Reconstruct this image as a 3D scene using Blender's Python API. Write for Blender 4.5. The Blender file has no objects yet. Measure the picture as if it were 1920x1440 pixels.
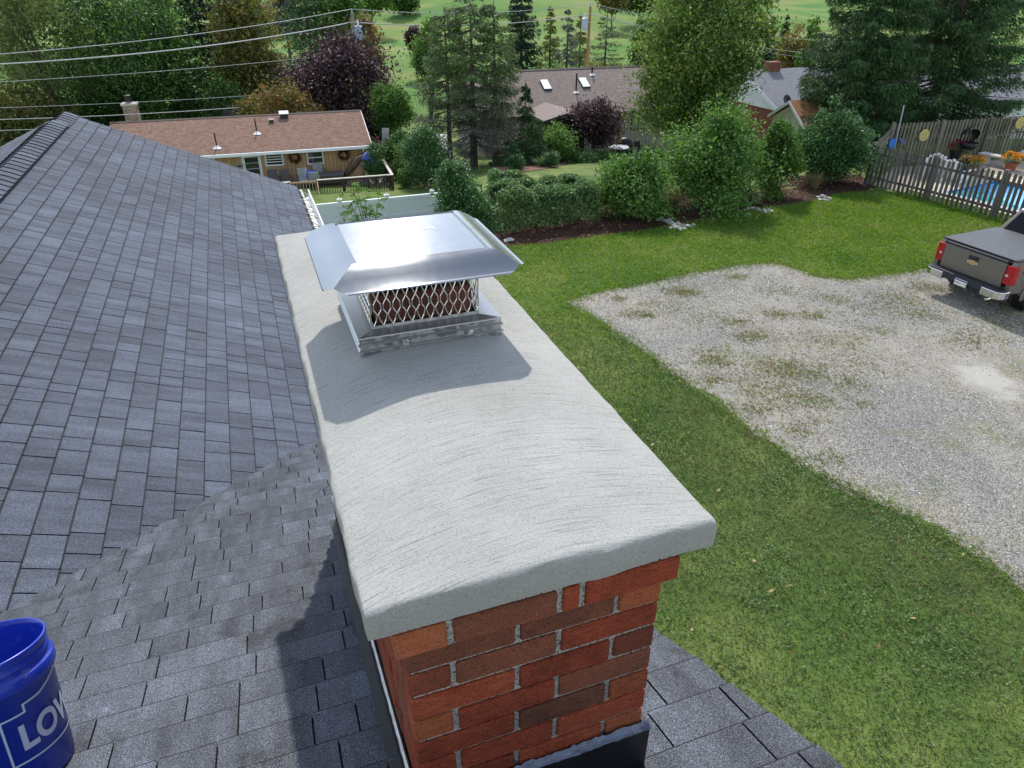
import bpy, math, random
import numpy as np
from mathutils import Matrix, Vector

C = bpy.context.scene.collection
SC = bpy.context.scene
R = math.radians

# ------------------------------------------------------------------ camera
F_PX, PITCH, CAM_H = 1330.0, math.atan(780 / 1330.0), 7.0
cam_d = bpy.data.cameras.new('camera')
cam_d.sensor_width = 36.0
cam_d.lens = 36.0 * F_PX / 1920.0
cam_d.clip_start, cam_d.clip_end = 0.05, 3000.0
cam = bpy.data.objects.new('camera', cam_d)
C.objects.link(cam)
cam.location = (0, 0, CAM_H)
cam.rotation_euler = (R(90) - PITCH, 0, 0)
SC.camera = cam

# ------------------------------------------------------------------ sky, sun, exposure
HROT = R(20.0)                                     # the house is turned 20 degrees
HM = Matrix.Translation((0, 0, CAM_H)) @ Matrix.Rotation(HROT, 4, 'Z')   # house frame: x = e, y = n, z relative to the camera
sun_dir = (HM.to_3x3() @ Vector((0.235, 0.94, 1.06))).normalized()
sun_el = math.asin(sun_dir.z)
world = bpy.data.worlds.new('World')
SC.world = world
world.use_nodes = True
wn = world.node_tree
bg = wn.nodes['Background']
sky = wn.nodes.new('ShaderNodeTexSky')
sky.sky_type = 'NISHITA'
sky.sun_disc = False
sky.sun_elevation = sun_el
sky.sun_rotation = math.atan2(sun_dir.x, sun_dir.y)
sky.dust_density = 0.3
sky.air_density = 1.0
sky.ozone_density = 1.0
hz = wn.nodes.new('ShaderNodeHueSaturation')        # sky desaturated all over to neutralise its blue fill
hz.inputs['Saturation'].default_value = 0.62
wn.links.new(sky.outputs[0], hz.inputs['Color'])
wn.links.new(hz.outputs[0], bg.inputs[0])
bg.inputs[1].default_value = 0.15
sun_d = bpy.data.lights.new('sun', 'SUN')
sun_d.energy = 2.1
sun_d.angle = R(0.9)
sun_d.color = (1.0, 0.95, 0.86)
sun = bpy.data.objects.new('sun', sun_d)
C.objects.link(sun)
sun.rotation_euler = sun_dir.to_track_quat('Z', 'Y').to_euler()
SC.view_settings.view_transform = 'Standard'
SC.view_settings.look = 'None'
SC.view_settings.exposure = 0.90
SC.view_settings.gamma = 1.0
SC.view_settings.use_curve_mapping = False

# ------------------------------------------------------------------ helpers
WMAT = {}


def link(o, wm, parent=None):
    C.objects.link(o)
    WMAT[o.name] = wm
    if parent is not None:
        o.parent = parent
        o.matrix_basis = WMAT[parent.name].inverted() @ wm
    else:
        o.matrix_basis = wm
    return o


def tag(o, label=None, cat=None, group=None, kind=None):
    if label: o['label'] = label
    if cat: o['category'] = cat
    if group: o['group'] = group
    if kind: o['kind'] = kind
    return o


def thing(name, label, cat, loc=(0, 0, 0), rz=0.0, group=None, wm=None):
    o = bpy.data.objects.new(name, None)
    o.empty_display_size = 0.2
    link(o, wm if wm is not None else Matrix.Translation(loc) @ Matrix.Rotation(rz, 4, 'Z'))
    return tag(o, label, cat, group)


def arr_mesh(name, verts, faces_flat, loop_counts, mats, midx=None, smooth=False):
    me = bpy.data.meshes.new(name)
    verts = np.asarray(verts, dtype=np.float32)
    me.vertices.add(len(verts))
    me.vertices.foreach_set('co', verts.ravel())
    ff = np.asarray(faces_flat, dtype=np.int32)
    lc = np.asarray(loop_counts, dtype=np.int32)
    me.loops.add(len(ff))
    me.loops.foreach_set('vertex_index', ff)
    me.polygons.add(len(lc))
    st = np.zeros(len(lc), dtype=np.int32)
    st[1:] = np.cumsum(lc)[:-1]
    me.polygons.foreach_set('loop_start', st)
    me.polygons.foreach_set('loop_total', lc)
    if midx is not None:
        me.polygons.foreach_set('material_index', np.asarray(midx, dtype=np.int32))
    me.polygons.foreach_set('use_smooth', np.full(len(lc), bool(smooth)))
    for m in (mats if isinstance(mats, (list, tuple)) else [mats]):
        me.materials.append(m)
    me.update(calc_edges=True)
    me.validate()
    return me


class MB:
    """collects polygons in one frame, then links them as one mesh object"""

    def __init__(s):
        s.v, s.f, s.m = [], [], []
        s.mi = 0

    def add(s, verts, faces, mi=None):
        b = len(s.v)
        s.v += [tuple(p) for p in verts]
        for f in faces:
            s.f.append([b + i for i in f])
            s.m.append(s.mi if mi is None else mi)
        return s

    def box(s, x0, x1, y0, y1, z0, z1, M=None, mi=None):
        v = [(x, y, z) for z in (z0, z1) for y in (y0, y1) for x in (x0, x1)]
        if M is not None: v = [M @ Vector(p) for p in v]
        return s.add(v, [(0, 2, 3, 1), (4, 5, 7, 6), (0, 1, 5, 4), (2, 6, 7, 3), (0, 4, 6, 2), (1, 3, 7, 5)], mi)

    def poly(s, pts, mi=None):
        return s.add(pts, [list(range(len(pts)))], mi)

    def prism(s, pts, off, mi=None):
        """polygon pts extruded by vector off"""
        n = len(pts)
        o = Vector(off)
        v = [Vector(p) for p in pts] + [Vector(p) + o for p in pts]
        f = [list(range(n))[::-1], list(range(n, 2 * n))] + [(i, (i + 1) % n, n + (i + 1) % n, n + i) for i in range(n)]
        return s.add(v, f, mi)

    def tube(s, pts, rad, sides=6, cap=True, mi=None):
        pts = [Vector(p) for p in pts]
        if not hasattr(rad, '__len__'): rad = [rad] * len(pts)
        v, f = [], []
        for i, p in enumerate(pts):
            d = (pts[min(i + 1, len(pts) - 1)] - pts[max(i - 1, 0)])
            if d.length < 1e-9: d = Vector((0, 0, 1))
            d.normalize()
            a = d.cross(Vector((0, 0, 1)) if abs(d.z) < 0.9 else Vector((1, 0, 0))).normalized()
            b = d.cross(a)
            for k in range(sides):
                t = 2 * math.pi * k / sides
                v.append(p + (a * math.cos(t) + b * math.sin(t)) * rad[i])
        for i in range(len(pts) - 1):
            for k in range(sides):
                k2 = (k + 1) % sides
                f.append((i * sides + k, i * sides + k2, (i + 1) * sides + k2, (i + 1) * sides + k))
        if cap:
            f.append(list(range(sides))[::-1])
            f.append([(len(pts) - 1) * sides + k for k in range(sides)])
        return s.add(v, f, mi)

    def lathe(s, prof, sides=24, M=None, mi=None, a0=0.0, a1=2 * math.pi):
        """prof: list of (r, z)"""
        v, f = [], []
        full = abs(a1 - a0 - 2 * math.pi) < 1e-6
        ns = sides if full else sides + 1
        for r, z in prof:
            for k in range(ns):
                t = a0 + (a1 - a0) * k / sides
                p = Vector((r * math.cos(t), r * math.sin(t), z))
                v.append(M @ p if M is not None else p)
        for i in range(len(prof) - 1):
            for k in range(sides):
                k2 = (k + 1) % ns
                f.append((i * ns + k, i * ns + k2, (i + 1) * ns + k2, (i + 1) * ns + k))
        return s.add(v, f, mi)

    def build(s, name, mats, parent=None, frame=None, smooth=False, kind=None, origin=None):
        fr = frame if frame is not None else Matrix.Identity(4)
        if parent is not None:
            wm = WMAT[parent.name]
        else:
            wm = Matrix.Translation(origin) if origin is not None else Matrix.Identity(4)
        T = np.array(wm.inverted() @ fr)
        v = np.array([tuple(p) for p in s.v], dtype=np.float64).reshape(-1, 3)
        v = v @ T[:3, :3].T + T[:3, 3]
        ff = [i for f in s.f for i in f]
        me = arr_mesh(name, v, ff, [len(f) for f in s.f], mats, s.m, smooth)
        o = bpy.data.objects.new(name, me)
        link(o, wm, parent)
        if kind: o['kind'] = kind
        return o


def inst(name, me, wm, parent=None):
    return link(bpy.data.objects.new(name, me), wm, parent)


def bevel(o, w, seg=2, ang=40):
    m = o.modifiers.new('bevel', 'BEVEL')
    m.width = w
    m.segments = seg
    m.limit_method = 'ANGLE'
    m.angle_limit = R(ang)
    return o


# ------------------------------------------------------------------ materials
class NT:
    def __init__(s, name):
        s.m = bpy.data.materials.new(name)
        s.m.use_nodes = True
        s.t = s.m.node_tree
        s.b = s.t.nodes['Principled BSDF']
        s.out = s.t.nodes['Material Output']

    def n(s, typ, **kw):
        nd = s.t.nodes.new('ShaderNode' + typ)
        for k, v in kw.items():
            if k.startswith('i_'):
                key = k[2:].replace('_', ' ')
                nd.inputs[int(key) if key.isdigit() else key].default_value = v
            else:
                setattr(nd, k, v)
        return nd

    def l(s, a, b):
        s.t.links.new(a, b)

    def pos(s, rot=0.0, scale=(1, 1, 1)):
        """world position, turned by -rot and scaled"""
        g = s.n('NewGeometry')
        p = g.outputs['Position']
        if rot:
            vr = s.n('VectorRotate', rotation_type='Z_AXIS')
            vr.inputs['Angle'].default_value = -rot
            s.l(p, vr.inputs['Vector'])
            p = vr.outputs[0]
        if scale != (1, 1, 1):
            mp = s.n('VectorMath', operation='MULTIPLY')
            mp.inputs[1].default_value = scale
            s.l(p, mp.inputs[0])
            p = mp.outputs[0]
        return p

    def noise(s, vec, scale, detail=3.0, rough=0.55):
        nd = s.n('TexNoise')
        nd.inputs['Scale'].default_value = scale
        nd.inputs['Detail'].default_value = detail
        nd.inputs['Roughness'].default_value = rough
        if vec is not None: s.l(vec, nd.inputs['Vector'])
        return nd.outputs['Fac']

    def ramp(s, fac, stops):
        nd = s.n('ValToRGB')
        cr = nd.color_ramp
        while len(cr.elements) < len(stops): cr.elements.new(0.5)
        for e, (p, c) in zip(cr.elements, stops):
            e.position = p
            e.color = (*c, 1) if len(c) == 3 else c
        if fac is not None: s.l(fac, nd.inputs[0])
        return nd.outputs[0]

    def mix(s, fac, a, b, typ='MIX'):
        nd = s.n('Mix', data_type='RGBA', blend_type=typ)
        for sock, val in ((nd.inputs[0], fac), (nd.inputs[6], a), (nd.inputs[7], b)):
            if hasattr(val, 'is_output'): s.l(val, sock)
            elif isinstance(val, (int, float)): sock.default_value = val
            else: sock.default_value = (*val, 1)
        return nd.outputs[2]

    def math(s, op, a, b=None):
        nd = s.n('Math', operation=op)
        for i, val in enumerate((a, b)):
            if val is None: continue
            if hasattr(val, 'is_output'): s.l(val, nd.inputs[i])
            else: nd.inputs[i].default_value = val
        return nd.outputs[0]

    def rnd(s):
        """random per object and per loose piece"""
        oi = s.n('ObjectInfo')
        g = s.n('NewGeometry')
        a = s.math('ADD', oi.outputs['Random'], g.outputs['Random Per Island'])
        return s.math('FRACT', a)

    def bump(s, h, strength, dist=0.01):
        nd = s.n('Bump')
        nd.inputs['Strength'].default_value = strength
        nd.inputs['Distance'].default_value = dist
        s.l(h, nd.inputs['Height'])
        s.l(nd.outputs[0], s.b.inputs['Normal'])
        return nd

    def fin(s, col=None, rough=0.8, metal=0.0, spec=None):
        if col is not None:
            if hasattr(col, 'is_output'): s.l(col, s.b.inputs['Base Color'])
            else: s.b.inputs['Base Color'].default_value = (*col, 1)
        if hasattr(rough, 'is_output'): s.l(rough, s.b.inputs['Roughness'])
        else: s.b.inputs['Roughness'].default_value = rough
        s.b.inputs['Metallic'].default_value = metal
        if spec is not None: s.b.inputs['Specular IOR Level'].default_value = spec
        return s.m


def pm(name, c, rough=0.7, vary=0.2, scale=3.0, bump=0.0, bscale=40.0, metal=0.0, stretch=(1, 1, 1), spec=None):
    """plain surface: a colour that wanders a little, with optional fine relief"""
    t = NT(name)
    p = t.pos(HROT, stretch)
    f = t.noise(p, scale, 4.0)
    a = tuple(max(0, x * (1 - vary)) for x in c)
    b = tuple(min(1, x * (1 + vary)) for x in c)
    col = t.ramp(f, [(0.3, a), (0.7, b)])
    if bump: t.bump(t.noise(p, bscale, 3.0), bump, 0.01)
    return t.fin(col, rough, metal, spec)


def leafm(name, cols, trans=0.28, hue_noise=0.5, rough=0.55, wr=0.65, wn_=0.45):
    """leaf material: colour by leaf, light passes through the blade"""
    t = NT(name)
    r = t.rnd()
    nz = t.noise(t.pos(), hue_noise, 2.0)
    f = t.math('ADD', t.math('MULTIPLY', r, wr), t.math('MULTIPLY', nz, wn_))
    n = len(cols)
    col = t.ramp(f, [(0.15 + 0.75 * i / max(1, n - 1), c) for i, c in enumerate(cols)])
    t.fin(col, rough, 0, 0.35)
    tr = t.n('BsdfTranslucent')
    hs = t.n('HueSaturation')
    hs.inputs['Hue'].default_value = 0.485
    hs.inputs['Saturation'].default_value = 1.15
    hs.inputs['Value'].default_value = 1.5
    t.l(col, hs.inputs['Color'])
    t.l(hs.outputs[0], tr.inputs['Color'])
    mx = t.n('MixShader')
    mx.inputs[0].default_value = trans
    t.l(t.b.outputs[0], mx.inputs[1])
    t.l(tr.outputs[0], mx.inputs[2])
    t.l(mx.outputs[0], t.out.inputs['Surface'])
    return t.m


def shingle_mat(name, lo, mid, hi, band_axis):
    """granule-covered shingle; blended colour drops run across each tab"""
    t = NT(name)
    p = t.pos(HROT)
    r = t.rnd()
    # blend bands: noise long across the tab, short along the course, shifted per tab
    mp = t.n('VectorMath', operation='MULTIPLY')
    mp.inputs[1].default_value = (1.5, 11.0, 1.5) if band_axis == 'n' else (11.0, 1.5, 1.5)
    t.l(p, mp.inputs[0])
    ad = t.n('VectorMath', operation='ADD')
    t.l(mp.outputs[0], ad.inputs[0])
    cx = t.n('CombineXYZ')
    t.l(t.math('MULTIPLY', r, 7.0), cx.inputs[2])
    t.l(cx.outputs[0], ad.inputs[1])
    band = t.noise(ad.outputs[0], 1.0, 3.0, 0.6)
    big = t.noise(p, 0.7, 3.0)
    f = t.math('ADD', t.math('ADD', t.math('MULTIPLY', band, 0.72), t.math('MULTIPLY', r, 0.16)), t.math('MULTIPLY', t.math('SUBTRACT', big, 0.5), 0.5))
    col = t.ramp(f, [(0.28, lo), (0.5, mid), (0.78, hi)])
    if band_axis == 'e':
        dn = t.noise(p, 5.5, 5.0, 0.7)
        col = t.mix(1.0, col, t.ramp(dn, [(0.34, (0.66, 0.65, 0.62)), (0.45, (0.97, 0.97, 0.96)), (0.60, (1.0, 1.0, 1.0)), (0.70, (1.40, 1.42, 1.47))]), 'MULTIPLY')
    g1 = t.noise(p, 330.0, 2.0, 0.7)
    gr = t.ramp(g1, [(0.34, (0.30, 0.30, 0.31)), (0.50, (0.85, 0.85, 0.85)), (0.63, (1.9, 1.95, 2.05)), (0.74, (3.2, 3.2, 3.3))])
    col = t.mix(1.0, col, gr, 'MULTIPLY')
    t.bump(g1, 0.55, 0.004)
    return t.fin(col, 0.93, 0, 0.25)


M = {}
M['shingle_a'] = shingle_mat('blue grey shingle', (0.068, 0.074, 0.091), (0.104, 0.116, 0.144), (0.152, 0.176, 0.222), 'n')
M['shingle_b'] = shingle_mat('weathered grey shingle', (0.064, 0.068, 0.078), (0.104, 0.112, 0.130), (0.156, 0.172, 0.204), 'e')
M['shingle_edge'] = pm('asphalt edge and butt shade', (0.018, 0.018, 0.020), 0.95)
M['deck_felt'] = pm('roofing felt', (0.020, 0.020, 0.022), 0.95)
M['vent_black'] = pm('black vent filter', (0.012, 0.012, 0.013), 0.9, bump=0.5, bscale=120)


def crown_mat():
    t = NT('broomed concrete')
    p = t.pos(HROT)
    # broom strokes: long across the crown, slightly bowed
    sp = t.n('SeparateXYZ'); t.l(p, sp.inputs[0])
    e = t.math('SUBTRACT', sp.outputs[0], 0.37)
    bow = t.math('MULTIPLY', t.math('MULTIPLY', e, e), 0.55)
    wob = t.math('MULTIPLY', t.noise(p, 2.2, 2.0), 0.035)
    n2 = t.math('ADD', t.math('ADD', sp.outputs[1], bow), wob)
    cb = t.n('CombineXYZ')
    t.l(t.math('MULTIPLY', e, 7.5), cb.inputs[0])
    t.l(t.math('MULTIPLY', n2, 290.0), cb.inputs[1])
    st = t.noise(cb.outputs[0], 1.0, 5.0, 0.75)
    sand = t.noise(p, 260.0, 3.0, 0.7)
    blot = t.noise(p, 3.0, 4.0, 0.6)
    col = t.ramp(blot, [(0.3, (0.375, 0.368, 0.338)), (0.7, (0.465, 0.457, 0.425))])
    grv = t.ramp(st, [(0.36, (0.56, 0.56, 0.55)), (0.46, (0.95, 0.95, 0.95)), (0.7, (1.06, 1.06, 1.06))])
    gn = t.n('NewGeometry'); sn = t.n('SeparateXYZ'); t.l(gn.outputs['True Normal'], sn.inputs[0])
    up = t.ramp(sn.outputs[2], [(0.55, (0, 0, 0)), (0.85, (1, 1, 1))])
    col = t.mix(up, t.mix(1.0, col, (0.70, 0.70, 0.67), 'MULTIPLY'), t.mix(1.0, col, grv, 'MULTIPLY'))  # formed sides darker than the top: shade put into their colour
    sd = t.ramp(sand, [(0.30, (0.62, 0.62, 0.61)), (0.44, (0.95, 0.95, 0.95)), (0.65, (1.10, 1.10, 1.10))])
    col = t.mix(1.0, col, sd, 'MULTIPLY')
    h = t.math('ADD', t.math('MULTIPLY', t.math('MULTIPLY', st, up), 0.9), t.math('MULTIPLY', sand, 0.3))
    t.bump(h, 0.45, 0.006)
    return t.fin(col, 0.92, 0, 0.3)


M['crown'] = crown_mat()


def brick_mat(name, a, b, c):
    t = NT(name)
    tc = t.n('TexCoord')
    r = t.rnd()
    p = t.pos(HROT)
    ad = t.n('VectorMath', operation='MULTIPLY'); ad.inputs[1].default_value = (48, 48, 95); t.l(p, ad.inputs[0])
    st = t.noise(ad.outputs[0], 1.0, 4.0, 0.65)
    sp = t.noise(p, 260.0, 2.0)
    bl = t.noise(p, 9.0, 3.0)
    f = t.math('ADD', t.math('MULTIPLY', st, 0.5), t.math('ADD', t.math('MULTIPLY', bl, 0.5), t.math('MULTIPLY', t.math('SUBTRACT', r, 0.5), 0.25)))
    col = t.ramp(f, [(0.25, a), (0.5, b), (0.8, c)])
    pit = t.ramp(sp, [(0.30, (0.35, 0.35, 0.35)), (0.42, (1, 1, 1))])
    col = t.mix(1.0, col, pit, 'MULTIPLY')
    wt = t.ramp(t.noise(p, 55.0, 2.0), [(0.74, (0, 0, 0)), (0.80, (1, 1, 1))])
    col = t.mix(t.math('MULTIPLY', wt, 0.35), col, (0.55, 0.45, 0.38))
    t.bump(t.math('ADD', st, t.math('MULTIPLY', sp, 0.6)), 1.0, 0.012)
    return t.fin(col, 0.88, 0, 0.3)


M['brick_red'] = brick_mat('red brick', (0.15, 0.030, 0.013), (0.335, 0.062, 0.024), (0.47, 0.115, 0.050))
M['brick_orange'] = brick_mat('orange brick', (0.22, 0.055, 0.021), (0.37, 0.096, 0.034), (0.46, 0.145, 0.06))
M['brick_brown'] = brick_mat('brown brick', (0.115, 0.040, 0.023), (0.205, 0.070, 0.037), (0.33, 0.098, 0.046))
M['brick_dark'] = brick_mat('dark red brick', (0.12, 0.032, 0.018), (0.22, 0.055, 0.028), (0.30, 0.085, 0.04))


def mortar_mat():
    t = NT('porous mortar')
    p = t.pos()
    s = t.noise(p, 210.0, 2.0, 0.7)
    col = t.ramp(s, [(0.36, (0.03, 0.03, 0.028)), (0.46, (0.30, 0.29, 0.25)), (0.7, (0.48, 0.46, 0.40))])
    t.bump(s, 0.8, 0.004)
    return t.fin(col, 0.95)


M['mortar'] = mortar_mat()
M['flash'] = pm('black flashing', (0.008, 0.008, 0.010), 0.55, 0.3, 6, 0.1, 20)
M['sealant'] = pm('blue grey sealant', (0.16, 0.18, 0.23), 0.35, 0.35, 30, 0.6, 60)
M['caulk'] = pm('white caulk', (0.62, 0.60, 0.58), 0.6, 0.2, 20, 0.4, 60)


def steel_mat(name, c, rough, streak):
    t = NT(name)
    p = t.pos(HROT)
    mp = t.n('VectorMath', operation='MULTIPLY'); mp.inputs[1].default_value = streak; t.l(p, mp.inputs[0])
    br = t.noise(mp.outputs[0], 1.0, 3.0, 0.7)
    sm = t.noise(p, 5.0, 3.0)
    col = t.ramp(br, [(0.3, tuple(x * 0.93 for x in c)), (0.7, c)])
    rg = t.math('ADD', t.math('MULTIPLY', sm, 0.04), rough - 0.02)
    t.bump(sm, 0.10 if rough < 0.25 else 0.02, 0.01)
    t.b.inputs['Anisotropic'].default_value = 0.95
    tg = t.n('CombineXYZ')
    tg.inputs[0].default_value, tg.inputs[1].default_value = -math.sin(HROT), math.cos(HROT)
    t.l(tg.outputs[0], t.b.inputs['Tangent'])
    return t.fin(col, rg, 1.0)


M['steel'] = steel_mat('brushed stainless steel', (0.27, 0.282, 0.298), 0.165, (900, 9, 9))
M['steel_base'] = steel_mat('rolled stainless steel', (0.46, 0.46, 0.45), 0.30, (9, 900, 900))
M['mesh_wire'] = steel_mat('expanded steel', (0.70, 0.68, 0.66), 0.34, (40, 40, 40))
M['clay'] = pm('terracotta flue clay', (0.10, 0.030, 0.018), 0.9, 0.45, 8, 0.4, 60)
M['soot'] = pm('sooty black', (0.012, 0.009, 0.008), 0.95)
t_ = NT('scuffed blue plastic')
sc1 = t_.ramp(t_.noise(t_.pos(0, (1, 1, 0.35)), 60.0, 3.0, 0.7), [(0.66, (0, 0, 0)), (0.74, (1, 1, 1))])
sc2 = t_.ramp(t_.noise(t_.pos(), 16.0, 4.0, 0.7), [(0.60, (0, 0, 0)), (0.72, (1, 1, 1))])
bc_ = t_.mix(t_.math('MULTIPLY', sc2, 0.22), (0.012, 0.042, 0.42), (0.20, 0.25, 0.46))
bc_ = t_.mix(t_.math('MULTIPLY', sc1, 0.25), bc_, (0.42, 0.43, 0.46))
M['blue_plastic'] = t_.fin(bc_, t_.math('ADD', 0.30, t_.math('MULTIPLY', sc2, 0.3)))
M['print_white'] = pm('white print', (0.50, 0.56, 0.68), 0.5, 0.05)
M['white_vinyl'] = pm('white vinyl', (0.74, 0.77, 0.78), 0.45, 0.06, 0.6)
M['white_paint'] = pm('white paint', (0.78, 0.79, 0.77), 0.5, 0.06, 1.5)
M['cable'] = pm('weathered cable', (0.30, 0.28, 0.23), 0.7)
M['siding'] = pm('beige siding', (0.45, 0.41, 0.34), 0.7)

# ------------------------------------------------------------------ terrain
def sstep(a, b, x):
    t = np.clip((x - a) / (b - a), 0, 1)
    return t * t * (3 - 2 * t)


_ty = np.arange(-120, 900, 0.5)


def _tab(ys, zs, win):
    z = np.interp(_ty, ys, zs)
    k = np.ones(win) / win
    zp = np.pad(z, win, mode='edge')
    return np.convolve(zp, k, mode='same')[win:-win]


_far_y, _far_z = [60, 75, 90, 110, 150, 200, 300, 450, 900], [-5.3, -5.8, -5.0, -3.0, 0.5, 6.0, 16, 28, 50]
_mid = _tab([-120, 25, 30, 34, 40, 46, 53] + _far_y, [0, 0, -0.9, -1.5, -2.6, -3.6, -4.7] + _far_z, 7)
_left = _tab([-120, 15, 20, 25, 30, 34, 38, 42, 46, 53] + _far_y, [0, 0, -0.9, -1.75, -2.15, -2.5, -3.05, -3.3, -3.8, -4.7] + _far_z, 7)


def gz(x, y):
    x = np.asarray(x, dtype=float); y = np.asarray(y, dtype=float)
    m = np.interp(y, _ty, _mid); l = np.interp(y, _ty, _left)
    wl = sstep(-0.5, -4.5, x) if False else 1 - sstep(-4.5, -0.5, x)
    z = m * (1 - wl) + l * wl
    wr = sstep(8.5, 12.5, x) * (1 - sstep(34, 44, y))
    z = z * (1 - wr)
    w = sstep(70, 110, y)
    z = z + w * (1.3 * np.sin(x * 0.055 + 0.8) + 0.8 * np.sin(y * 0.09 + x * 0.03) + 0.5 * np.sin(x * 0.16 + y * 0.05))
    return z


def G(x, y):
    return float(gz(x, y))


def ray(u, v):
    a, b = (u - 960) / F_PX, (v - 720) / F_PX
    c, s = math.cos(PITCH), math.sin(PITCH)
    return a, c - s * b, -s - c * b


def at_y(u, v, y):
    """the point that distance ahead on the line of sight of a place in the photograph"""
    r = ray(u, v)
    t = y / r[1]
    return Vector((r[0] * t, y, CAM_H + r[2] * t))


def at_g(u, v):
    """where that line of sight meets the terrain"""
    r = ray(u, v)
    t = 2.0
    while t < 900:
        if CAM_H + r[2] * t < G(r[0] * t, r[1] * t): break
        t *= 1.004
    lo, hi = t / 1.004, t
    for _ in range(20):
        mi = (lo + hi) / 2
        if CAM_H + r[2] * mi < G(r[0] * mi, r[1] * mi): hi = mi
        else: lo = mi
    return Vector((r[0] * hi, r[1] * hi, G(r[0] * hi, r[1] * hi)))


def at_z(u, v, z):
    r = ray(u, v)
    t = (z - CAM_H) / r[2]
    return Vector((r[0] * t, r[1] * t, z))


def ppm(y, z):
    """photo pixels per metre at that distance"""
    return F_PX / (y * math.cos(PITCH) - (z - CAM_H) * math.sin(PITCH))


def lawn_mat():
    t = NT('mown grass')
    p = t.pos()
    big = t.noise(p, 0.22, 4.0, 0.6)
    med = t.noise(p, 1.3, 5.0, 0.7)
    mp = t.n('VectorMath', operation='MULTIPLY'); mp.inputs[1].default_value = (30, 18, 30); t.l(p, mp.inputs[0])
    fine = t.noise(mp.outputs[0], 1.0, 3.0, 0.7)
    f = t.math('ADD', t.math('MULTIPLY', big, 0.6), t.math('MULTIPLY', med, 0.4))
    col = t.ramp(f, [(0.36, (0.042, 0.080, 0.018)), (0.47, (0.085, 0.142, 0.030)), (0.56, (0.148, 0.195, 0.048)), (0.68, (0.27, 0.245, 0.11))])
    fr = t.ramp(fine, [(0.25, (0.55, 0.55, 0.5)), (0.5, (1, 1, 1)), (0.75, (1.4, 1.4, 1.3))])
    col = t.mix(1.0, col, fr, 'MULTIPLY')
    # thin dry turf on the far hillside
    sp = t.n('SeparateXYZ'); t.l(t.pos(), sp.inputs[0])
    mr = t.n('MapRange'); mr.inputs[1].default_value = 62; mr.inputs[2].default_value = 85
    t.l(sp.outputs[1], mr.inputs[0])
    mp2 = t.n('VectorMath', operation='MULTIPLY'); mp2.inputs[1].default_value = (0.05, 0.12, 0.2); t.l(p, mp2.inputs[0])
    hb = t.noise(mp2.outputs[0], 1.0, 5.0, 0.65)
    hcol = t.ramp(hb, [(0.42, (0.075, 0.185, 0.026)), (0.55, (0.145, 0.225, 0.04)), (0.64, (0.21, 0.235, 0.07)), (0.74, (0.28, 0.21, 0.10))])
    hcol = t.mix(0.6, hcol, fr, 'MULTIPLY')
    col = t.mix(mr.outputs[0], col, hcol)
    t.bump(t.math('ADD', fine, med), 0.6, 0.05)
    return t.fin(col, 0.9, 0, 0.2)


M['lawn'] = lawn_mat()

xs = np.unique(np.concatenate([np.arange(-400, -40, 20), np.arange(-40, 60, 1.0), np.arange(60, 500, 20)]))
ys = np.unique(np.concatenate([np.arange(-60, 16, 4), np.arange(16, 62, 0.75), np.arange(62, 160, 2.5), np.arange(160, 860, 20)]))
X, Y = np.meshgrid(xs, ys)
Z = gz(X, Y)
nx, ny = len(xs), len(ys)
vv = np.stack([X.ravel(), Y.ravel(), Z.ravel()], 1)
ii = (np.arange(ny - 1)[:, None] * nx + np.arange(nx - 1)[None, :]).ravel()
fc = np.stack([ii, ii + 1, ii + nx + 1, ii + nx], 1)
gnd = bpy.data.objects.new('ground', arr_mesh('ground', vv, fc.ravel(), np.full(len(fc), 4), M['lawn'], smooth=True))
link(gnd, Matrix.Identity(4))
tag(gnd, kind='structure')


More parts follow.
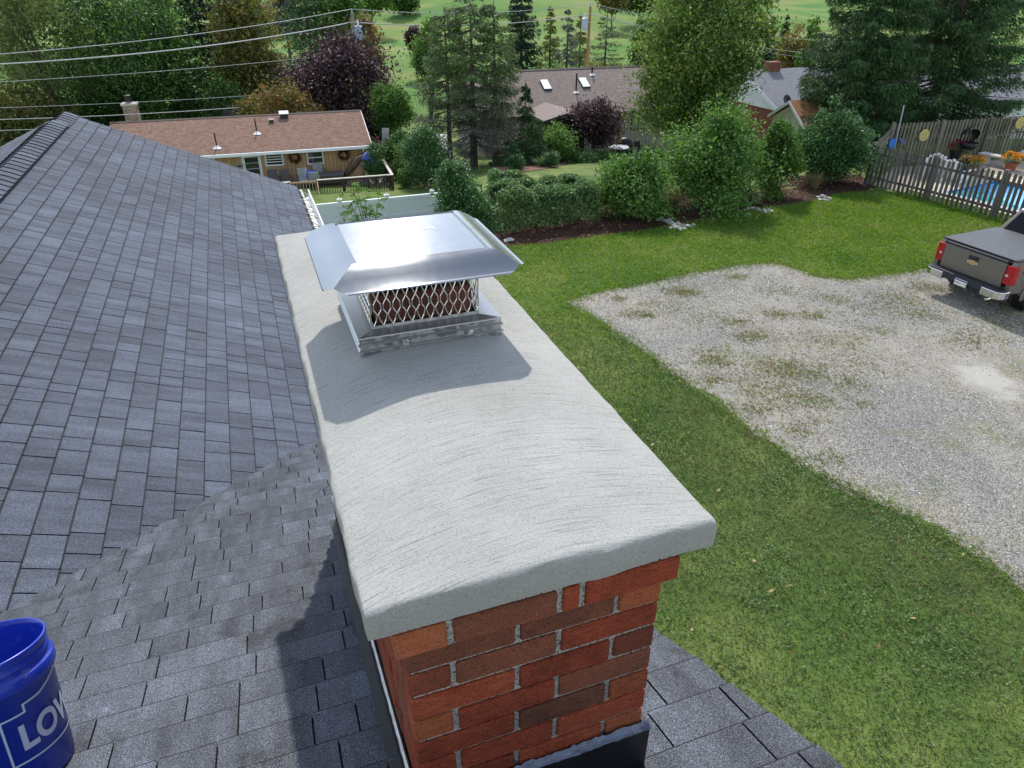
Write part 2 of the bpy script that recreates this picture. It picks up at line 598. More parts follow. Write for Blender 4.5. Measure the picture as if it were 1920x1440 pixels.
def gravel_mat():
    t = NT('crushed limestone gravel')
    p = t.pos()
    big = t.noise(p, 0.35, 5.0, 0.6)
    med = t.noise(p, 1.6, 5.0, 0.7)
    vo = t.n('TexVoronoi', feature='F1'); vo.inputs['Scale'].default_value = 48.0; t.l(p, vo.inputs['Vector'])
    st = t.ramp(vo.outputs['Color'], [(0.0, (0.20, 0.193, 0.18)), (0.5, (0.37, 0.357, 0.33)), (1.0, (0.60, 0.58, 0.53))])
    gap = t.ramp(vo.outputs['Distance'], [(0.35, (1, 1, 1)), (0.75, (0.42, 0.41, 0.39))])
    col = t.mix(1.0, st, gap, 'MULTIPLY')
    tint = t.ramp(big, [(0.35, (0.86, 0.86, 0.87)), (0.50, (1.05, 1.02, 0.96)), (0.62, (1.05, 0.94, 0.80)), (0.72, (1.28, 1.20, 1.06))])
    col = t.mix(1.0, col, tint, 'MULTIPLY')
    dust = t.ramp(t.math('ADD', t.math('MULTIPLY', med, 0.5), t.math('MULTIPLY', big, 0.5)), [(0.49, (0, 0, 0)), (0.60, (1, 1, 1))])
    col = t.mix(t.math('MULTIPLY', dust, 0.65), col, (0.40, 0.38, 0.335))
    # one smooth pale spot where fines have packed down
    pc = at_z(1852, 712, 0)
    vd = t.n('VectorMath', operation='SUBTRACT'); t.l(p, vd.inputs[0]); vd.inputs[1].default_value = tuple(pc)
    vs_ = t.n('VectorMath', operation='MULTIPLY'); t.l(vd.outputs[0], vs_.inputs[0]); vs_.inputs[1].default_value = (1.25, 0.95, 0)
    vl = t.n('VectorMath', operation='LENGTH'); t.l(vs_.outputs[0], vl.inputs[0])
    ds = t.math('ADD', vl.outputs['Value'], t.math('MULTIPLY', t.math('SUBTRACT', t.noise(p, 2.6, 5.0, 0.7), 0.5), 1.7))
    col = t.mix(t.ramp(ds, [(0.35, (0.85, 0.85, 0.85)), (0.80, (0, 0, 0))]), col, (0.50, 0.475, 0.42))
    # dry weeds flattened into the stone
    wd = t.noise(p, 0.55, 6.0, 0.7)
    wf = t.ramp(wd, [(0.54, (0, 0, 0)), (0.63, (1, 1, 1))])
    wfine = t.noise(p, 14.0, 3.0, 0.7)
    wk = t.math('MULTIPLY', wf, t.ramp(wfine, [(0.42, (0, 0, 0)), (0.58, (1, 1, 1))]))
    wcol = t.ramp(t.noise(p, 1.1, 2.0), [(0.42, (0.30, 0.235, 0.125)), (0.56, (0.25, 0.215, 0.10)), (0.68, (0.12, 0.16, 0.045))])
    col = t.mix(t.math('MULTIPLY', wk, 0.85), col, wcol)
    t.bump(t.math('SUBTRACT', 1.0, vo.outputs['Distance']), 0.9, 0.02)
    return t.fin(col, 0.9, 0, 0.25)


M['gravel'] = gravel_mat()


def mulch_mat():
    t = NT('bark mulch')
    p = t.pos()
    a = t.noise(p, 16.0, 4.0, 0.75)
    b = t.noise(p, 1.2, 4.0, 0.6)
    col = t.ramp(a, [(0.3, (0.020, 0.012, 0.009)), (0.5, (0.062, 0.032, 0.021)), (0.66, (0.12, 0.062, 0.04)), (0.78, (0.26, 0.18, 0.12))])
    col = t.mix(1.0, col, t.ramp(b, [(0.35, (0.7, 0.7, 0.7)), (0.65, (1.35, 1.25, 1.2))]), 'MULTIPLY')
    t.bump(a, 1.0, 0.04)
    return t.fin(col, 0.95, 0, 0.2)


M['mulch'] = mulch_mat()


def ragged(pts, step, amp, seed, closed=True):
    """subdivide an outline and make it uneven"""
    rg = random.Random(seed)
    out = []
    n = len(pts)
    ph = [rg.uniform(0, 6.28) for _ in range(6)]
    s = 0.0
    for i in range(n):
        a, b = Vector(pts[i]), Vector(pts[(i + 1) % n])
        L = (b - a).length
        k = max(1, int(L / step))
        nr = Vector((-(b - a).y, (b - a).x, 0)).normalized()
        for j in range(k):
            q = a.lerp(b, j / k)
            s += L / k
            w = amp * (0.5 * math.sin(s * 1.3 + ph[0]) + 0.35 * math.sin(s * 3.1 + ph[1]) + 0.25 * math.sin(s * 7.3 + ph[2]) + 0.3 * rg.uniform(-1, 1))
            out.append(q + nr * w)
    return out


def flat_sheet(name, pts, z, mat):
    import bmesh
    bm = bmesh.new()
    vs = [bm.verts.new((p[0], p[1], 0)) for p in pts]
    f = bm.faces.new(vs)
    bmesh.ops.triangulate(bm, faces=[f])
    x0, x1 = min(p[0] for p in pts), max(p[0] for p in pts)
    y0, y1 = min(p[1] for p in pts), max(p[1] for p in pts)
    if y1 > 22:                                   # follow the terrain where it falls away
        for k in range(int(x0), int(x1) + 1):
            bmesh.ops.bisect_plane(bm, geom=bm.verts[:] + bm.edges[:] + bm.faces[:], plane_co=(k, 0, 0), plane_no=(1, 0, 0))
        for k in ys:
            if y0 < k < y1: bmesh.ops.bisect_plane(bm, geom=bm.verts[:] + bm.edges[:] + bm.faces[:], plane_co=(0, float(k), 0), plane_no=(0, 1, 0))
    bmesh.ops.recalc_face_normals(bm, faces=bm.faces)
    for v in bm.verts: v.co.z = G(v.co.x, v.co.y) + z
    me = bpy.data.meshes.new(name)
    bm.to_mesh(me)
    bm.free()
    if len(me.polygons) and me.polygons[0].normal.z < 0: me.flip_normals()
    me.materials.append(mat)
    o = bpy.data.objects.new(name, me)
    link(o, Matrix.Identity(4))
    tag(o, kind='structure')
    return o


g_px = [(1062, 566), (1120, 550), (1200, 532), (1300, 512), (1390, 498), (1450, 491), (1478, 499), (1530, 518), (1580, 524), (1640, 520), (1720, 507), (1800, 492)]
g_top = [at_z(u, v, 0) for u, v in g_px]
g_bot = [at_z(u, v, 0) for u, v in [(1920, 1112), (1850, 1052), (1750, 992), (1640, 938), (1560, 900), (1500, 868), (1400, 800), (1330, 748), (1270, 705), (1200, 655), (1130, 606), (1080, 580)]]
g_pts = g_top + [Vector((20, 21, 0)), Vector((40, 20, 0)), Vector((40, -6, 0)), Vector((8.2, -3.0, 0)), Vector((6.8, 3.5, 0))] + g_bot
GRAVEL_POLY = [(p.x, p.y) for p in g_pts]
gravel = flat_sheet('gravel_driveway', ragged(g_pts, 0.09, 0.17, 3), 0.004, M['gravel'])

m_px = [(952, 462), (1010, 459), (1080, 449), (1180, 436), (1260, 424), (1330, 408), (1420, 393), (1500, 381), (1560, 367), (1610, 357), (1642, 352)]
m_f = [at_z(u, v, 0) for u, v in m_px]
m_b = [Vector((13.7, 28.2, 0)), Vector((11.0, 28.4, 0)), Vector((7.0, 26.6, 0)), Vector((3.0, 24.6, 0)), Vector((-1.2, 22.6, 0)), Vector((-1.3, 19.5, 0))]
mulch = flat_sheet('mulch_bed', ragged(m_f + m_b, 0.15, 0.07, 5), 0.012, M['mulch'])

# ------------------------------------------------------------------ our house: two shingled roofs meeting in a valley
PA, PB = 0.44, 0.345


def zA(e): return -2.414 - PA * (e + 0.848)
def zB(n): return -1.645 - PB * (n - 0.845)
def n_valley(e): return 0.845 + (0.769 + PA * (e + 0.848)) / PB


E_EAVE, N_RAKE, E_RIDGE, Z_RIDGE = 0.71, 12.1, -2.32, zA(-2.32)
N_RIDGE_B = -0.35
Z_RIDGE_B = zB(N_RIDGE_B)
N_EAVE_B = n_valley(E_EAVE)


def rake_b(n): return 1.03 + (n - 0.64) * (0.945 - 1.03) / (1.28 - 0.64) if n < 1.28 else 0.945 - 0.02 * (n - 1.28)


house = thing('shingled_house', 'grey shingled house whose roof fills the near left of the view', 'house', wm=Matrix.Translation((0, 0, 0)) @ Matrix.Translation(HM @ Vector((-2.3, 4, -7.0))) @ Matrix.Rotation(HROT, 4, 'Z'))
b = MB()   # walls
b.box(-5.0, 0.35, -8, 11.8, -7.0, -3.22)
b.prism([(-5.0, 11.8, -3.22), (0.35, 11.8, -3.22), (E_RIDGE, 11.8, Z_RIDGE - 0.12)], (0, -19.8, 0))
b.box(0.35, 0.74, -5.4, 4.75, -7.0, -3.22)
b.prism([(0.36, -5.4, -3.22), (0.36, 4.75, -3.22), (0.36, N_RIDGE_B, Z_RIDGE_B - 0.10)], (0.38, 0, 0))
b.build('wall', M['siding'], house, HM)
# roof decks under the shingles
b = MB()
nv0 = n_valley(E_RIDGE)
dk = 0.012
b.prism([(E_RIDGE, nv0, Z_RIDGE - dk), (E_EAVE, N_EAVE_B, zA(E_EAVE) - dk), (E_EAVE, N_RAKE, zA(E_EAVE) - dk), (E_RIDGE, N_RAKE, Z_RIDGE - dk)], (0, 0, -0.14))
wl = lambda e: Z_RIDGE + PA * (e - E_RIDGE)
b.prism([(-5.4, -8.5, wl(-5.4)), (E_RIDGE, -8.5, Z_RIDGE), (E_RIDGE, N_RAKE, Z_RIDGE), (-5.4, N_RAKE, wl(-5.4))], (0, 0, -0.15))
roof_a = b.build('main_roof', M['deck_felt'], house, HM)
b = MB()
eL = E_RIDGE - (Z_RIDGE_B - Z_RIDGE) / PA
nt = N_RIDGE_B
pts = [(-2.9, nt, zB(nt) - dk), (1.07, nt, zB(nt) - dk), (0.94, 1.28, zB(1.28) - dk), (0.87, N_EAVE_B, zB(N_EAVE_B) - dk), (E_EAVE, N_EAVE_B, zB(N_EAVE_B) - dk), (E_RIDGE, nv0, zB(nv0) - dk), (-2.9, nv0 - 0.6, zB(nv0 - 0.6) - dk)]
b.prism(pts, (0, 0, -0.14))
zs = zB(nt)
b.prism([(-5.0, nt, zs - dk), (-5.0, -5.8, zs - PB * 5.45 - dk), (1.07, -5.8, zs - PB * 5.45 - dk), (1.07, nt, zs - dk)], (0, 0, -0.14))
roof_b = b.build('wing_roof', M['deck_felt'], house, HM)


def clip_poly(poly, fn):
    """keep the side where fn(p) >= 0"""
    out = []
    for i in range(len(poly)):
        a, c = poly[i], poly[(i + 1) % len(poly)]
        fa, fc_ = fn(a), fn(c)
        if fa >= 0: out.append(a)
        if (fa >= 0) != (fc_ >= 0):
            t = fa / (fa - fc_)
            out.append((a[0] + (c[0] - a[0]) * t, a[1] + (c[1] - a[1]) * t))
    return out


def proj(p):
    """photo pixel of a world point, for choosing which pieces show largest"""
    c, s = math.cos(PITCH), math.sin(PITCH)
    z = p.z - CAM_H
    fw = p.y * c - z * s
    if fw < 0.2: return None
    return 960 + F_PX * p.x / fw, 720 + F_PX * (-p.y * s - z * c) / fw


def screen_area(pts):
    q = []
    for p in pts:
        a = proj(p)
        if a is None: return 0.0
        q.append((min(1920, max(0, a[0])), min(1440, max(0, a[1]))))
    return abs(sum(q[i][0] * q[(i + 1) % len(q)][1] - q[(i + 1) % len(q)][0] * q[i][1] for i in range(len(q)))) / 2


rg = random.Random(11)
tabs = []   # (area, which, verts, faces, midx)


def make_tab(which, e0, e1, n0, n1, lift):
    """one shingle tab, clipped at the valley, as a thin wedge that is thickest at its butt"""
    sq = [(e0, n0), (e1, n0), (e1, n1), (e0, n1)]
    if which == 'A':
        sq = clip_poly(sq, lambda p: p[1] - n_valley(p[0]) + 0.015)
        sq = clip_poly(sq, lambda p: N_RAKE + 0.01 - p[1])
        zf = lambda p: zA(p[0])
        nrm = Vector((PA, 0, 1)).normalized()
        w = lambda p: (p[0] - e0) / (e1 - e0)
    else:
        sq = clip_poly(sq, lambda p: n_valley(p[0]) - p[1] - 0.004)
        sq = clip_poly(sq, lambda p: rake_b(p[1]) - p[0] + 0.006 * math.sin(p[1] * 19) + 0.004 * math.sin(p[1] * 47))
        zf = lambda p: zB(p[1])
        nrm = Vector((0, PB, 1)).normalized()
        w = lambda p: (p[1] - n0) / (n1 - n0)
    if len(sq) < 3: return
    ar = abs(sum(sq[i][0] * sq[(i + 1) % len(sq)][1] - sq[(i + 1) % len(sq)][0] * sq[i][1] for i in range(len(sq))))
    if ar < 2e-4: return
    k = len(sq)
    lift_z = lambda p, h: Vector((p[0], p[1], zf(p))) + nrm * h
    hgt = lambda p: 0.0015 + (0.0075 + lift) * w(p)
    cut = 1 - (0.0060 if which == 'A' else 0.0032) / 0.1475                       # dark strip along the butt: its shadow line put into the colour
    up_ = clip_poly(sq, lambda p: cut - w(p))
    lo_ = clip_poly(sq, lambda p: w(p) - cut)
    V, F, MI = [], [], []
    for pl_, m_ in ((up_, 0), (lo_, 1)):
        if len(pl_) >= 3:
            F.append(list(range(len(V), len(V) + len(pl_)))); MI.append(m_)
            V += [lift_z(p, hgt(p)) for p in pl_]
    t0 = len(V)
    top = [lift_z(p, hgt(p)) for p in sq]
    V += top + [lift_z(p, -0.010) for p in sq]
    for i in range(k):
        F.append([t0 + k + i, t0 + k + (i + 1) % k, t0 + (i + 1) % k, t0 + i]); MI.append(1)
    tabs.append((screen_area([HM @ p for p in top]), which, V, F, MI))


EXP = 0.1355
k = 0
e = -1.232 - 7 * EXP
while e < E_EAVE + 0.02:                           # courses of the main roof: butt edge at e
    n = n_valley(e) - 0.5 + rg.uniform(0, 0.2)
    e0 = e - EXP - 0.012
    while n < N_RAKE:
        L = rg.choice([0.10, 0.13, 0.15, 0.18, 0.20, 0.23, 0.26, 0.30, 0.33])
        make_tab('A', max(e0, E_RIDGE + 0.02), min(e, E_EAVE + 0.02), n, n + L - 0.0075, rg.choice([0, 0.0008, 0.002]))
        n += L
    e += EXP
n = 1.109 - 11 * 0.1335
while n < N_EAVE_B + 0.03:                         # courses of the wing roof: butt edge at n
    e_ = -3.0 + rg.uniform(0, 0.3)
    while e_ < 1.1:
        L = rg.choice([0.12, 0.15, 0.18, 0.22, 0.25, 0.28, 0.33])
        make_tab('B', e_, e_ + L - 0.0052, n - 0.1335 - 0.012, n, rg.choice([0, 0.0008, 0.002]))
        e_ += L
    n += 0.1335
tabs.sort(key=lambda t: -t[0])
rest = {'A': MB(), 'B': MB()}
for i, (a, which, v, f, mi) in enumerate(tabs):
    par, mats = (roof_a, [M['shingle_a'], M['shingle_edge']]) if which == 'A' else (roof_b, [M['shingle_b'], M['shingle_edge']])
    if i < 300:
        q = MB()
        for ff, m_ in zip(f, mi): pass
        bs = len(q.v); q.v += [tuple(p) for p in v]; q.f += [list(x) for x in f]; q.m += mi
        q.build('shingle', mats, par, HM)
    else:
        q = rest[which]
        bs = len(q.v)
        q.v += [tuple(p) for p in v]; q.f += [[bs + j for j in x] for x in f]; q.m += mi
rest['A'].build('shingle_courses', [M['shingle_a'], M['shingle_edge']], roof_a, HM, kind='stuff')
rest['B'].build('shingle_courses', [M['shingle_b'], M['shingle_edge']], roof_b, HM, kind='stuff')
# plain courses on the far side of the ridge
q = MB()
sl = Vector((-1, 0, -PA)).normalized()
nn = Vector((-PA, 0, 1)).normalized()
for i in range(22):
    n = 1.0
    e_top = E_RIDGE - i * EXP
    while n < N_RAKE - 0.05:
        L = rg.choice([0.15, 0.2, 0.26, 0.33])
        n1 = min(n + L - 0.006, N_RAKE)
        p = [(e_top, n), (e_top - EXP - 0.01, n), (e_top - EXP - 0.01, n1), (e_top, n1)]
        top = [Vector((x, y, wl(x))) + nn * (0.0015 + (0.006 if j in (1, 2) else 0)) for j, (x, y) in enumerate(p)]
        bot = [Vector((x, y, wl(x))) - nn * 0.008 for x, y in p]
        bs = len(q.v); q.v += [tuple(x) for x in top + bot]
        q.f += [[bs + j for j in x] for x in [(3, 2, 1, 0), (0, 1, 5, 4), (1, 2, 6, 5), (2, 3, 7, 6), (3, 0, 4, 7)]]; q.m += [0, 1, 1, 1, 1]
        n += L
q.build('far_shingle_courses', [M['shingle_a'], M['shingle_edge']], roof_a, HM, kind='stuff')
# ridge vent with its caps
rz = 0.035
b = MB()
b.prism([(E_RIDGE - 0.15, 2.2, zA(E_RIDGE + 0.15) + 0.004), (E_RIDGE + 0.15, 2.2, zA(E_RIDGE + 0.15) + 0.004), (E_RIDGE + 0.15, 2.2, zA(E_RIDGE + 0.15) + rz), (E_RIDGE, 2.2, Z_RIDGE + rz), (E_RIDGE - 0.15, 2.2, zA(E_RIDGE + 0.15) + rz)], (0, 9.15, 0))
b.build('ridge_vent', M['vent_black'], roof_a, HM)
n = 2.1
i = 0
while n < N_RAKE - 0.05:
    q = MB()
    low = 0.0 if n > 11.2 else rz
    n0, n1 = n, n + 0.165
    prof = []
    for e_, dz in ((-0.165, 0), (-0.08, 0.004), (0, 0.0), (0.08, 0.004), (0.165, 0)):
        z = Z_RIDGE - PA * abs(e_) + low + dz + 0.006
        prof.append((E_RIDGE + e_, z))
    tp = [(x, n0, z + 0.014) for x, z in prof] + [(x, n1, z + 0.003) for x, z in prof]
    bt = [(x, n0, z - 0.001) for x, z in prof] + [(x, n1, z - 0.002) for x, z in prof]
    q.v = tp + bt
    for j in range(4):
        q.f.append([j, j + 1, 5 + j + 1, 5 + j]); q.m.append(0)
        q.f.append([10 + j, 10 + j + 1, j + 1, j]); q.m.append(1)
    q.f.append([4, 14, 19, 9]); q.m.append(1)
    q.f.append([10, 0, 5, 15]); q.m.append(1)
    q.build('ridge_cap', [M['shingle_a'], M['shingle_edge']], roof_a, HM)
    n += 0.150
    i += 1
# rake trim, eave gutter
b = MB()
b.prism([(E_RIDGE, N_RAKE - 0.02, Z_RIDGE - 0.03), (E_EAVE, N_RAKE - 0.02, zA(E_EAVE) - 0.03), (E_EAVE, N_RAKE - 0.02, zA(E_EAVE) - 0.2), (E_RIDGE, N_RAKE - 0.02, Z_RIDGE - 0.2)], (0, 0.03, 0))
b.build('rake_board', M['white_paint'], roof_a, HM)
b = MB()
zg = zA(E_EAVE) - 0.03
pr = [(0.0, -0.13), (0.0, 0.0), (0.006, 0.0), (0.006, -0.12), (0.075, -0.12), (0.105, -0.06), (0.108, 0.006), (0.096, 0.008), (0.114, 0.012), (0.114, -0.062), (0.082, -0.128)]
b.prism([(E_EAVE + 0.025 + x, N_EAVE_B + 0.25, zg + z) for x, z in pr], (0, N_RAKE - N_EAVE_B - 0.3, 0))
gut = b.build('gutter', M['white_paint'], house, HM)
b = MB()
zb = zB(N_EAVE_B) - 0.03
b.prism([(E_EAVE + 0.14, N_EAVE_B + 0.02, zb - 0.13), (0.95, N_EAVE_B + 0.02, zb - 0.13), (0.95, N_EAVE_B + 0.02, zb), (E_EAVE + 0.14, N_EAVE_B + 0.02, zb)], (0, 0.1, 0))
b.build('gutter', M['white_paint'], house, HM)
b = MB()
b.prism([(0.93, N_RIDGE_B, Z_RIDGE_B - 0.16), (0.80, N_EAVE_B, zB(N_EAVE_B) - 0.16), (0.80, N_EAVE_B, zB(N_EAVE_B) - 0.32), (0.93, N_RIDGE_B, Z_RIDGE_B - 0.32)], (0.02, 0, 0))
b.build('rake_board', M['white_paint'], roof_b, HM)
# drip edge along the eave
b = MB()
b.prism([(E_EAVE - 0.02, N_EAVE_B + 0.1, zA(E_EAVE - 0.02) - 0.013), (E_EAVE + 0.025, N_EAVE_B + 0.1, zA(E_EAVE) - 0.03), (E_EAVE + 0.025, N_EAVE_B + 0.1, zA(E_EAVE) - 0.07)], (0, N_RAKE - N_EAVE_B - 0.12, 0))
b.build('drip_edge', M['white_paint'], roof_a, HM)
# heat cable zigzag over the eave
b = MB()
pts = []
n = 6.2
k = 0
while n < 11.9:
    up = (k % 2 == 0)
    e_ = E_EAVE - (0.06 if up else -0.06) + rg.uniform(-0.025, 0.025)
    z = zA(e_) + 0.016 if up else zA(E_EAVE) - 0.015 + rg.uniform(-0.02, 0.01)
    pts.append((e_, n, z))
    if not up: pts.append((e_ + 0.03, n + 0.05, z - 0.02))
    n += rg.uniform(0.10, 0.22)
    k += 1
b.tube(pts, 0.007, 5)
hc = b.build('heat_cable', M['cable'], None, HM, smooth=True, origin=HM @ Vector((E_EAVE, 9, zA(E_EAVE))))
tag(hc, 'pale cable zigzagging along the gutter edge of the grey roof', 'heat cable')
# bits of granule wear and dirt are in the material; two stray pebbles on the roof
# ------------------------------------------------------------------ the brick chimney
chim = thing('brick_chimney', 'red brick chimney with a broad grey concrete crown on the roof', 'chimney', wm=Matrix.Translation(HM @ Vector((0.366, 1.8, zB(1.8)))) @ Matrix.Rotation(HROT, 4, 'Z'))
SE0, SE1, SN0, SN1 = 0.109, 0.622, 0.845, 2.755    # brick faces of the shaft
Z_COR = -1.032                                      # underside of the projecting course
CZ = 0.0677
b = MB()
rc = 0.0075
b.box(SE0 + rc, SE1 - rc, SN0 + rc, SN1 - rc, -2.75, -0.97)
b.build('mortar_core', M['mortar'], chim, HM)
BRK = {'r': 'brick_red', 'o': 'brick_orange', 'n': 'brick_brown', 'd': 'brick_dark'}
bh, bj = 0.0585, 0.0110


def brick_mesh(L, D, H, mat, seed):
    """one brick with chipped, rounded arrises"""
    r = random.Random(seed)
    c = 0.0034
    q = MB()
    v = []
    for sx in (-1, 1):
        for sy in (-1, 1):
            for sz in (-1, 1):
                j = lambda: r.uniform(-0.0008, 0.0008)
                x, y, z = sx * L / 2, sy * D / 2, sz * H / 2
                v += [(x - sx * c, y - sy * c + 0, z + j()), (x - sx * c, y + j(), z - sz * c), (x + j(), y - sy * c, z - sz * c)]
    import bmesh
    bm = bmesh.new()
    vs = [bm.verts.new(p) for p in v]
    bmesh.ops.convex_hull(bm, input=vs)
    bmesh.ops.dissolve_limit(bm, angle_limit=0.12, verts=bm.verts, edges=bm.edges)
    me = bpy.data.meshes.new('brick')
    bm.to_mesh(me); bm.free()
    me.materials.append(mat)
    return me


_bc = {}


def brick(x0, x1, face, z_top, col, parent, depth=0.07, proud=0.0):
    """face: 'S' front (at n=const), 'W' left side, 'E' right side, 'N' back"""
    L = x1 - x0
    key = (round(L, 2), col, rg.randrange(3), depth)
    if key not in _bc: _bc[key] = brick_mesh(L, depth, bh, M[BRK[col]], hash(key[0:1]) % 97 + len(_bc))
    xc, zc = (x0 + x1) / 2, z_top - bh / 2
    jit = rg.uniform(-0.0015, 0.0015) - proud
    if face == 'S': loc, rot = (xc, N_S[0] + depth / 2 + jit, zc), 0
    elif face == 'N': loc, rot = (xc, N_S[1] - depth / 2 - jit, zc), 0
    elif face == 'W': loc, rot = (E_S[0] + depth / 2 + jit, xc, zc), math.pi / 2
    else: loc, rot = (E_S[1] - depth / 2 - jit, xc, zc), math.pi / 2
    wm = HM @ Matrix.Translation(loc) @ Matrix.Rotation(rot + rg.uniform(-0.002, 0.002), 4, 'Z') @ Matrix.Rotation(rg.uniform(-0.002, 0.002), 4, 'Y')
    inst('brick', _bc[key], wm, parent)


N_S, E_S = (SN0, SN1), (SE0, SE1)
rowsA = ['nno', 'dnr', 'rrd', 'onr', 'rno', 'orr', 'rno', 'rnr', 'nrr', 'rdo', 'nrr']
for r_ in range(10):
    zt = Z_COR - r_ * CZ - 0.003
    c = rowsA[r_]
    if r_ % 2 == 0: xsb = [(SE0, 0.3145), (0.3255, 0.5195), (0.5305, SE1)]
    else: xsb = [(SE0, 0.1875), (0.1985, 0.4005), (0.4115, SE1)]
    cols = list(c)
    if r_ % 2 == 0: cols = {'0': 'nno', '2': 'rrd', '4': 'rno', '6': 'rro', '8': 'nro'}[str(r_)]
    else: cols = {'1': 'dnr', '3': 'orn', '5': 'rrr', '7': 'onr', '9': 'rdr'}[str(r_)]
    for (x0, x1), cc in zip(xsb, cols): brick(x0, x1, 'S', zt, cc, chim)
side = MB()
for r_ in range(19):                                # left face down to the roof slope, in running bond
    zt = Z_COR - r_ * CZ - 0.003
    n0 = SN0 + 0.0715 if r_ % 2 else SN0 + 0.10
    if r_ % 2 == 0: n0 = SN0 + 0.0725
    n = n0 + (0.0 if r_ % 2 else 0.11)
    if r_ % 2 == 0 and zt - bh > zB(n0) - 0.05: brick(n0, n - bj, 'W', zt, rg.choice('rrdon'), chim)
    while n < SN1 - 0.08:
        n1 = min(n + 0.2, SN1)
        if zt > zB((n + n1) / 2) - 0.02: brick(n, n1, 'W', zt, rg.choice('rrrdonn'), chim)
        n += 0.2 + bj


def joined_bricks(name, face):
    q = MB()
    for r_ in range(24):
        zt = Z_COR - r_ * CZ - 0.003
        lo, hi = (SN0 + 0.0725, SN1) if face == 'E' else (SE0 + 0.0725, SE1 - 0.0725)
        x = lo
        first = 0.1 if r_ % 2 else 0.2
        while x < hi - 0.02:
            x1 = min(x + first, hi)
            first = 0.2
            zr = zB((x + x1) / 2 if face == 'E' else SN1)
            if zt > zr - 0.03:
                mi = rg.randrange(4)
                if face == 'E': q.box(SE1 - 0.07, SE1, x, x1, zt - bh, zt, mi=mi)
                else: q.box(x, x1, SN1 - 0.07, SN1, zt - bh, zt, mi=mi)
            x = x1 + bj
    q.build(name, [M[k] for k in ('brick_red', 'brick_orange', 'brick_brown', 'brick_dark')], chim, HM, kind='stuff')


joined_bricks('side_brickwork', 'E')
joined_bricks('back_brickwork', 'N')
# projecting course under the crown
N_S, E_S = (0.826, 2.774), (0.090, 0.645)
b = MB()
b.box(E_S[0] + rc, E_S[1] - rc, N_S[0] + rc, N_S[1] - rc, -1.029, -0.950)
b.build('corbel_core', M['mortar'], chim, HM)
zt = -0.9665
for (x0, x1), cc in zip([(0.090, 0.182), (0.194, 0.3885), (0.4005, 0.434), (0.4460, 0.645)], 'onrr'): brick(x0, x1, 'S', zt, cc, chim, 0.075)
n = N_S[0] + 0.077
while n < N_S[1] - 0.08:
    n1 = min(n + 0.2, N_S[1])
    brick(n, n1, 'W', zt, rg.choice('rrdon'), chim, 0.075)
    n += 0.2 + bj
q = MB()
n = N_S[0] + 0.077
while n < N_S[1] - 0.05:
    n1 = min(n + 0.2, N_S[1]); q.box(E_S[1] - 0.075, E_S[1], n, n1, zt - bh, zt, mi=rg.randrange(4)); n += 0.2 + bj
x = E_S[0] + 0.077
while x < E_S[1] - 0.09:
    q.box(x, min(x + 0.2, E_S[1] - 0.078), N_S[1] - 0.075, N_S[1], zt - bh, zt, mi=rg.randrange(4)); x += 0.2 + bj
q.build('corbel_brickwork', [M[k] for k in ('brick_red', 'brick_orange', 'brick_brown', 'brick_dark')], chim, HM, kind='stuff')
# thin upper course, mostly hidden by the crown
b = MB()
b.box(0.098, 0.640, 0.834, 2.766, -0.966, -0.943)
b.build('brick_ledge', M['brick_dark'], chim, HM)


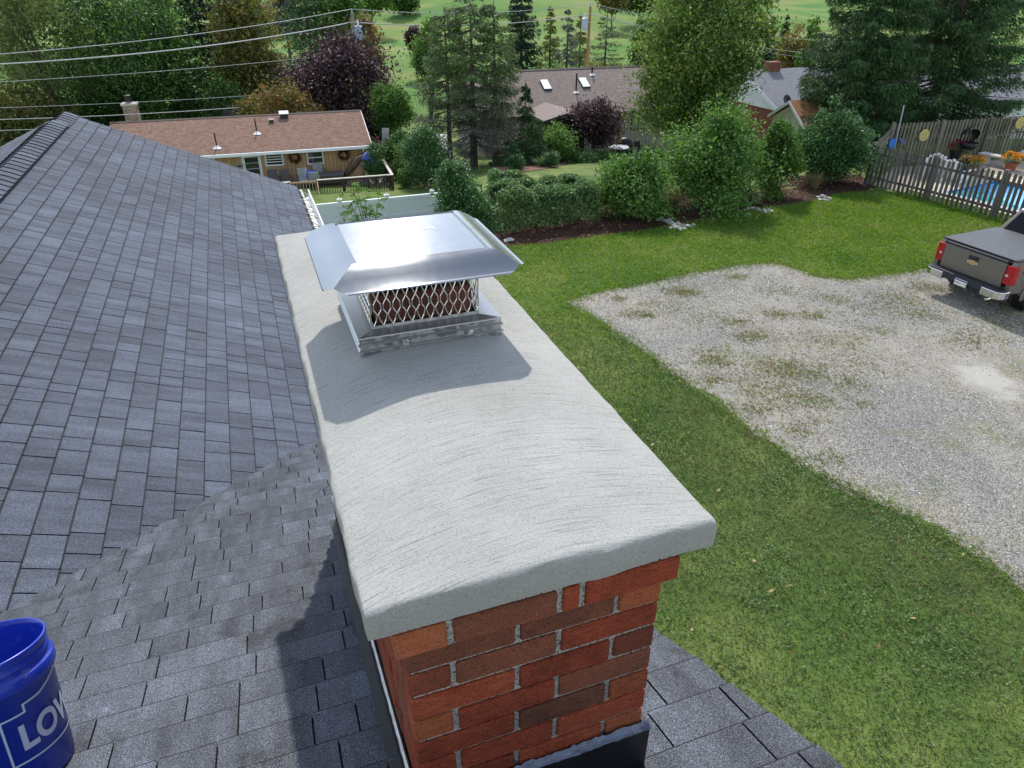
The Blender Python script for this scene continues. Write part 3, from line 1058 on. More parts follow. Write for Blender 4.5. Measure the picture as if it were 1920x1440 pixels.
# crown: a slab with a crowned, broom-finished top
def crown_mesh():
    CE0, CE1, CN0, CN1 = 0.046, 0.700, 0.815, 2.785
    ne, nn_ = 40, 100
    r = random.Random(4)
    ph = [r.uniform(0, 6.28) for _ in range(8)]
    def edge(s, k): return 0.0009 * math.sin(s * 9 + ph[k]) + 0.0014 * math.sin(s * 31 + ph[k + 1]) + 0.0008 * math.sin(s * 77 + ph[k + 2])
    verts, faces = [], []
    us = [-1, -0.992, -0.98, -0.965] + [-0.945 + 1.89 * i / 36 for i in range(37)] + [0.965, 0.98, 0.992, 1]
    vs = [0, 0.0012, 0.003, 0.0055, 0.0085] + [0.012 + 0.976 * j / 100 for j in range(101)] + [0.9915, 0.9945, 0.997, 0.9988, 1]
    ne, nn_ = len(us) - 1, len(vs) - 1
    for j, v in enumerate(vs):
        for i, u in enumerate(us):
            n = CN0 + (CN1 - CN0) * v
            e = (CE0 + CE1) / 2 + (CE1 - CE0) / 2 * u
            g = max(0.0, 1 - abs(u) ** 2.1)
            d = min(n - CN0, CN1 - n)
            h = 1 - (1 - min(d / 0.65, 1)) ** 1.8
            roll = 0.006 * (1 - (1 - min(d / 0.009, 1)) ** 2) + 0.004 * (1 - (1 - min((1 - abs(u)) * 0.327 / 0.007, 1)) ** 2) - 0.010
            z = -0.883 + 0.041 * g * (0.12 + 0.88 * h) + roll
            z += 0.0012 * math.sin(e * 23 + n * 5 + ph[3]) + 0.0010 * math.sin(n * 17 + ph[4]) * (1 - abs(u))
            if i in (0, ne): e += edge(n, 0 if i == 0 else 2)
            if j in (0, nn_): n += edge(e, 4 if j == 0 else 5)
            verts.append((e, n, z))
    W = ne + 1
    for j in range(nn_):
        for i in range(ne): faces.append((j * W + i, j * W + i + 1, (j + 1) * W + i + 1, (j + 1) * W + i))
    ring = [i for i in range(W)] + [j * W + ne for j in range(1, nn_ + 1)] + [nn_ * W + i for i in range(ne - 1, -1, -1)] + [j * W for j in range(nn_ - 1, 0, -1)]
    prev = ring
    for dz_abs, off in ((None, 0.002), (-0.9445, 0.0), (-0.9445, -0.03)):
        new = []
        for k, idx in enumerate(ring):
            x, y, z = verts[idx]
            cx, cy = (CE0 + CE1) / 2, (CN0 + CN1) / 2
            ex = 1 if x > CE1 - 0.02 else (-1 if x < CE0 + 0.02 else 0)
            ey = 1 if y > CN1 - 0.02 else (-1 if y < CN0 + 0.02 else 0)
            zz = z - 0.005 if dz_abs is None else dz_abs + (0.0025 * math.sin(k * 0.37 + ph[1]) + r.uniform(-0.001, 0.001) if off == 0.0 else 0)
            verts.append((x + ex * off, y + ey * off, zz))
            new.append(len(verts) - 1)
        for k in range(len(ring)):
            k2 = (k + 1) % len(ring)
            faces.append((prev[k2], prev[k], new[k], new[k2]))
        prev = new
    faces.append(prev[::-1])
    return verts, faces


v, f = crown_mesh()
b = MB(); b.add(v, f)
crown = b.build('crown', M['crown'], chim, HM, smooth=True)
crown.data.set_sharp_from_angle(angle=R(38))
bevel_m = None
# flashing
b = MB()
zf = -1.483
b.box(SE0 - 0.004, SE1 + 0.014, SN0 - 0.016, SN0 - 0.003, zB(0.845) - 0.02, zf)
b.box(SE1 + 0.002, SE1 + 0.0135, SN0 - 0.0155, SN0 + 0.10, zB(0.9) - 0.02, zf - 0.001)
b.prism([(SE0 - 0.006, SN0 - 0.10, zB(SN0 - 0.10) + 0.010), (SE1 + 0.012, SN0 - 0.10, zB(SN0 - 0.10) + 0.010), (SE1 + 0.012, SN0 - 0.01, zB(SN0 - 0.01) + 0.010), (SE0 - 0.006, SN0 - 0.01, zB(SN0 - 0.01) + 0.010)], (0, 0, -0.003))
b.build('front_flashing', M['flash'], chim, HM)
b = MB()
b.prism([(SE0 - 0.011, SN0 - 0.02, zB(SN0) + 0.15), (SE0 - 0.011, SN1, zB(SN1) + 0.15), (SE0 - 0.011, SN1, zB(SN1) - 0.02), (SE0 - 0.011, SN0 - 0.02, zB(SN0) - 0.02)], (0.008, 0, 0))
b.prism([(SE0 - 0.040, SN0 - 0.10, zB(SN0 - 0.10) + 0.011), (SE0 - 0.011, SN0 - 0.10, zB(SN0 - 0.10) + 0.011), (SE0 - 0.011, SN1, zB(SN1) + 0.011), (SE0 - 0.040, SN1, zB(SN1) + 0.011)], (0, 0, -0.004))
b.build('side_flashing', M['flash'], chim, HM)
b = MB()
b.prism([(SE1 + 0.003, SN0 + 0.02, zB(SN0) + 0.15), (SE1 + 0.003, SN1, zB(SN1) + 0.15), (SE1 + 0.003, SN1, zB(SN1) - 0.02), (SE1 + 0.003, SN0 + 0.02, zB(SN0) - 0.02)], (0.008, 0, 0))
b.build('side_flashing', M['flash'], chim, HM)
# bead of sealant smeared along the top of the front flashing, white caulk on the left side
def bead(p0, p1, out, nseg, w, seed):
    r = random.Random(seed)
    p0, p1, out = Vector(p0), Vector(p1), Vector(out)
    q = MB()
    for i in range(nseg + 1):
        p = p0.lerp(p1, i / nseg)
        a = w * (0.7 + 0.6 * r.random())
        z0, z1 = -a * (0.8 + 0.8 * r.random()), a * (0.8 + r.random())
        q.v += [tuple(p + out * 0.0005 + Vector((0, 0, z0))), tuple(p + out * (0.004 + 0.004 * r.random())), tuple(p - out * 0.010 + Vector((0, 0, z1)))]
    for i in range(nseg):
        for k in range(2):
            q.f.append([i * 3 + k, i * 3 + 3 + k, i * 3 + 4 + k, i * 3 + 1 + k]); q.m.append(0)
    return q


bead((SE0 - 0.004, SN0 - 0.0165, zf), (SE1 + 0.012, SN0 - 0.0165, zf), (0, -1, 0), 60, 0.007, 8).build('sealant_bead', M['sealant'], chim, HM, smooth=True)
bead((SE0 - 0.0115, SN0 - 0.01, zB(SN0) + 0.151), (SE0 - 0.0115, SN1, zB(SN1) + 0.151), (-0.4, 0, 0), 90, 0.003, 9).build('caulk_bead', M['caulk'], chim, HM, smooth=True)
# flue liner under the cap
b = MB()
fe0, fe1, fn0, fn1 = 0.240, 0.492, 1.668, 1.930
for t0, zt_ in ((0.0, -0.715),):
    w = 0.018
    b.box(fe0, fe1, fn0, fn0 + w, -0.88, zt_); b.box(fe0, fe1, fn1 - w, fn1, -0.88, zt_)
    b.box(fe0, fe0 + w, fn0 + w, fn1 - w, -0.88, zt_); b.box(fe1 - w, fe1, fn0 + w, fn1 - w, -0.88, zt_)
b.build('flue_liner', M['clay'], chim, HM)
b = MB()
b.box(fe0 + 0.018, fe1 - 0.018, fn0 + 0.018, fn1 - 0.018, -0.88, -0.862)
b.build('flue_throat', M['soot'], chim, HM)
# ------------------------------------------------------------------ steel chimney cap
cap = thing('chimney_cap', 'shiny stainless steel chimney cap with mesh sides on the concrete crown', 'chimney cap', wm=Matrix.Translation(HM @ Vector((0.373, 1.82, -0.85))) @ Matrix.Rotation(HROT, 4, 'Z'))
BE0, BE1, BN0, BN1 = 0.183, 0.560, 1.622, 1.985
ME0, ME1, MN0, MN1 = 0.222, 0.507, 1.653, 1.948
# base: rolled band, then a sloping shelf up to the screen
b = MB()
prof = [(0.0, -0.858), (0.0, -0.842), (-0.0045, -0.8395), (-0.0045, -0.8365), (0.001, -0.833), (0.001, -0.8235), (-0.0045, -0.8205), (-0.0045, -0.8175), (0.0005, -0.814), (0.0005, -0.8035), (-0.002, -0.8025), (-0.001, -0.8005), (0.003, -0.8)]
rings = []
for d, z in prof: rings.append([(BE0 + d, BN0 + d, z), (BE1 - d, BN0 + d, z), (BE1 - d, BN1 - d, z), (BE0 + d, BN1 - d, z)])
rings.append([(ME0, MN0, -0.7945), (ME1, MN0, -0.7945), (ME1, MN1, -0.7945), (ME0, MN1, -0.7945)])
rings.append([(ME0, MN0, -0.786), (ME1, MN0, -0.786), (ME1, MN1, -0.786), (ME0, MN1, -0.786)])
for ra, rb in zip(rings[:-1], rings[1:]):
    for k in range(4): b.poly([ra[k], ra[(k + 1) % 4], rb[(k + 1) % 4], rb[k]])
base = b.build('base', M['steel_base'], cap, HM)
sm = base.modifiers.new('thick', 'SOLIDIFY'); sm.thickness = 0.0012
# hex bolts in the band
for e_ in (0.301, 0.470):
    b = MB()
    Mx = Matrix.Translation((e_, BN0 - 0.001, -0.8265)) @ Matrix.Rotation(R(90), 4, 'X') @ Matrix.Rotation(rg.uniform(0, 1), 4, 'Z')
    b.lathe([(0.0, 0.008), (0.0055, 0.008), (0.007, 0.0065), (0.007, 0.002)], 6, Mx)
    b.lathe([(0.007, 0.002), (0.0105, 0.002), (0.0105, 0.0)], 16, Mx)
    b.build('bolt', M['mesh_wire'], cap, HM)
# expanded mesh screen: strands that touch in diamonds
ZM0, ZM1 = -0.787, -0.6125
Wd, Hd = 0.0247, 0.050


def strands(length):
    out = []
    ns = int(round(length / (Wd / 2)))
    for i in range(ns + 1):
        s = 1 if i % 2 else -1
        pts = []
        nz = 12
        for k in range(nz + 1):
            z = ZM0 + (ZM1 - ZM0) * k / nz
            ph = ((z - ZM0) / Hd) % 1.0
            tri = 1 - 4 * abs(ph - 0.5) if True else 0
            tri = max(-0.86, min(0.86, tri * 1.12)) / 0.86
            pts.append((i * (length / ns) + s * tri * Wd / 4 * 0.93, z))
        out.append(pts)
    return out


for face in range(4):
    q = MB()
    if face == 0: org, ax, L = (ME0, MN0), (1, 0), ME1 - ME0
    elif face == 1: org, ax, L = (ME1, MN0), (0, 1), MN1 - MN0
    elif face == 2: org, ax, L = (ME1, MN1), (-1, 0), ME1 - ME0
    else: org, ax, L = (ME0, MN1), (0, -1), MN1 - MN0
    for st in strands(L):
        q.tube([(org[0] + ax[0] * min(max(x, 0), L), org[1] + ax[1] * min(max(x, 0), L), z) for x, z in st], 0.0016, 4, cap=False)
    q.build('mesh_panel', M['mesh_wire'], cap, HM)
# lid
b = MB()
LE0, LE1, LN0, LN1 = 0.197, 0.530, 1.638, 1.962
ZT = -0.610
b.poly([(LE0 + .004, LN0 + .004, ZT), (LE1 - .004, LN0 + .004, ZT), (LE1 - .004, LN1 - .004, ZT), (LE0 + .004, LN1 - .004, ZT)])
prof = [(-0.004, 0.0), (0.0, -0.0012), (0.0035, 0.0018), (0.008, 0.0016), (0.018, -0.0015), (0.032, -0.0085), (0.050, -0.0200), (0.066, -0.0300), (0.082, -0.0385), (0.090, -0.0395), (0.0915, -0.0425), (0.087, -0.0440)]


def lid_side(k):
    rows = []
    for j, (d, dz) in enumerate(prof):
        d *= 0.95
        m = d if d <= 0.064 else 0.064 - (d - 0.064) * 1.35     # corners clipped where the flaps fold
        if k == 0: row = [(LE0 - m + (LE1 - LE0 + 2 * m) * t, LN0 - d, ZT + dz) for t in (0, .06, .25, .5, .75, .94, 1)]
        elif k == 1: row = [(LE1 + d, LN0 - m + (LN1 - LN0 + 2 * m) * t, ZT + dz) for t in (0, .06, .25, .5, .75, .94, 1)]
        elif k == 2: row = [(LE1 + m - (LE1 - LE0 + 2 * m) * t, LN1 + d, ZT + dz) for t in (0, .06, .25, .5, .75, .94, 1)]
        else: row = [(LE0 - d, LN1 + m - (LN1 - LN0 + 2 * m) * t, ZT + dz) for t in (0, .06, .25, .5, .75, .94, 1)]
        # the skirts are a little dished
        if 2 < j < 8: row = [(x, y, z - 0.0018 * math.sin(math.pi * i / 6)) for i, (x, y, z) in enumerate(row)]
        rows.append(row)
    base_i = len(b.v)
    for r_ in rows: b.v += r_
    for j in range(len(rows) - 1):
        for i in range(6):
            b.f.append([base_i + j * 7 + i + 1, base_i + j * 7 + i, base_i + (j + 1) * 7 + i, base_i + (j + 1) * 7 + i + 1]); b.m.append(0)


for k in range(4): lid_side(k)
lid = b.build('lid', M['steel'], cap, HM, smooth=True)
lid.data.set_sharp_from_angle(angle=R(13))
lid.data.polygons[0].use_smooth = False


def text_geo(s, size, extrude=0.0, bold=0.0):
    cu = bpy.data.curves.new('text', 'FONT')
    cu.body = s
    cu.size = size
    cu.extrude = extrude
    cu.align_x = 'CENTER'
    cu.offset = bold
    o = bpy.data.objects.new('text', cu)
    C.objects.link(o)
    dg = bpy.context.evaluated_depsgraph_get()
    me = bpy.data.meshes.new_from_object(o.evaluated_get(dg))
    vs = [v.co.copy() for v in me.vertices]
    fs = [list(p.vertices) for p in me.polygons]
    bpy.data.objects.remove(o)
    bpy.data.meshes.remove(me)
    return vs, fs


vs, fs = text_geo('HomeSaver Pro', 0.025, 0.0004)
b = MB()
b.add([(0.363 - p.x, 1.849 - p.y, ZT + 0.0008 + p.z) for p in vs], fs)
b.build('lettering', M['mesh_wire'], cap, HM)
b = MB()
b.lathe([(0.0165, 0.0005), (0.015, 0.0016), (0.0135, 0.0016), (0.012, 0.0004)], 28, Matrix.Translation((0.368, 1.8175, ZT)))
b.box(0.3665, 0.3695, 1.802, 1.834, ZT + 0.0004, ZT + 0.0022)
b.build('emblem', M['mesh_wire'], cap, HM)

# ------------------------------------------------------------------ blue bucket on the roof
slope = math.atan(PB)
BK = Vector((-0.862, 1.505, zB(1.505)))
BM_ = HM @ Matrix.Translation(BK) @ Matrix.Rotation(-slope, 4, 'X') @ Matrix.Rotation(R(-1.5), 4, 'Y') @ Matrix.Translation((0, 0, 0.011))
bucket = thing('bucket', 'blue plastic bucket standing on the grey roof, open at the top', 'bucket', wm=BM_)
RB, RT, HB = 0.131, 0.145, 0.365
rr = lambda z: RB + (RT - RB) * z / HB
b = MB()
prof = [(0.0, 0.004), (RB - 0.006, 0.004), (RB - 0.004, 0.0), (RB, 0.003), (rr(0.275), 0.275), (rr(0.275) + 0.010, 0.277), (rr(0.28) + 0.0115, 0.283), (rr(0.30) + 0.0105, 0.304), (rr(0.305) + 0.008, 0.308),
        (rr(0.31) + 0.001, 0.309), (rr(0.325), 0.325), (rr(0.327) + 0.003, 0.327), (rr(0.33) + 0.003, 0.331), (rr(0.333), 0.333), (rr(0.352), 0.352), (rr(0.354) + 0.004, 0.355), (rr(0.36) + 0.0045, 0.363), (rr(0.365) + 0.002, 0.3665), (rr(0.365) - 0.0015, 0.366),
        (rr(0.35) - 0.0028, 0.350), (rr(0.02) - 0.003, 0.02), (rr(0.01) - 0.012, 0.010), (0.0, 0.010)]
b.lathe(prof, 72)
b.build('body', M['blue_plastic'], bucket, BM_, smooth=True)

# ------------------------------------------------------------------ plants
def leaf_quads(rng, P, size, asp, d=None, up=0.35, jitter=0.35):
    """rhombic leaves at P; d gives a preferred blade direction"""
    n = len(P)
    dv = rng.normal(size=(n, 3))
    if d is not None: dv = d + dv * jitter
    dv /= np.linalg.norm(dv, axis=1, keepdims=True) + 1e-9
    nv = rng.normal(size=(n, 3)); nv[:, 2] = np.abs(nv[:, 2]) + up
    wv = np.cross(dv, nv); wv /= np.linalg.norm(wv, axis=1, keepdims=True) + 1e-9
    s = size * rng.uniform(0.65, 1.35, size=(n, 1))
    droop = np.zeros((n, 3)); droop[:, 2] = -0.12
    V = np.stack([P - dv * s * 0.5, P + wv * s * asp * 0.5 - dv * s * 0.06, P + dv * s * 0.5 + droop * s, P - wv * s * asp * 0.5 - dv * s * 0.06], 1)
    return V.reshape(-1, 3)


def leaf_object(name, V, mat, parent, kind=None):
    wm = WMAT[parent.name] if parent is not None else Matrix.Identity(4)
    o_ = np.array(wm.translation)
    Vl = V - o_ if parent is not None else V
    n = len(V) // 4
    me = arr_mesh(name, Vl, np.arange(4 * n), np.full(n, 4), mat)
    ob = bpy.data.objects.new(name, me)
    link(ob, wm, parent)
    if kind: ob['kind'] = kind
    return ob


def blob_points(rng, n, ctr, rad, nclump, cr, shell=0.55, flat=0.75, bottom=-1.0, lump=0.22):
    """points gathered in clumps over an ellipsoid's outer part"""
    ctr, rad = np.array(ctr), np.array(rad)
    d = rng.normal(size=(nclump * 2, 3))
    d /= np.linalg.norm(d, axis=1, keepdims=True)
    d = d[d[:, 2] > bottom][:nclump]
    ph = rng.uniform(0, 6.28, 4)
    lum = 1 + lump * (np.sin(d[:, 0] * 3.1 + ph[0]) * np.sin(d[:, 1] * 2.7 + ph[1]) + 0.6 * np.sin(d[:, 2] * 5 + ph[2] + d[:, 0] * 4))
    r = (rng.uniform(shell ** 3, 1, size=len(d)) ** (1 / 3)) * lum
    cc = ctr + d * rad * r[:, None]
    k = rng.integers(0, len(cc), n)
    g = rng.normal(size=(n, 3)); g[:, 2] *= flat
    cs = cr * rng.uniform(0.6, 1.3, size=len(cc))
    return cc[k] + g * cs[k][:, None] * 0.5, cc


def limbs(b, base, top, r0, targets, rng, nmax=18, wig=0.12):
    """tapered trunk and limbs that reach into the crown"""
    base, top = np.array(base), np.array(top)
    pts = []
    H = np.linalg.norm(top - base)
    for t in np.linspace(0, 1, 7):
        p = base + (top - base) * t + rng.normal(size=3) * H * 0.012 * (0 < t < 1)
        pts.append(tuple(p))
    rr_ = [r0 * (1.25 if i == 0 else 1 - 0.13 * i) for i in range(7)]
    b.tube(pts, rr_, 8)
    for c in targets[:nmax]:
        c = np.array(c)
        t = float(np.clip((c[2] - base[2]) / max(H, 0.1) * 0.6 + rng.uniform(-0.1, 0.1), 0.25, 0.92))
        s = base + (top - base) * t
        mid = s * 0.5 + c * 0.5 + np.array([0, 0, 0.06 * H]) + rng.normal(size=3) * H * 0.02
        b.tube([tuple(s), tuple(mid), tuple(c)], [r0 * 0.42 * (1 - 0.5 * t), r0 * 0.25, r0 * 0.07], 5, cap=False)


M['bark'] = pm('grey brown bark', (0.10, 0.082, 0.066), 0.95, 0.4, 6, 0.8, 40, stretch=(1, 1, 0.3))
M['bark_pale'] = pm('pale bark', (0.20, 0.17, 0.14), 0.95, 0.4, 6, 0.8, 40, stretch=(1, 1, 0.3))
LM = {
    'green': leafm('leaf green', [(0.035, 0.084, 0.015), (0.075, 0.169, 0.029), (0.139, 0.257, 0.047)]),
    'pear': leafm('pear leaf', [(0.035, 0.082, 0.019), (0.073, 0.156, 0.031), (0.161, 0.250, 0.056), (0.302, 0.324, 0.077)]),
    'bright': leafm('bright leaf', [(0.030, 0.082, 0.016), (0.066, 0.170, 0.032), (0.125, 0.245, 0.052), (0.22, 0.33, 0.085)]),
    'gloss': leafm('glossy leaf', [(0.025, 0.072, 0.022), (0.050, 0.130, 0.036), (0.108, 0.216, 0.072)], 0.25, 0.5, 0.38),
    'hedge': leafm('hedge leaf', [(0.033, 0.086, 0.028), (0.070, 0.157, 0.052), (0.146, 0.261, 0.095), (0.238, 0.309, 0.108)], 0.25, 0.5, 0.40),
    'willow': leafm('willow leaf', [(0.075, 0.112, 0.033), (0.150, 0.203, 0.068), (0.255, 0.285, 0.112)], 0.4),
    'dark': leafm('dark leaf', [(0.020, 0.055, 0.016), (0.044, 0.107, 0.024), (0.087, 0.178, 0.036)], 0.3),
    'autumn': leafm('turning leaf', [(0.039, 0.072, 0.018), (0.091, 0.124, 0.029), (0.182, 0.176, 0.044), (0.273, 0.163, 0.047)]),
    'gold': leafm('gold leaf', [(0.065, 0.085, 0.018), (0.14, 0.145, 0.034), (0.21, 0.165, 0.045), (0.28, 0.13, 0.06)]),
    'plum': leafm('plum leaf', [(0.014, 0.011, 0.014), (0.035, 0.019, 0.024), (0.074, 0.038, 0.046), (0.149, 0.088, 0.088)], 0.22),
    'spruce': leafm('spruce needle', [(0.014, 0.043, 0.017), (0.031, 0.082, 0.029), (0.066, 0.138, 0.043), (0.108, 0.192, 0.054)], 0.15, 0.6, 0.55, 0.6, 0.55),
    'spruce_lit': leafm('pale spruce needle', [(0.055, 0.100, 0.040), (0.115, 0.185, 0.066), (0.200, 0.275, 0.090)], 0.2),  # lit copy of spruce: sunlight on the needles put into the colour
    'twig': leafm('bare twig', [(0.057, 0.052, 0.041), (0.109, 0.099, 0.081), (0.196, 0.178, 0.149)], 0.0),
    'pine': leafm('dark pine needle', [(0.011, 0.027, 0.013), (0.021, 0.051, 0.024), (0.042, 0.081, 0.036)], 0.12),
    'larch': leafm('larch needle', [(0.090, 0.128, 0.030), (0.173, 0.210, 0.048), (0.270, 0.270, 0.068)], 0.3),
    'bluegrey': leafm('grey green needle', [(0.060, 0.078, 0.060), (0.112, 0.138, 0.108), (0.180, 0.210, 0.165)], 0.1),
    'blade': leafm('grass blade', [(0.031, 0.061, 0.015), (0.068, 0.120, 0.031), (0.119, 0.172, 0.053), (0.260, 0.232, 0.124)], 0.33, 0.6, 0.55, 0.5, 0.78),
    'dry': leafm('dry weed', [(0.16, 0.145, 0.065), (0.26, 0.21, 0.105), (0.36, 0.30, 0.17)], 0.3),
    'blade_far': leafm('sunlit grass blade', [(0.045, 0.115, 0.017), (0.105, 0.220, 0.030), (0.175, 0.285, 0.048), (0.29, 0.30, 0.11)], 0.40, 0.45, 0.55, 0.4, 0.75),  # lit copy of blade: brightness of the far lawn put into the colour
    'clover': leafm('clover leaf', [(0.060, 0.130, 0.035), (0.110, 0.195, 0.062), (0.18, 0.27, 0.110)], 0.3, 0.35),
    'straw': leafm('straw blade', [(0.135, 0.150, 0.053), (0.255, 0.240, 0.105), (0.420, 0.360, 0.195)], 0.35),
    'flower_orange': leafm('orange petal', [(0.450, 0.160, 0.010), (0.620, 0.280, 0.020), (0.650, 0.400, 0.030)], 0.3),
    'flower_red': leafm('red petal', [(0.160, 0.012, 0.030), (0.340, 0.020, 0.060)], 0.3),
}


def at_px(u, v, y): return at_y(u, v, y)


def broadleaf(name, label, cat, u, v_top, hw, y, leaf, n, size, v_bot=None, group=None, seed=0, trunk=True, nclump=60, crf=0.42, depth=1.0, asp=0.55, bark='bark', rtr=None, lift=0.0, lump=0.22, shell=0.5, base=None):
    """tree or shrub whose crown spans those photo heights at that distance; base stands on the terrain"""
    rng = np.random.default_rng(seed + 100)
    x = at_y(u, 300, y).x
    top = at_y(u, v_top, y)
    x = top.x
    zb = G(x, y) if base is None else base
    z0 = at_y(u, v_bot, y).z if v_bot is not None else zb
    z0 = max(z0, zb + lift)
    sc = ppm(y, (top.z + z0) / 2)
    rx = hw / sc
    rz = (top.z - z0) / 2
    t = thing(name, label, cat, (x, y, zb), group=group)
    n = int(n * 1.35)
    P, cc = blob_points(rng, n, (x, y, z0 + rz), (rx * 0.80, rx * 0.80 * depth, rz * 0.90), nclump, rx * crf, shell, lump=lump)
    if not trunk:                                  # shrubs are broadest low down
        zr = np.clip((P[:, 2] - z0 - rz) / rz, -1, 1)
        P[:, 0] = x + (P[:, 0] - x) * (1.0 - 0.26 * zr); P[:, 1] = y + (P[:, 1] - y) * (1.0 - 0.26 * zr)
    P = P[P[:, 2] > zb + 0.03]
    leaf_object('foliage', leaf_quads(rng, P, size, asp), LM[leaf], t)
    b = MB()
    if trunk:
        r0 = rtr or max(0.05, (top.z - zb) * 0.022)
        limbs(b, (x, y, zb - 0.1), (x + rng.normal() * 0.1, y, zb + (top.z - zb) * 0.72), r0, cc[rng.permutation(len(cc))], rng, 16)
        b.build('trunk', M[bark], t)
    else:
        for k in range(9):
            c = cc[rng.integers(len(cc))]
            b.tube([(x + rng.normal() * rx * 0.12, y + rng.normal() * rx * 0.12, zb - 0.05), tuple((np.array([x, y, zb]) + c) / 2 + rng.normal(size=3) * 0.05), tuple(c)], [0.03, 0.022, 0.008], 5, cap=False)
        b.build('stems', M[bark], t)
    return t


def conifer(name, label, u, v_top, hw, y, leaf, n, size, v_bot=None, seed=0, droop=0.25, levels=None, twig=0, sparse=1.0, taper=0.65, group=None, top_z=None, asp=0.32, rtr=None, cat='tree', hang=0.5, base=None, parts=None, x_off=0.0):
    """whorled branches on a straight leader; sprays of needles hang from every branch"""
    rng = np.random.default_rng(seed + 500)
    top = at_y(u, v_top, y)
    x = top.x + x_off
    zb = G(x, y) if base is None else base
    zt = top.z if top_z is None else zb + top_z
    z0 = max(zb + 0.15, at_y(u, v_bot, y).z) if v_bot is not None else zb + 0.3
    Rm = hw / ppm(y, (max(z0, zb) + min(zt, CAM_H)) / 2)
    H = zt - z0
    t = parts if parts is not None else thing(name, label, cat, (x, y, zb), group=group)
    lv = levels or int(H / 0.42)
    b = MB()
    r0 = rtr or (zt - zb) * 0.017
    b.tube([(x, y, zb - 0.1), (x + 0.02, y, zb + (zt - zb) * 0.5), (x, y, zt)], [r0 * 1.2, r0 * 0.65, 0.015], 8)
    P, D, TW, TD = [], [], [], []
    per = max(4, int(n / (lv * 7)))
    for i in range(lv):
        f = (i + rng.uniform(-0.3, 0.3)) / lv
        f = min(max(f, 0), 0.995)
        L0 = Rm * (1 - f) ** taper + 0.06 * Rm
        nb = 7
        a0 = rng.uniform(0, 6.28)
        for k in range(nb):
            if rng.random() > sparse: continue
            a = a0 + 6.283 * k / nb + rng.normal() * 0.25
            L = L0 * rng.uniform(0.72, 1.12)
            zc = z0 + H * f + rng.normal() * 0.10
            out = np.array([math.cos(a), math.sin(a), 0])
            side = np.array([-out[1], out[0], 0])
            tip_up = 0.12 * L
            def bp(s): return np.array([x, y, zc]) + out * L * s + np.array([0, 0, -droop * L * s * (1.35 - 0.55 * s) + tip_up * s ** 3])
            if L > 0.5: b.tube([tuple(bp(s)) for s in (0.0, 0.5, 1.0)], [max(0.012, 0.022 * L ** 0.7), 0.012 * L ** 0.5, 0.004], 4, cap=False)
            m = int(per * (0.35 + 0.9 * L / Rm))
            s = rng.uniform(0.12, 1.0, m) ** 0.75
            w = (0.10 + 0.26 * np.sin(np.clip(s, 0, 1) * 2.6)) * min(L, 2.4) * 0.55
            lat = rng.normal(size=m) * w * 0.6
            base_p = np.stack([bp(q) for q in s])
            dn = -np.abs(rng.normal(size=m)) * hang * 0.28 * min(L, 2.0) ** 0.5
            q = base_p + side * lat[:, None] + np.array([0, 0, 1.0]) * (dn - 0.25 * np.abs(lat))[:, None]
            dd = out[None, :] * 0.8 + side[None, :] * np.sign(lat)[:, None] * 0.7 + np.array([0, 0, -hang - 0.1])[None, :] * rng.uniform(0.3, 1.1, (m, 1))
            if twig and f < twig:
                keep = rng.random(m) < (f / twig) ** 1.3 * 0.8
                TW.append(q[~keep]); TD.append(dd[~keep])
                q, dd = q[keep], dd[keep]
            P.append(q); D.append(dd)
    P, D = np.concatenate(P), np.concatenate(D)
    ok = P[:, 2] > zb + 0.05
    leaf_object('foliage', leaf_quads(rng, P[ok], size, asp, D[ok], 0.6, 0.3), LM[leaf], t)
    if TW:
        TW, TD = np.concatenate(TW), np.concatenate(TD)
        ok = (TW[:, 2] > zb + 0.4) & (rng.random(len(TW)) < 0.8)
        leaf_object('bare_twigs', leaf_quads(rng, TW[ok], size * 1.9, 0.075, TD[ok], 0.6, 0.5), LM['twig'], t)
    b.build('trunk', M['bark'], t)
    return t


def ground_shrub(name, label, u, v, wpx, hpx, leaf, n, size, seed, cat='shrub', y=None, depth=1.0, asp=0.55, group=None, nclump=40, crf=0.42, flat=False):
    """low plant whose foot is at that photo place"""
    p = at_g(u, v) if y is None else Vector((at_y(u, v, y).x, y, G(at_y(u, v, y).x, y)))
    sc = ppm(p.y, p.z)
    hgt = hpx / sc
    rng = np.random.default_rng(seed + 900)
    rx = wpx / 2 / sc
    t = thing(name, label, cat, tuple(p), group=group)
    P, cc = blob_points(rng, n, (p.x, p.y, p.z + hgt * 0.5), (rx * 0.86, rx * 0.86 * depth, hgt * 0.46), nclump, rx * crf, 0.55, lump=0.12)
    P = P[P[:, 2] > p.z + 0.02]
    leaf_object('foliage', leaf_quads(rng, P, size, asp), LM[leaf], t)
    b = MB()
    for k in range(6):
        c = cc[rng.integers(len(cc))]
        b.tube([(p.x + rng.normal() * rx * 0.1, p.y + rng.normal() * rx * 0.1, p.z - 0.05), tuple(c)], [0.025, 0.008], 5, cap=False)
    b.build('stems', M['bark'], t)
    return t


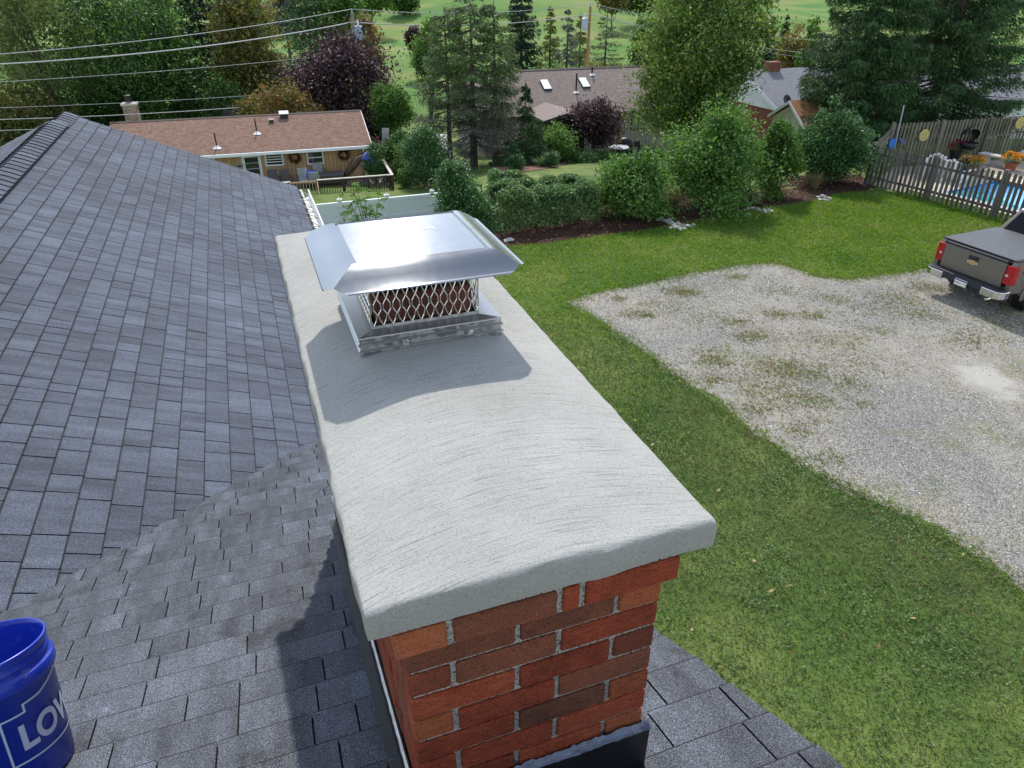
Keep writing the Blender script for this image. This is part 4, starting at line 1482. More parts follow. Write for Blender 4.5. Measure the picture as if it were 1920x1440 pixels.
# --- the woods on the left, behind the yellow house
broadleaf('willow_tree', 'pale feathery willow tree in the far left corner', 'tree', 25, -60, 88, 50, 'willow', 11000, 0.30, 215, seed=1, asp=0.22, nclump=70)
broadleaf('autumn_shrub_tree', 'low rusty green tree under the pale willow', 'tree', 20, 150, 75, 47, 'autumn', 6000, 0.22, None, seed=2)
broadleaf('maple_tree', 'big dark green maple behind the roof ridge', 'tree', 172, -60, 150, 54, 'dark', 24000, 0.24, 250, seed=3, nclump=90)
broadleaf('maple_tree', 'dark green undergrowth tree beside the stone chimney of the yellow house', 'tree', 190, 130, 110, 55, 'dark', 9000, 0.26, None, seed=4, nclump=60)
broadleaf('birch_tree', 'slender pale green tree between the maple and the pines', 'tree', 292, -40, 34, 56, 'bright', 6000, 0.22, 235, seed=5, asp=0.4, bark='bark_pale', nclump=50)
conifer('pine_tree', 'tall dark pine left of the tall orange tree', 345, -90, 80, 60, 'pine', 16000, 0.34, 240, seed=6, droop=0.2)
broadleaf('columnar_maple', 'tall narrow tree turning yellow and orange', 'tree', 432, -60, 62, 57, 'autumn', 15000, 0.25, 225, seed=7, nclump=95, crf=0.5, shell=0.4)
broadleaf('columnar_maple', 'narrow yellowing sapling at the right foot of the tall orange tree', 'tree', 505, 85, 22, 58, 'autumn', 3500, 0.2, 215, seed=8)
conifer('pine_tree', 'dark hemlock whose top is cut off above the purple plum tree', 560, -80, 70, 82, 'spruce', 10000, 0.40, None, seed=9, droop=0.3)
conifer('pine_tree', 'grey green pine just right of the orange tree, up the slope', 520, -60, 50, 98, 'bluegrey', 6000, 0.45, 60, seed=10)
broadleaf('oak_tree', 'dark green tree behind the left utility pole', 'tree', 628, -50, 50, 84, 'green', 9000, 0.32, 150, seed=11)
broadleaf('yellow_birch', 'small yellow green tree with orange tips beside the left transformer', 'tree', 680, 38, 36, 66, 'gold', 5000, 0.22, 160, seed=12)
broadleaf('plum_tree', 'big dark purple plum tree behind the yellow house roof', 'tree', 625, 62, 102, 52, 'plum', 16000, 0.24, None, seed=13, nclump=100, rtr=0.16, shell=0.45)
broadleaf('sumac_shrub', 'yellow and orange shrub showing over the red brown roof', 'shrub', 535, 158, 78, 47, 'gold', 8000, 0.20, None, seed=14, nclump=55, trunk=False)
broadleaf('sumac_shrub', 'rust tipped shrub left of the yellow shrub over the roof', 'shrub', 468, 176, 42, 48, 'autumn', 4500, 0.18, None, seed=15, trunk=False)
broadleaf('dry_shrub', 'bare grey shrub sticking up behind the red brown roof', 'shrub', 432, 190, 32, 49, 'twig', 1800, 0.4, None, seed=16, asp=0.06, trunk=False)
broadleaf('evergreen_shrub', 'dark evergreen bush behind the middle of the red brown roof', 'shrub', 405, 140, 45, 51, 'dark', 5500, 0.2, None, seed=17, trunk=False)
for i, (u, v, w, y, lf) in enumerate([(95, 190, 70, 53, 'dark'), (280, 200, 60, 52, 'green'), (350, 175, 55, 54, 'dark'), (10, 195, 60, 45, 'autumn')]):
    broadleaf('thicket_bush', ['dark bush low on the left behind the roof peak', 'green bush right of the stone chimney', 'dark bush low under the tall pine', 'rusty bush at the left edge under the wires'][i], 'shrub', u, v, w, y, lf, 4500, 0.2, None, seed=20 + i, trunk=False)
# --- right of the yellow house
broadleaf('dogwood_shrub', 'bright green bush right of the purple plum tree', 'shrub', 728, 158, 42, 50, 'bright', 8000, 0.18, 245, seed=30, trunk=False)
ground_shrub('boxwood', 'rounded dark evergreen bush at the corner of the wooden deck', 708, 352, 42, 76, 'gloss', 6000, 0.09, 31, y=38.8)
ground_shrub('ivy_mound', 'dark hedge clipped round, nearest end beside the flag', 800, 335, 84, 104, 'gloss', 12000, 0.11, 32, y=37.5)
ground_shrub('ivy_mound', 'pale green hedge top with upright shoots, middle of the hedge row', 778, 300, 96, 72, 'bright', 9000, 0.13, 33, y=40.5)
ground_shrub('ivy_mound', 'dark green end of the hedge row beside the wooden gate', 752, 298, 66, 70, 'gloss', 7000, 0.11, 34, y=43.0)
ground_shrub('spirea_shrub', 'small pale green shrub on the lawn before the clipped hedge', 757, 338, 28, 34, 'bright', 2500, 0.08, 35, y=37.4)
ground_shrub('spirea_shrub', 'small dark shrub at the foot of the hedge row', 742, 318, 24, 36, 'gloss', 1800, 0.08, 36, y=40)
# --- the three-leadered spruce in the middle
sp = conifer('spruce_tree', 'tall thin spruce with bare lower twigs and several leaders in the middle', 880, -30, 112, 44, 'spruce_lit', 24000, 0.20, 268, seed=40, twig=0.45, sparse=0.7, droop=0.20, asp=0.34, rtr=0.2, hang=0.35, taper=0.38)
conifer('', '', 832, 12, 66, 44.6, 'spruce_lit', 15000, 0.20, 236, seed=41, twig=0.4, sparse=0.7, taper=0.4, parts=sp, droop=0.2, rtr=0.15)
conifer('', '', 925, -5, 64, 43.6, 'spruce_lit', 15000, 0.20, 240, seed=42, twig=0.45, sparse=0.7, taper=0.4, parts=sp, droop=0.2, rtr=0.16)
broadleaf('poplar_tree', 'yellow green leafy tree on the left behind the tall spruce', 'tree', 800, 35, 34, 50, 'bright', 5000, 0.2, 170, seed=43)
conifer('weeping_spruce', 'dark weeping conifer in front of the brown roof', 985, 150, 30, 46, 'spruce', 5500, 0.20, None, seed=44, droop=0.7, hang=0.9, taper=0.55)
conifer('weeping_spruce', 'small dark weeping conifer with a bent tip by the porch', 1003, 206, 36, 43, 'spruce', 5000, 0.18, None, seed=45, droop=0.8, hang=0.9, taper=0.5)
conifer('weeping_spruce', 'low dark conifer under the bare spruce twigs', 955, 250, 42, 42, 'spruce', 4500, 0.18, None, seed=46, droop=0.5, taper=0.5)
ground_shrub('rhododendron', 'big round green bush in front of the dark porch', 1045, 306, 72, 68, 'bright', 9000, 0.13, 47, y=45)
ground_shrub('yew_shrub', 'small dark clipped shrub below the round green bush', 1032, 314, 36, 30, 'gloss', 3000, 0.08, 48)
ground_shrub('yew_shrub', 'dark low shrub on the red mulch island', 966, 320, 34, 30, 'gloss', 3000, 0.08, 49)
ground_shrub('juniper', 'low spreading juniper edging the neighbour lawn, left', 1092, 305, 66, 15, 'gloss', 3500, 0.10, 50, depth=0.5)
ground_shrub('juniper', 'low spreading juniper edging the neighbour lawn beside the patio table', 1145, 302, 60, 14, 'green', 3000, 0.10, 51, depth=0.5)
ground_shrub('patio_shrub', 'small round bush right of the patio chair', 1222, 290, 30, 26, 'gloss', 3000, 0.10, 52, y=48)
ground_shrub('patio_shrub', 'small pale bush at the foot of the big pear tree', 1243, 290, 22, 17, 'bright', 2000, 0.10, 53, y=47)
broadleaf('purple_plum', 'small purple leaved tree in front of the brown house wall', 'tree', 1118, 186, 58, 48.5, 'plum', 7500, 0.17, 262, seed=54, nclump=70, rtr=0.08, shell=0.35)
broadleaf('pear_tree', 'large leafy green pear tree right of the brown roof', 'tree', 1338, -95, 120, 39, 'pear', 42000, 0.17, 286, seed=55, nclump=190, crf=0.30, rtr=0.24)
# --- conifers behind the brown house
conifer('fir_tree', 'tall black green fir behind the left of the brown roof', 978, -70, 52, 78, 'pine', 12000, 0.36, None, seed=60, droop=0.25)
conifer('larch_tree', 'yellow green larch beside the black fir', 1033, 8, 34, 76, 'larch', 6500, 0.28, None, seed=61, sparse=0.8)
conifer('larch_tree', 'second yellow green larch, nearer the right utility pole', 1090, 22, 32, 80, 'larch', 6000, 0.28, None, seed=62, sparse=0.8)
conifer('grey_spruce', 'thin grey spruce left of the right utility pole', 1066, 14, 42, 74, 'bluegrey', 7000, 0.28, None, seed=63, sparse=0.7, twig=0.5)
conifer('hemlock_tree', 'open dark conifer with level branches right of the utility pole', 1140, 12, 62, 72, 'spruce_lit', 7000, 0.28, None, seed=64, sparse=0.6, droop=0.05, hang=0.2)
broadleaf('columnar_oak', 'narrow dark column of a tree left of the pear tree', 'tree', 1210, 18, 24, 70, 'dark', 5500, 0.24, None, seed=65, nclump=60)
broadleaf('roadside_shrub', 'green shrubs low behind the brown roof ridge', 'shrub', 1040, 118, 44, 68, 'bright', 3500, 0.2, None, seed=66, trunk=False)
broadleaf('roadside_shrub', 'olive shrubs behind the brown roof, right of the utility pole', 'shrub', 1130, 100, 44, 69, 'autumn', 3500, 0.2, None, seed=67, trunk=False)
# --- trees on the hillside
ground_shrub('hill_tree', 'round dark tree standing alone high on the golf hill', 756, 29, 54, 50, 'dark', 5000, 0.5, 70, cat='tree')
broadleaf('hill_tree', 'broad green tree at the top of the golf hill', 'tree', 690, -45, 42, 128, 'green', 5000, 0.5, 24, seed=71)
broadleaf('hill_tree', 'dark red tree on the hill behind the tall spruce', 'tree', 776, 52, 18, 92, 'plum', 2500, 0.3, 92, seed=72)
broadleaf('hill_tree', 'dark tree at the top edge right of the power pole', 'tree', 1208, -70, 42, 125, 'dark', 5000, 0.5, 28, seed=73)
broadleaf('hill_tree', 'small brushy tree on the hill above the brown roof', 'tree', 1150, -30, 30, 120, 'autumn', 3000, 0.45, 22, seed=74)
conifer('hill_spruce', 'dark pointed spruce beyond the grey roof, left of two', 1452, 26, 20, 92, 'pine', 3500, 0.36, None, seed=75)
conifer('hill_spruce', 'dark pointed spruce beyond the grey roof, right of two', 1478, 26, 19, 93, 'pine', 3500, 0.36, None, seed=76)
broadleaf('orange_maple', 'small orange tree behind the grey roof', 'tree', 1500, 52, 40, 78, 'gold', 6000, 0.26, None, seed=77)
broadleaf('hill_tree', 'pointed green tree between the orange tree and the big spruce', 'tree', 1535, 8, 22, 74, 'green', 3500, 0.26, None, seed=78)
broadleaf('hill_tree', 'leafy tree behind the pear tree crown', 'tree', 1265, -20, 40, 90, 'green', 4000, 0.36, None, seed=79)
# --- big Norway spruces behind the pool fence
conifer('norway_spruce', 'huge dark Norway spruce with drooping sprays behind the pool fence', 1722, -330, 118, 36, 'spruce', 130000, 0.17, 232, seed=80, droop=0.30, hang=0.62, taper=0.42, asp=0.26, rtr=0.3)
conifer('norway_spruce', 'second huge dark spruce at the right edge behind the pool fence', 1900, -330, 150, 38.5, 'spruce', 130000, 0.18, 206, seed=81, droop=0.30, hang=0.62, taper=0.42, asp=0.26, rtr=0.3)
# --- shrubs along the mulch bed
broadleaf('viburnum', 'tall glossy shrub at the end of the white fence', 'shrub', 855, 300, 52, 20.4, 'gloss', 9000, 0.095, None, seed=90, trunk=False, nclump=60)
ground_shrub('bed_shrub', 'low dark green shrub tucked between viburnum and long hedge', 890, 440, 80, 90, 'gloss', 7000, 0.085, 91, y=20.3, depth=0.7)


def long_hedge(name, label, p0, p1, wid, hgt, leaf, n, size, seed):
    rng = np.random.default_rng(seed)
    p0, p1 = np.array(p0), np.array(p1)
    ax = (p1 - p0); L = np.linalg.norm(ax); ax /= L
    sd = np.array([-ax[1], ax[0]])
    mid = (p0 + p1) / 2
    zb = G(mid[0], mid[1])
    t = thing(name, label, 'hedge', (mid[0], mid[1], zb))
    s = rng.uniform(0, 1, n)
    ang = rng.uniform(-0.15, math.pi + 0.15, n)
    ex = 0.34
    cx = np.sign(np.cos(ang)) * np.abs(np.cos(ang)) ** ex * wid / 2
    cz = np.maximum(np.sign(np.sin(ang)) * np.abs(np.sin(ang)) ** ex, -0.05) * hgt * 0.93
    low = rng.random(n) < 0.38
    cz = np.where(low, rng.uniform(0.04, 0.9, n) * hgt, cz)
    cx = np.where(low, np.sign(rng.normal(size=n)) * wid / 2 * (0.90 + 0.12 * np.sin(cz * 5 + s * 14)), cx)
    bulge = 1 + 0.030 * np.sin(s * L * 2.1 + seed) + 0.028 * np.sin(s * L * 5.3 + cx * 3) + 0.04 * np.sin(s * L * 9 + cz * 7)
    ends = np.minimum(1, (np.minimum(s, 1 - s) * L / 0.45) ** 0.5 + 0.35)
    dj = np.abs(rng.normal(size=n)) * 0.07
    cx, cz = cx * bulge * ends * (1 - dj), cz * bulge * (0.72 + 0.28 * ends) * (1 - dj * 0.7)
    xy = p0 + ax * (s * L)[:, None] + sd * cx[:, None] + rng.normal(size=(n, 2)) * 0.04
    zz = gz(xy[:, 0], xy[:, 1])
    P = np.stack([xy[:, 0], xy[:, 1], np.maximum(zz, zb - 2) + cz + 0.03], 1)
    leaf_object('foliage', leaf_quads(rng, P, size, 0.58), LM[leaf], t)
    b = MB()
    for k in range(int(L / 0.35)):
        q = p0 + ax * (k + 0.5) * 0.35 + sd * rng.normal() * 0.1
        z = G(q[0], q[1])
        for j in range(3):
            b.tube([(q[0], q[1], z - 0.05), (q[0] + rng.normal() * 0.15, q[1] + rng.normal() * 0.2, z + hgt * 0.5), (q[0] + rng.normal() * 0.3, q[1] + rng.normal() * 0.35, z + hgt * 0.88)], [0.02, 0.015, 0.006], 4, cap=False)
    b.build('stems', M['bark'], t)
    return t


h0, h1 = at_z(925, 440, 0), at_z(1108, 418, 0)
long_hedge('clipped_hedge', 'long clipped dark green hedge along the mulch bed', (h0.x, h0.y + 0.9), (h1.x, h1.y + 0.9), 1.9, 1.28, 'hedge', 26000, 0.085, 7)
h0, h1 = at_y(918, 340, 25.6), at_y(985, 338, 25.9)
long_hedge('clipped_hedge', 'short low hedge standing on the neighbour lawn behind the long hedge', (h0.x, 25.6), (h1.x, 25.9), 0.9, 0.95, 'hedge', 5000, 0.085, 8)
def bed_bush(label, u, v, wpx, v_top, leaf, n, size, seed, depth=0.9, name='lilac_bush'):
    p = at_z(u, v, 0)
    yc = p.y + 0.8
    return broadleaf(name, label, 'shrub', u, v_top, wpx / 2, yc, leaf, n, size, None, seed=seed, trunk=False, nclump=120, crf=0.34, depth=depth, shell=0.35, lump=0.42)


bed_bush('yellow tipped green shrub right of the long hedge', 1192, 418, 150, 290, 'bright', 15000, 0.11, 92)
bed_bush('largest bright green shrub in the mulch bed', 1352, 398, 196, 216, 'bright', 22000, 0.11, 93)
bed_bush('narrow dark green shrub behind the brown boulder', 1474, 376, 92, 226, 'green', 11000, 0.11, 94)
bed_bush('tall glossy shrub against the corner of the picket fence', 1582, 352, 136, 204, 'gloss', 17000, 0.105, 95)


def grass_tuft(name, label, p, n, L, spread, leaf, seed, wid=0.02, cat='grass clump'):
    rng = np.random.default_rng(seed)
    t = thing(name, label, cat, tuple(p))
    V, Fc = [], []
    for i in range(n):
        a = rng.uniform(0, 6.28); r = rng.uniform(0, 0.12)
        o = np.array([p.x + r * math.cos(a), p.y + r * math.sin(a), p.z])
        out = np.array([math.cos(a), math.sin(a), 0]); sd = np.array([-out[1], out[0], 0]) * wid / 2
        l = L * rng.uniform(0.6, 1.1); s = spread * rng.uniform(0.2, 1.1)
        pts = [o + out * s * t_ ** 1.7 * 1.0 + np.array([0, 0, l * (t_ - 0.45 * t_ ** 3 * s / spread)]) for t_ in (0, 0.4, 0.75, 1.0)]
        for j, q in enumerate(pts):
            w = 1 - j / 3.4
            V += [q - sd * w, q + sd * w]
        for j in range(3): Fc.append([i * 8 + 2 * j, i * 8 + 2 * j + 1, i * 8 + 2 * j + 3, i * 8 + 2 * j + 2])
    V = np.array(V) - np.array(p)
    me = arr_mesh('blades', V, np.array(Fc).ravel(), np.full(len(Fc), 4), LM[leaf])
    link(bpy.data.objects.new('blades', me), WMAT[t.name], t)
    return t


grass_tuft('fountain_grass', 'pale ornamental grass clump between the two bright shrubs', at_z(1258, 396, 0), 420, 1.1, 0.75, 'straw', 3, 0.022)
grass_tuft('fountain_grass', 'green ornamental grass left of the pale clump', at_z(1228, 402, 0), 260, 0.95, 0.6, 'clover', 4, 0.022)
grass_tuft('daylily_clump', 'bright green strap leaved clump on the red mulch island', at_g(1017, 314), 260, 0.75, 0.6, 'clover', 5, 0.035)
grass_tuft('fountain_grass', 'short dry grass between the dark shrub and the glossy shrub', at_z(1528, 352, 0), 200, 0.7, 0.5, 'straw', 6, 0.022)
# top of a young sumac rising in front of the white fence
pl = at_y(690, 430, 15.5)
rng = np.random.default_rng(77)
t = thing('young_sumac', 'young feathery green plant just in front of the white fence', 'plant', (pl.x, pl.y, 0))
b = MB(); Vs = []
for k in range(9):
    a = rng.uniform(0, 6.28); hh = rng.uniform(2.3, 3.0)
    tip = np.array([pl.x + 0.35 * math.cos(a), pl.y + 0.35 * math.sin(a), hh])
    b.tube([(pl.x, pl.y, -0.02), (pl.x + 0.06 * math.cos(a), pl.y + 0.06 * math.sin(a), hh * 0.6), tuple(tip)], [0.02, 0.014, 0.004], 5, cap=False)
    for j in range(7):
        b2 = tip + np.array([0, 0, -0.12 * j])
        aa = rng.uniform(0, 6.28)
        out = np.array([math.cos(aa), math.sin(aa), 0.25])
        for s in np.linspace(0.1, 0.42, 7):
            q = b2 + out * s + np.array([0, 0, -0.9 * s * s])
            Vs.append(np.concatenate([q + np.array([[0, 0, 0.0]]), (q + 0.02 * out)[None]]))
            P = np.array([q, q])
            Vs[-1] = leaf_quads(rng, P, 0.13, 0.3, np.array([[-out[1], out[0], -0.2], [out[1], -out[0], -0.2]]), 0.8, 0.2)
leaf_object('leaflets', np.concatenate(Vs), LM['bright'], t)
b.build('stems', M['bark'], t)

# ------------------------------------------------------------------ neighbours' houses
def roof_mat(name, c1, c2, c3):
    t = NT(name)
    p = t.pos(HROT, (3.6, 5.0, 26.0))
    f = t.noise(p, 1.0, 5.0, 0.8)
    g = t.noise(t.pos(), 14.0, 3.0, 0.8)
    col = t.ramp(t.math('ADD', t.math('MULTIPLY', f, 0.6), t.math('MULTIPLY', g, 0.4)), [(0.38, c1), (0.5, c2), (0.62, c3)])
    t.bump(f, 0.5, 0.03)
    return t.fin(col, 0.95, 0, 0.2)


M['roof_red'] = roof_mat('red brown shingles', (0.11, 0.060, 0.044), (0.215, 0.128, 0.094), (0.32, 0.220, 0.17))
M['roof_brown'] = roof_mat('grey brown shingles', (0.13, 0.098, 0.084), (0.24, 0.190, 0.163), (0.35, 0.29, 0.255))
M['roof_grey'] = roof_mat('pale grey shingles', (0.15, 0.15, 0.16), (0.22, 0.22, 0.235), (0.29, 0.29, 0.30))
M['roof_orange'] = roof_mat('orange tan shingles', (0.20, 0.095, 0.045), (0.29, 0.15, 0.075), (0.36, 0.20, 0.11))
M['roof_metal'] = pm('tan porch roofing', (0.22, 0.165, 0.145), 0.85, 0.15, 3.0)


def plank_wall(name, c, rot, pitch):
    """vertical grooved boards"""
    t = NT(name)
    p = t.pos(rot)
    sp = t.n('SeparateXYZ'); t.l(p, sp.inputs[0])
    fr = t.math('FRACT', t.math('MULTIPLY', sp.outputs[0], 1.0 / pitch))
    gr = t.ramp(fr, [(0.0, (0.25, 0.25, 0.25)), (0.09, (0.3, 0.3, 0.3)), (0.13, (1, 1, 1))])
    bd = t.math('FLOOR', t.math('MULTIPLY', sp.outputs[0], 1.0 / pitch))
    wn_ = t.n('TexWhiteNoise', noise_dimensions='1D'); t.l(bd, wn_.inputs['W'])
    v = t.ramp(t.math('ADD', t.math('MULTIPLY', wn_.outputs['Value'], 0.5), t.math('MULTIPLY', t.noise(t.pos(rot, (3, 3, 0.5)), 2.0, 4.0), 0.5)), [(0.2, tuple(x * 0.82 for x in c)), (0.8, tuple(x * 1.12 for x in c))])
    t.bump(fr, 0.3, 0.02)
    return t.fin(t.mix(1.0, v, gr, 'MULTIPLY'), 0.75)


YROT = R(17)
M['tan_boards'] = plank_wall('tan grooved siding', (0.50, 0.30, 0.14), YROT, 0.2)
M['beige_boards'] = plank_wall('beige grooved siding', (0.52, 0.48, 0.38), YROT, 0.25)
M['glass_dark'] = pm('dark window glass', (0.020, 0.024, 0.026), 0.08, 0.3, 1, spec=0.8)
M['glass_blind'] = pm('window with pale curtain', (0.30, 0.33, 0.33), 0.25, 0.3, 4, stretch=(6, 6, 0.3))
M['frame_dark'] = pm('dark bronze frame', (0.018, 0.015, 0.013), 0.5)
M['fascia'] = pm('dark brown fascia', (0.055, 0.040, 0.032), 0.7)
M['stone'] = pm('tan chimney stone', (0.30, 0.23, 0.17), 0.9, 0.5, 7, 0.8, 9)
M['cement'] = pm('pale cement', (0.48, 0.46, 0.42), 0.9, 0.12, 4)
M['black'] = pm('black metal', (0.012, 0.012, 0.013), 0.5)
M['galv'] = pm('galvanised grey', (0.42, 0.45, 0.48), 0.45, 0.1, 4)
M['white'] = pm('white plastic', (0.80, 0.81, 0.82), 0.45, 0.05)
M['wood_dark'] = pm('dark stained wood', (0.050, 0.032, 0.024), 0.8, 0.3, 8)
M['wood_new'] = pm('fresh yellow timber', (0.52, 0.36, 0.20), 0.75, 0.2, 9, stretch=(1, 1, 8))
M['wood_grey'] = pm('grey weathered boards', (0.20, 0.185, 0.165), 0.9, 0.3, 6, 0.4, 30)
M['rail_pale'] = pm('pale rail cap', (0.56, 0.52, 0.46), 0.7)
M['brick_far'] = pm('brick wall', (0.21, 0.070, 0.046), 0.9, 0.25, 5, 0.3, 14, stretch=(4, 4, 14))
M['cream'] = pm('cream painted boards', (0.50, 0.47, 0.35), 0.7)
M['wicker'] = pm('grey wicker', (0.10, 0.088, 0.078), 0.85, 0.3, 30)
M['cushion_grey'] = pm('pale grey chair fabric', (0.34, 0.34, 0.34), 0.85)
M['cloth_blue'] = pm('blue cloth', (0.09, 0.14, 0.48), 0.85, 0.25, 6)
M['canvas_tan'] = pm('tan canvas', (0.36, 0.22, 0.14), 0.85)
M['canvas_brown'] = pm('brown canvas', (0.10, 0.055, 0.036), 0.85)
M['clay_pot'] = pm('terracotta', (0.34, 0.105, 0.045), 0.85, 0.2, 5)


def frame_at(corner, rz):
    return Matrix.Translation(corner) @ Matrix.Rotation(rz, 4, 'Z')


def gable_roof(b, x0, x1, y0, y1, z_eave, rise, th=0.16, oh=0.35, ohe=0.35):
    """ridge along x; overhangs beyond the walls"""
    ym = (y0 + y1) / 2
    s = rise / ((y1 - y0) / 2)
    for sgn, ye in ((-1, y0 - oh), (1, y1 + oh)):
        ze = z_eave - s * oh
        b.prism([(x0 - ohe, ye, ze), (x1 + ohe, ye, ze), (x1 + ohe, ym, z_eave + rise), (x0 - ohe, ym, z_eave + rise)], (0, 0, -th))


def window(par, fr, x0, x1, z0, z1, y, style='sash', frame='white_paint', glass='glass_dark', fw=0.07):
    """window standing in a wall that faces -y, with its own frame and panes"""
    b = MB()
    b.box(x0 - fw, x0, y - 0.05, y + 0.05, z0 - fw, z1 + fw); b.box(x1, x1 + fw, y - 0.05, y + 0.05, z0 - fw, z1 + fw)
    b.box(x0, x1, y - 0.05, y + 0.05, z1, z1 + fw); b.box(x0, x1, y - 0.06, y + 0.05, z0 - fw, z0)
    w = b.build('window', M[frame], par, fr)
    b = MB(); b.box(x0, x1, y - 0.012, y + 0.02, z0, z1); b.build('pane', M[glass], w, fr)
    b = MB()
    if style == 'sash':
        zm = (z0 + z1) / 2
        b.box(x0, x1, y - 0.035, y - 0.013, zm - 0.025, zm + 0.025)
    elif style == 'louvre':
        for k in range(1, 4):
            z = z0 + (z1 - z0) * k / 4
            b.box(x0, x1, y - 0.04, y - 0.013, z - 0.022, z + 0.022)
    else:
        xm = (x0 + x1) / 2
        b.box(xm - 0.05, xm + 0.05, y - 0.035, y - 0.013, z0, z1)
    b.build('sash_bar', M[frame], w, fr)
    return w


# --- yellow house
yc = at_y(697, 272, 39.5)                           # front right corner of its eave
FL = 36.9
yz = -3.05                                          # floor level
ec = yc.z
L_Y, D_Y = 13.2, 7.9
fy = frame_at((yc.x, yc.y, 0), YROT)                # x to the right along the front, y to the back
yel = thing('yellow_house', 'low tan ranch house with a red brown shingle roof and white windows', 'house', wm=frame_at((yc.x - 6.0, yc.y + 2, G(yc.x - 6, 41)), YROT))
b = MB()
wx0, wx1, wy0, wy1 = -L_Y + 0.5, -0.45, 0.55, D_Y
b.box(wx0, wx1, wy0, wy1, yz - 1.5, ec - 0.02)
rise = 1.12
b.prism([(wx1 - 0.002, wy0, ec - 0.02), (wx1 - 0.002, wy1, ec - 0.02), (wx1 - 0.002, (wy0 + wy1) / 2, ec + rise - 0.25)], (-(wx1 - wx0) + 0.01, 0, 0))
b.build('wall', M['tan_boards'], yel, fy)
b = MB()
ym = (wy0 + wy1) / 2
for ye in (0.0, wy1 + 0.55):
    b.prism([(-L_Y, ye, ec + 0.02), (0, ye, ec + 0.02), (0, ym, ec + rise), (-L_Y, ym, ec + rise)], (0, 0, -0.10))
yroof = b.build('roof', M['roof_red'], yel, fy)
b = MB()
b.prism([(-L_Y - 0.01, ym - 0.16, ec + rise - 0.02), (-L_Y - 0.01, ym, ec + rise + 0.035), (-L_Y - 0.01, ym + 0.16, ec + rise - 0.02)], (L_Y + 0.02, 0, 0))
b.build('ridge_cap', M['wood_dark'], yroof, fy)
b = MB()
b.box(-L_Y, 0.0, -0.13, -0.004, ec - 0.14, ec + 0.0)
b.build('gutter', M['white_paint'], yel, fy)
b = MB(); b.box(-L_Y + 0.02, -0.02, 0.0, wy0, ec - 0.13, ec - 0.105)
b.prism([(0.004, 0, ec - 0.14), (0.004, ym, ec + rise - 0.16), (0.004, ym, ec + rise - 0.02), (0.004, 0, ec + 0.0)], (0.025, 0, 0))
b.build('soffit_and_rake', M['white_paint'], yel, fy)


def on_wall(u, v):
    """place on the yellow front wall seen at that photo pixel, in the house frame"""
    r = Vector(ray(u, v)); o = Vector((0, 0, CAM_H))
    fi = fy.inverted()
    ro, rd = fi @ o, fi.to_3x3() @ r
    t = (wy0 - ro.y) / rd.y
    return ro + rd * t


def yw(u0, v0, u1, v1):
    a, c = on_wall(u0, v0), on_wall(u1, v1)
    return a.x, c.x, min(a.z, c.z), max(a.z, c.z)


x0, x1, z0, z1 = yw(501, 309, 527, 288)
window(yel, fy, x0, x1, z0, z1, wy0, 'louvre')
x0, x1, z0, z1 = yw(579, 306, 603, 284)
window(yel, fy, x0, x1, z0, z1, wy0, 'sash')
p = on_wall(404, 300)
window(yel, fy, p.x - 1.1, p.x - 0.1, p.z - 0.4, p.z + 0.45, wy0, 'sash')
x0, x1, z0, z1 = yw(463, 325, 483, 294)
b = MB(); w_ = 0.13
z0 = yz
b.box(x0 - w_, x0, wy0 - 0.05, wy0 + 0.04, z0, z1 + w_); b.box(x1, x1 + w_, wy0 - 0.05, wy0 + 0.04, z0, z1 + w_); b.box(x0, x1, wy0 - 0.05, wy0 + 0.04, z1, z1 + w_)
dr = b.build('door', M['white_paint'], yel, fy)
b = MB(); b.box(x0, x1, wy0 - 0.015, wy0 + 0.02, z0, z1); b.build('door_glass', M['glass_dark'], dr, fy)
b = MB()
for k in range(1, 5): b.box(x0, x1, wy0 - 0.03, wy0 - 0.016, z0 + (z1 - z0) * k / 5 - 0.02, z0 + (z1 - z0) * k / 5 + 0.02)
b.build('door_bar', M['cushion_grey'], dr, fy)


def ring_leaves(seed, p, r, mats):
    pass


def wreath(label, u, v):
    p = on_wall(u, v)
    pw = fy @ Vector((p.x, wy0 - 0.05, p.z))
    t = thing('wreath', label, 'wreath', wm=frame_at(pw, YROT))
    rng = np.random.default_rng(int(u))
    b = MB()
    pts = [(0.24 * math.cos(a), 0, 0.24 * math.sin(a)) for a in np.linspace(0, 2 * math.pi, 25)]
    b.tube(pts, 0.05, 6, cap=False)
    b.build('ring', M['wood_dark'], t, WMAT[t.name])
    for nm, lf, n in (('leaves', 'green', 160), ('flowers', 'flower_red', 130)):
        a = rng.uniform(0, 6.28, n); r_ = 0.24 + rng.normal(size=n) * 0.06
        P = np.stack([r_ * np.cos(a), -0.06 + rng.normal(size=n) * 0.03, r_ * np.sin(a)], 1)
        T = np.array(WMAT[t.name]); P = P @ T[:3, :3].T + T[:3, 3]
        leaf_object(nm, leaf_quads(rng, P, 0.10, 0.6), LM[lf], t) if False else None
        V = leaf_quads(rng, P, 0.10, 0.6)
        Ti = np.array(WMAT[t.name].inverted()); V = V @ Ti[:3, :3].T + Ti[:3, 3]
        me = arr_mesh(nm, V, np.arange(len(V)), np.full(len(V) // 4, 4), LM[lf])
        link(bpy.data.objects.new(nm, me), WMAT[t.name], t)
    return t


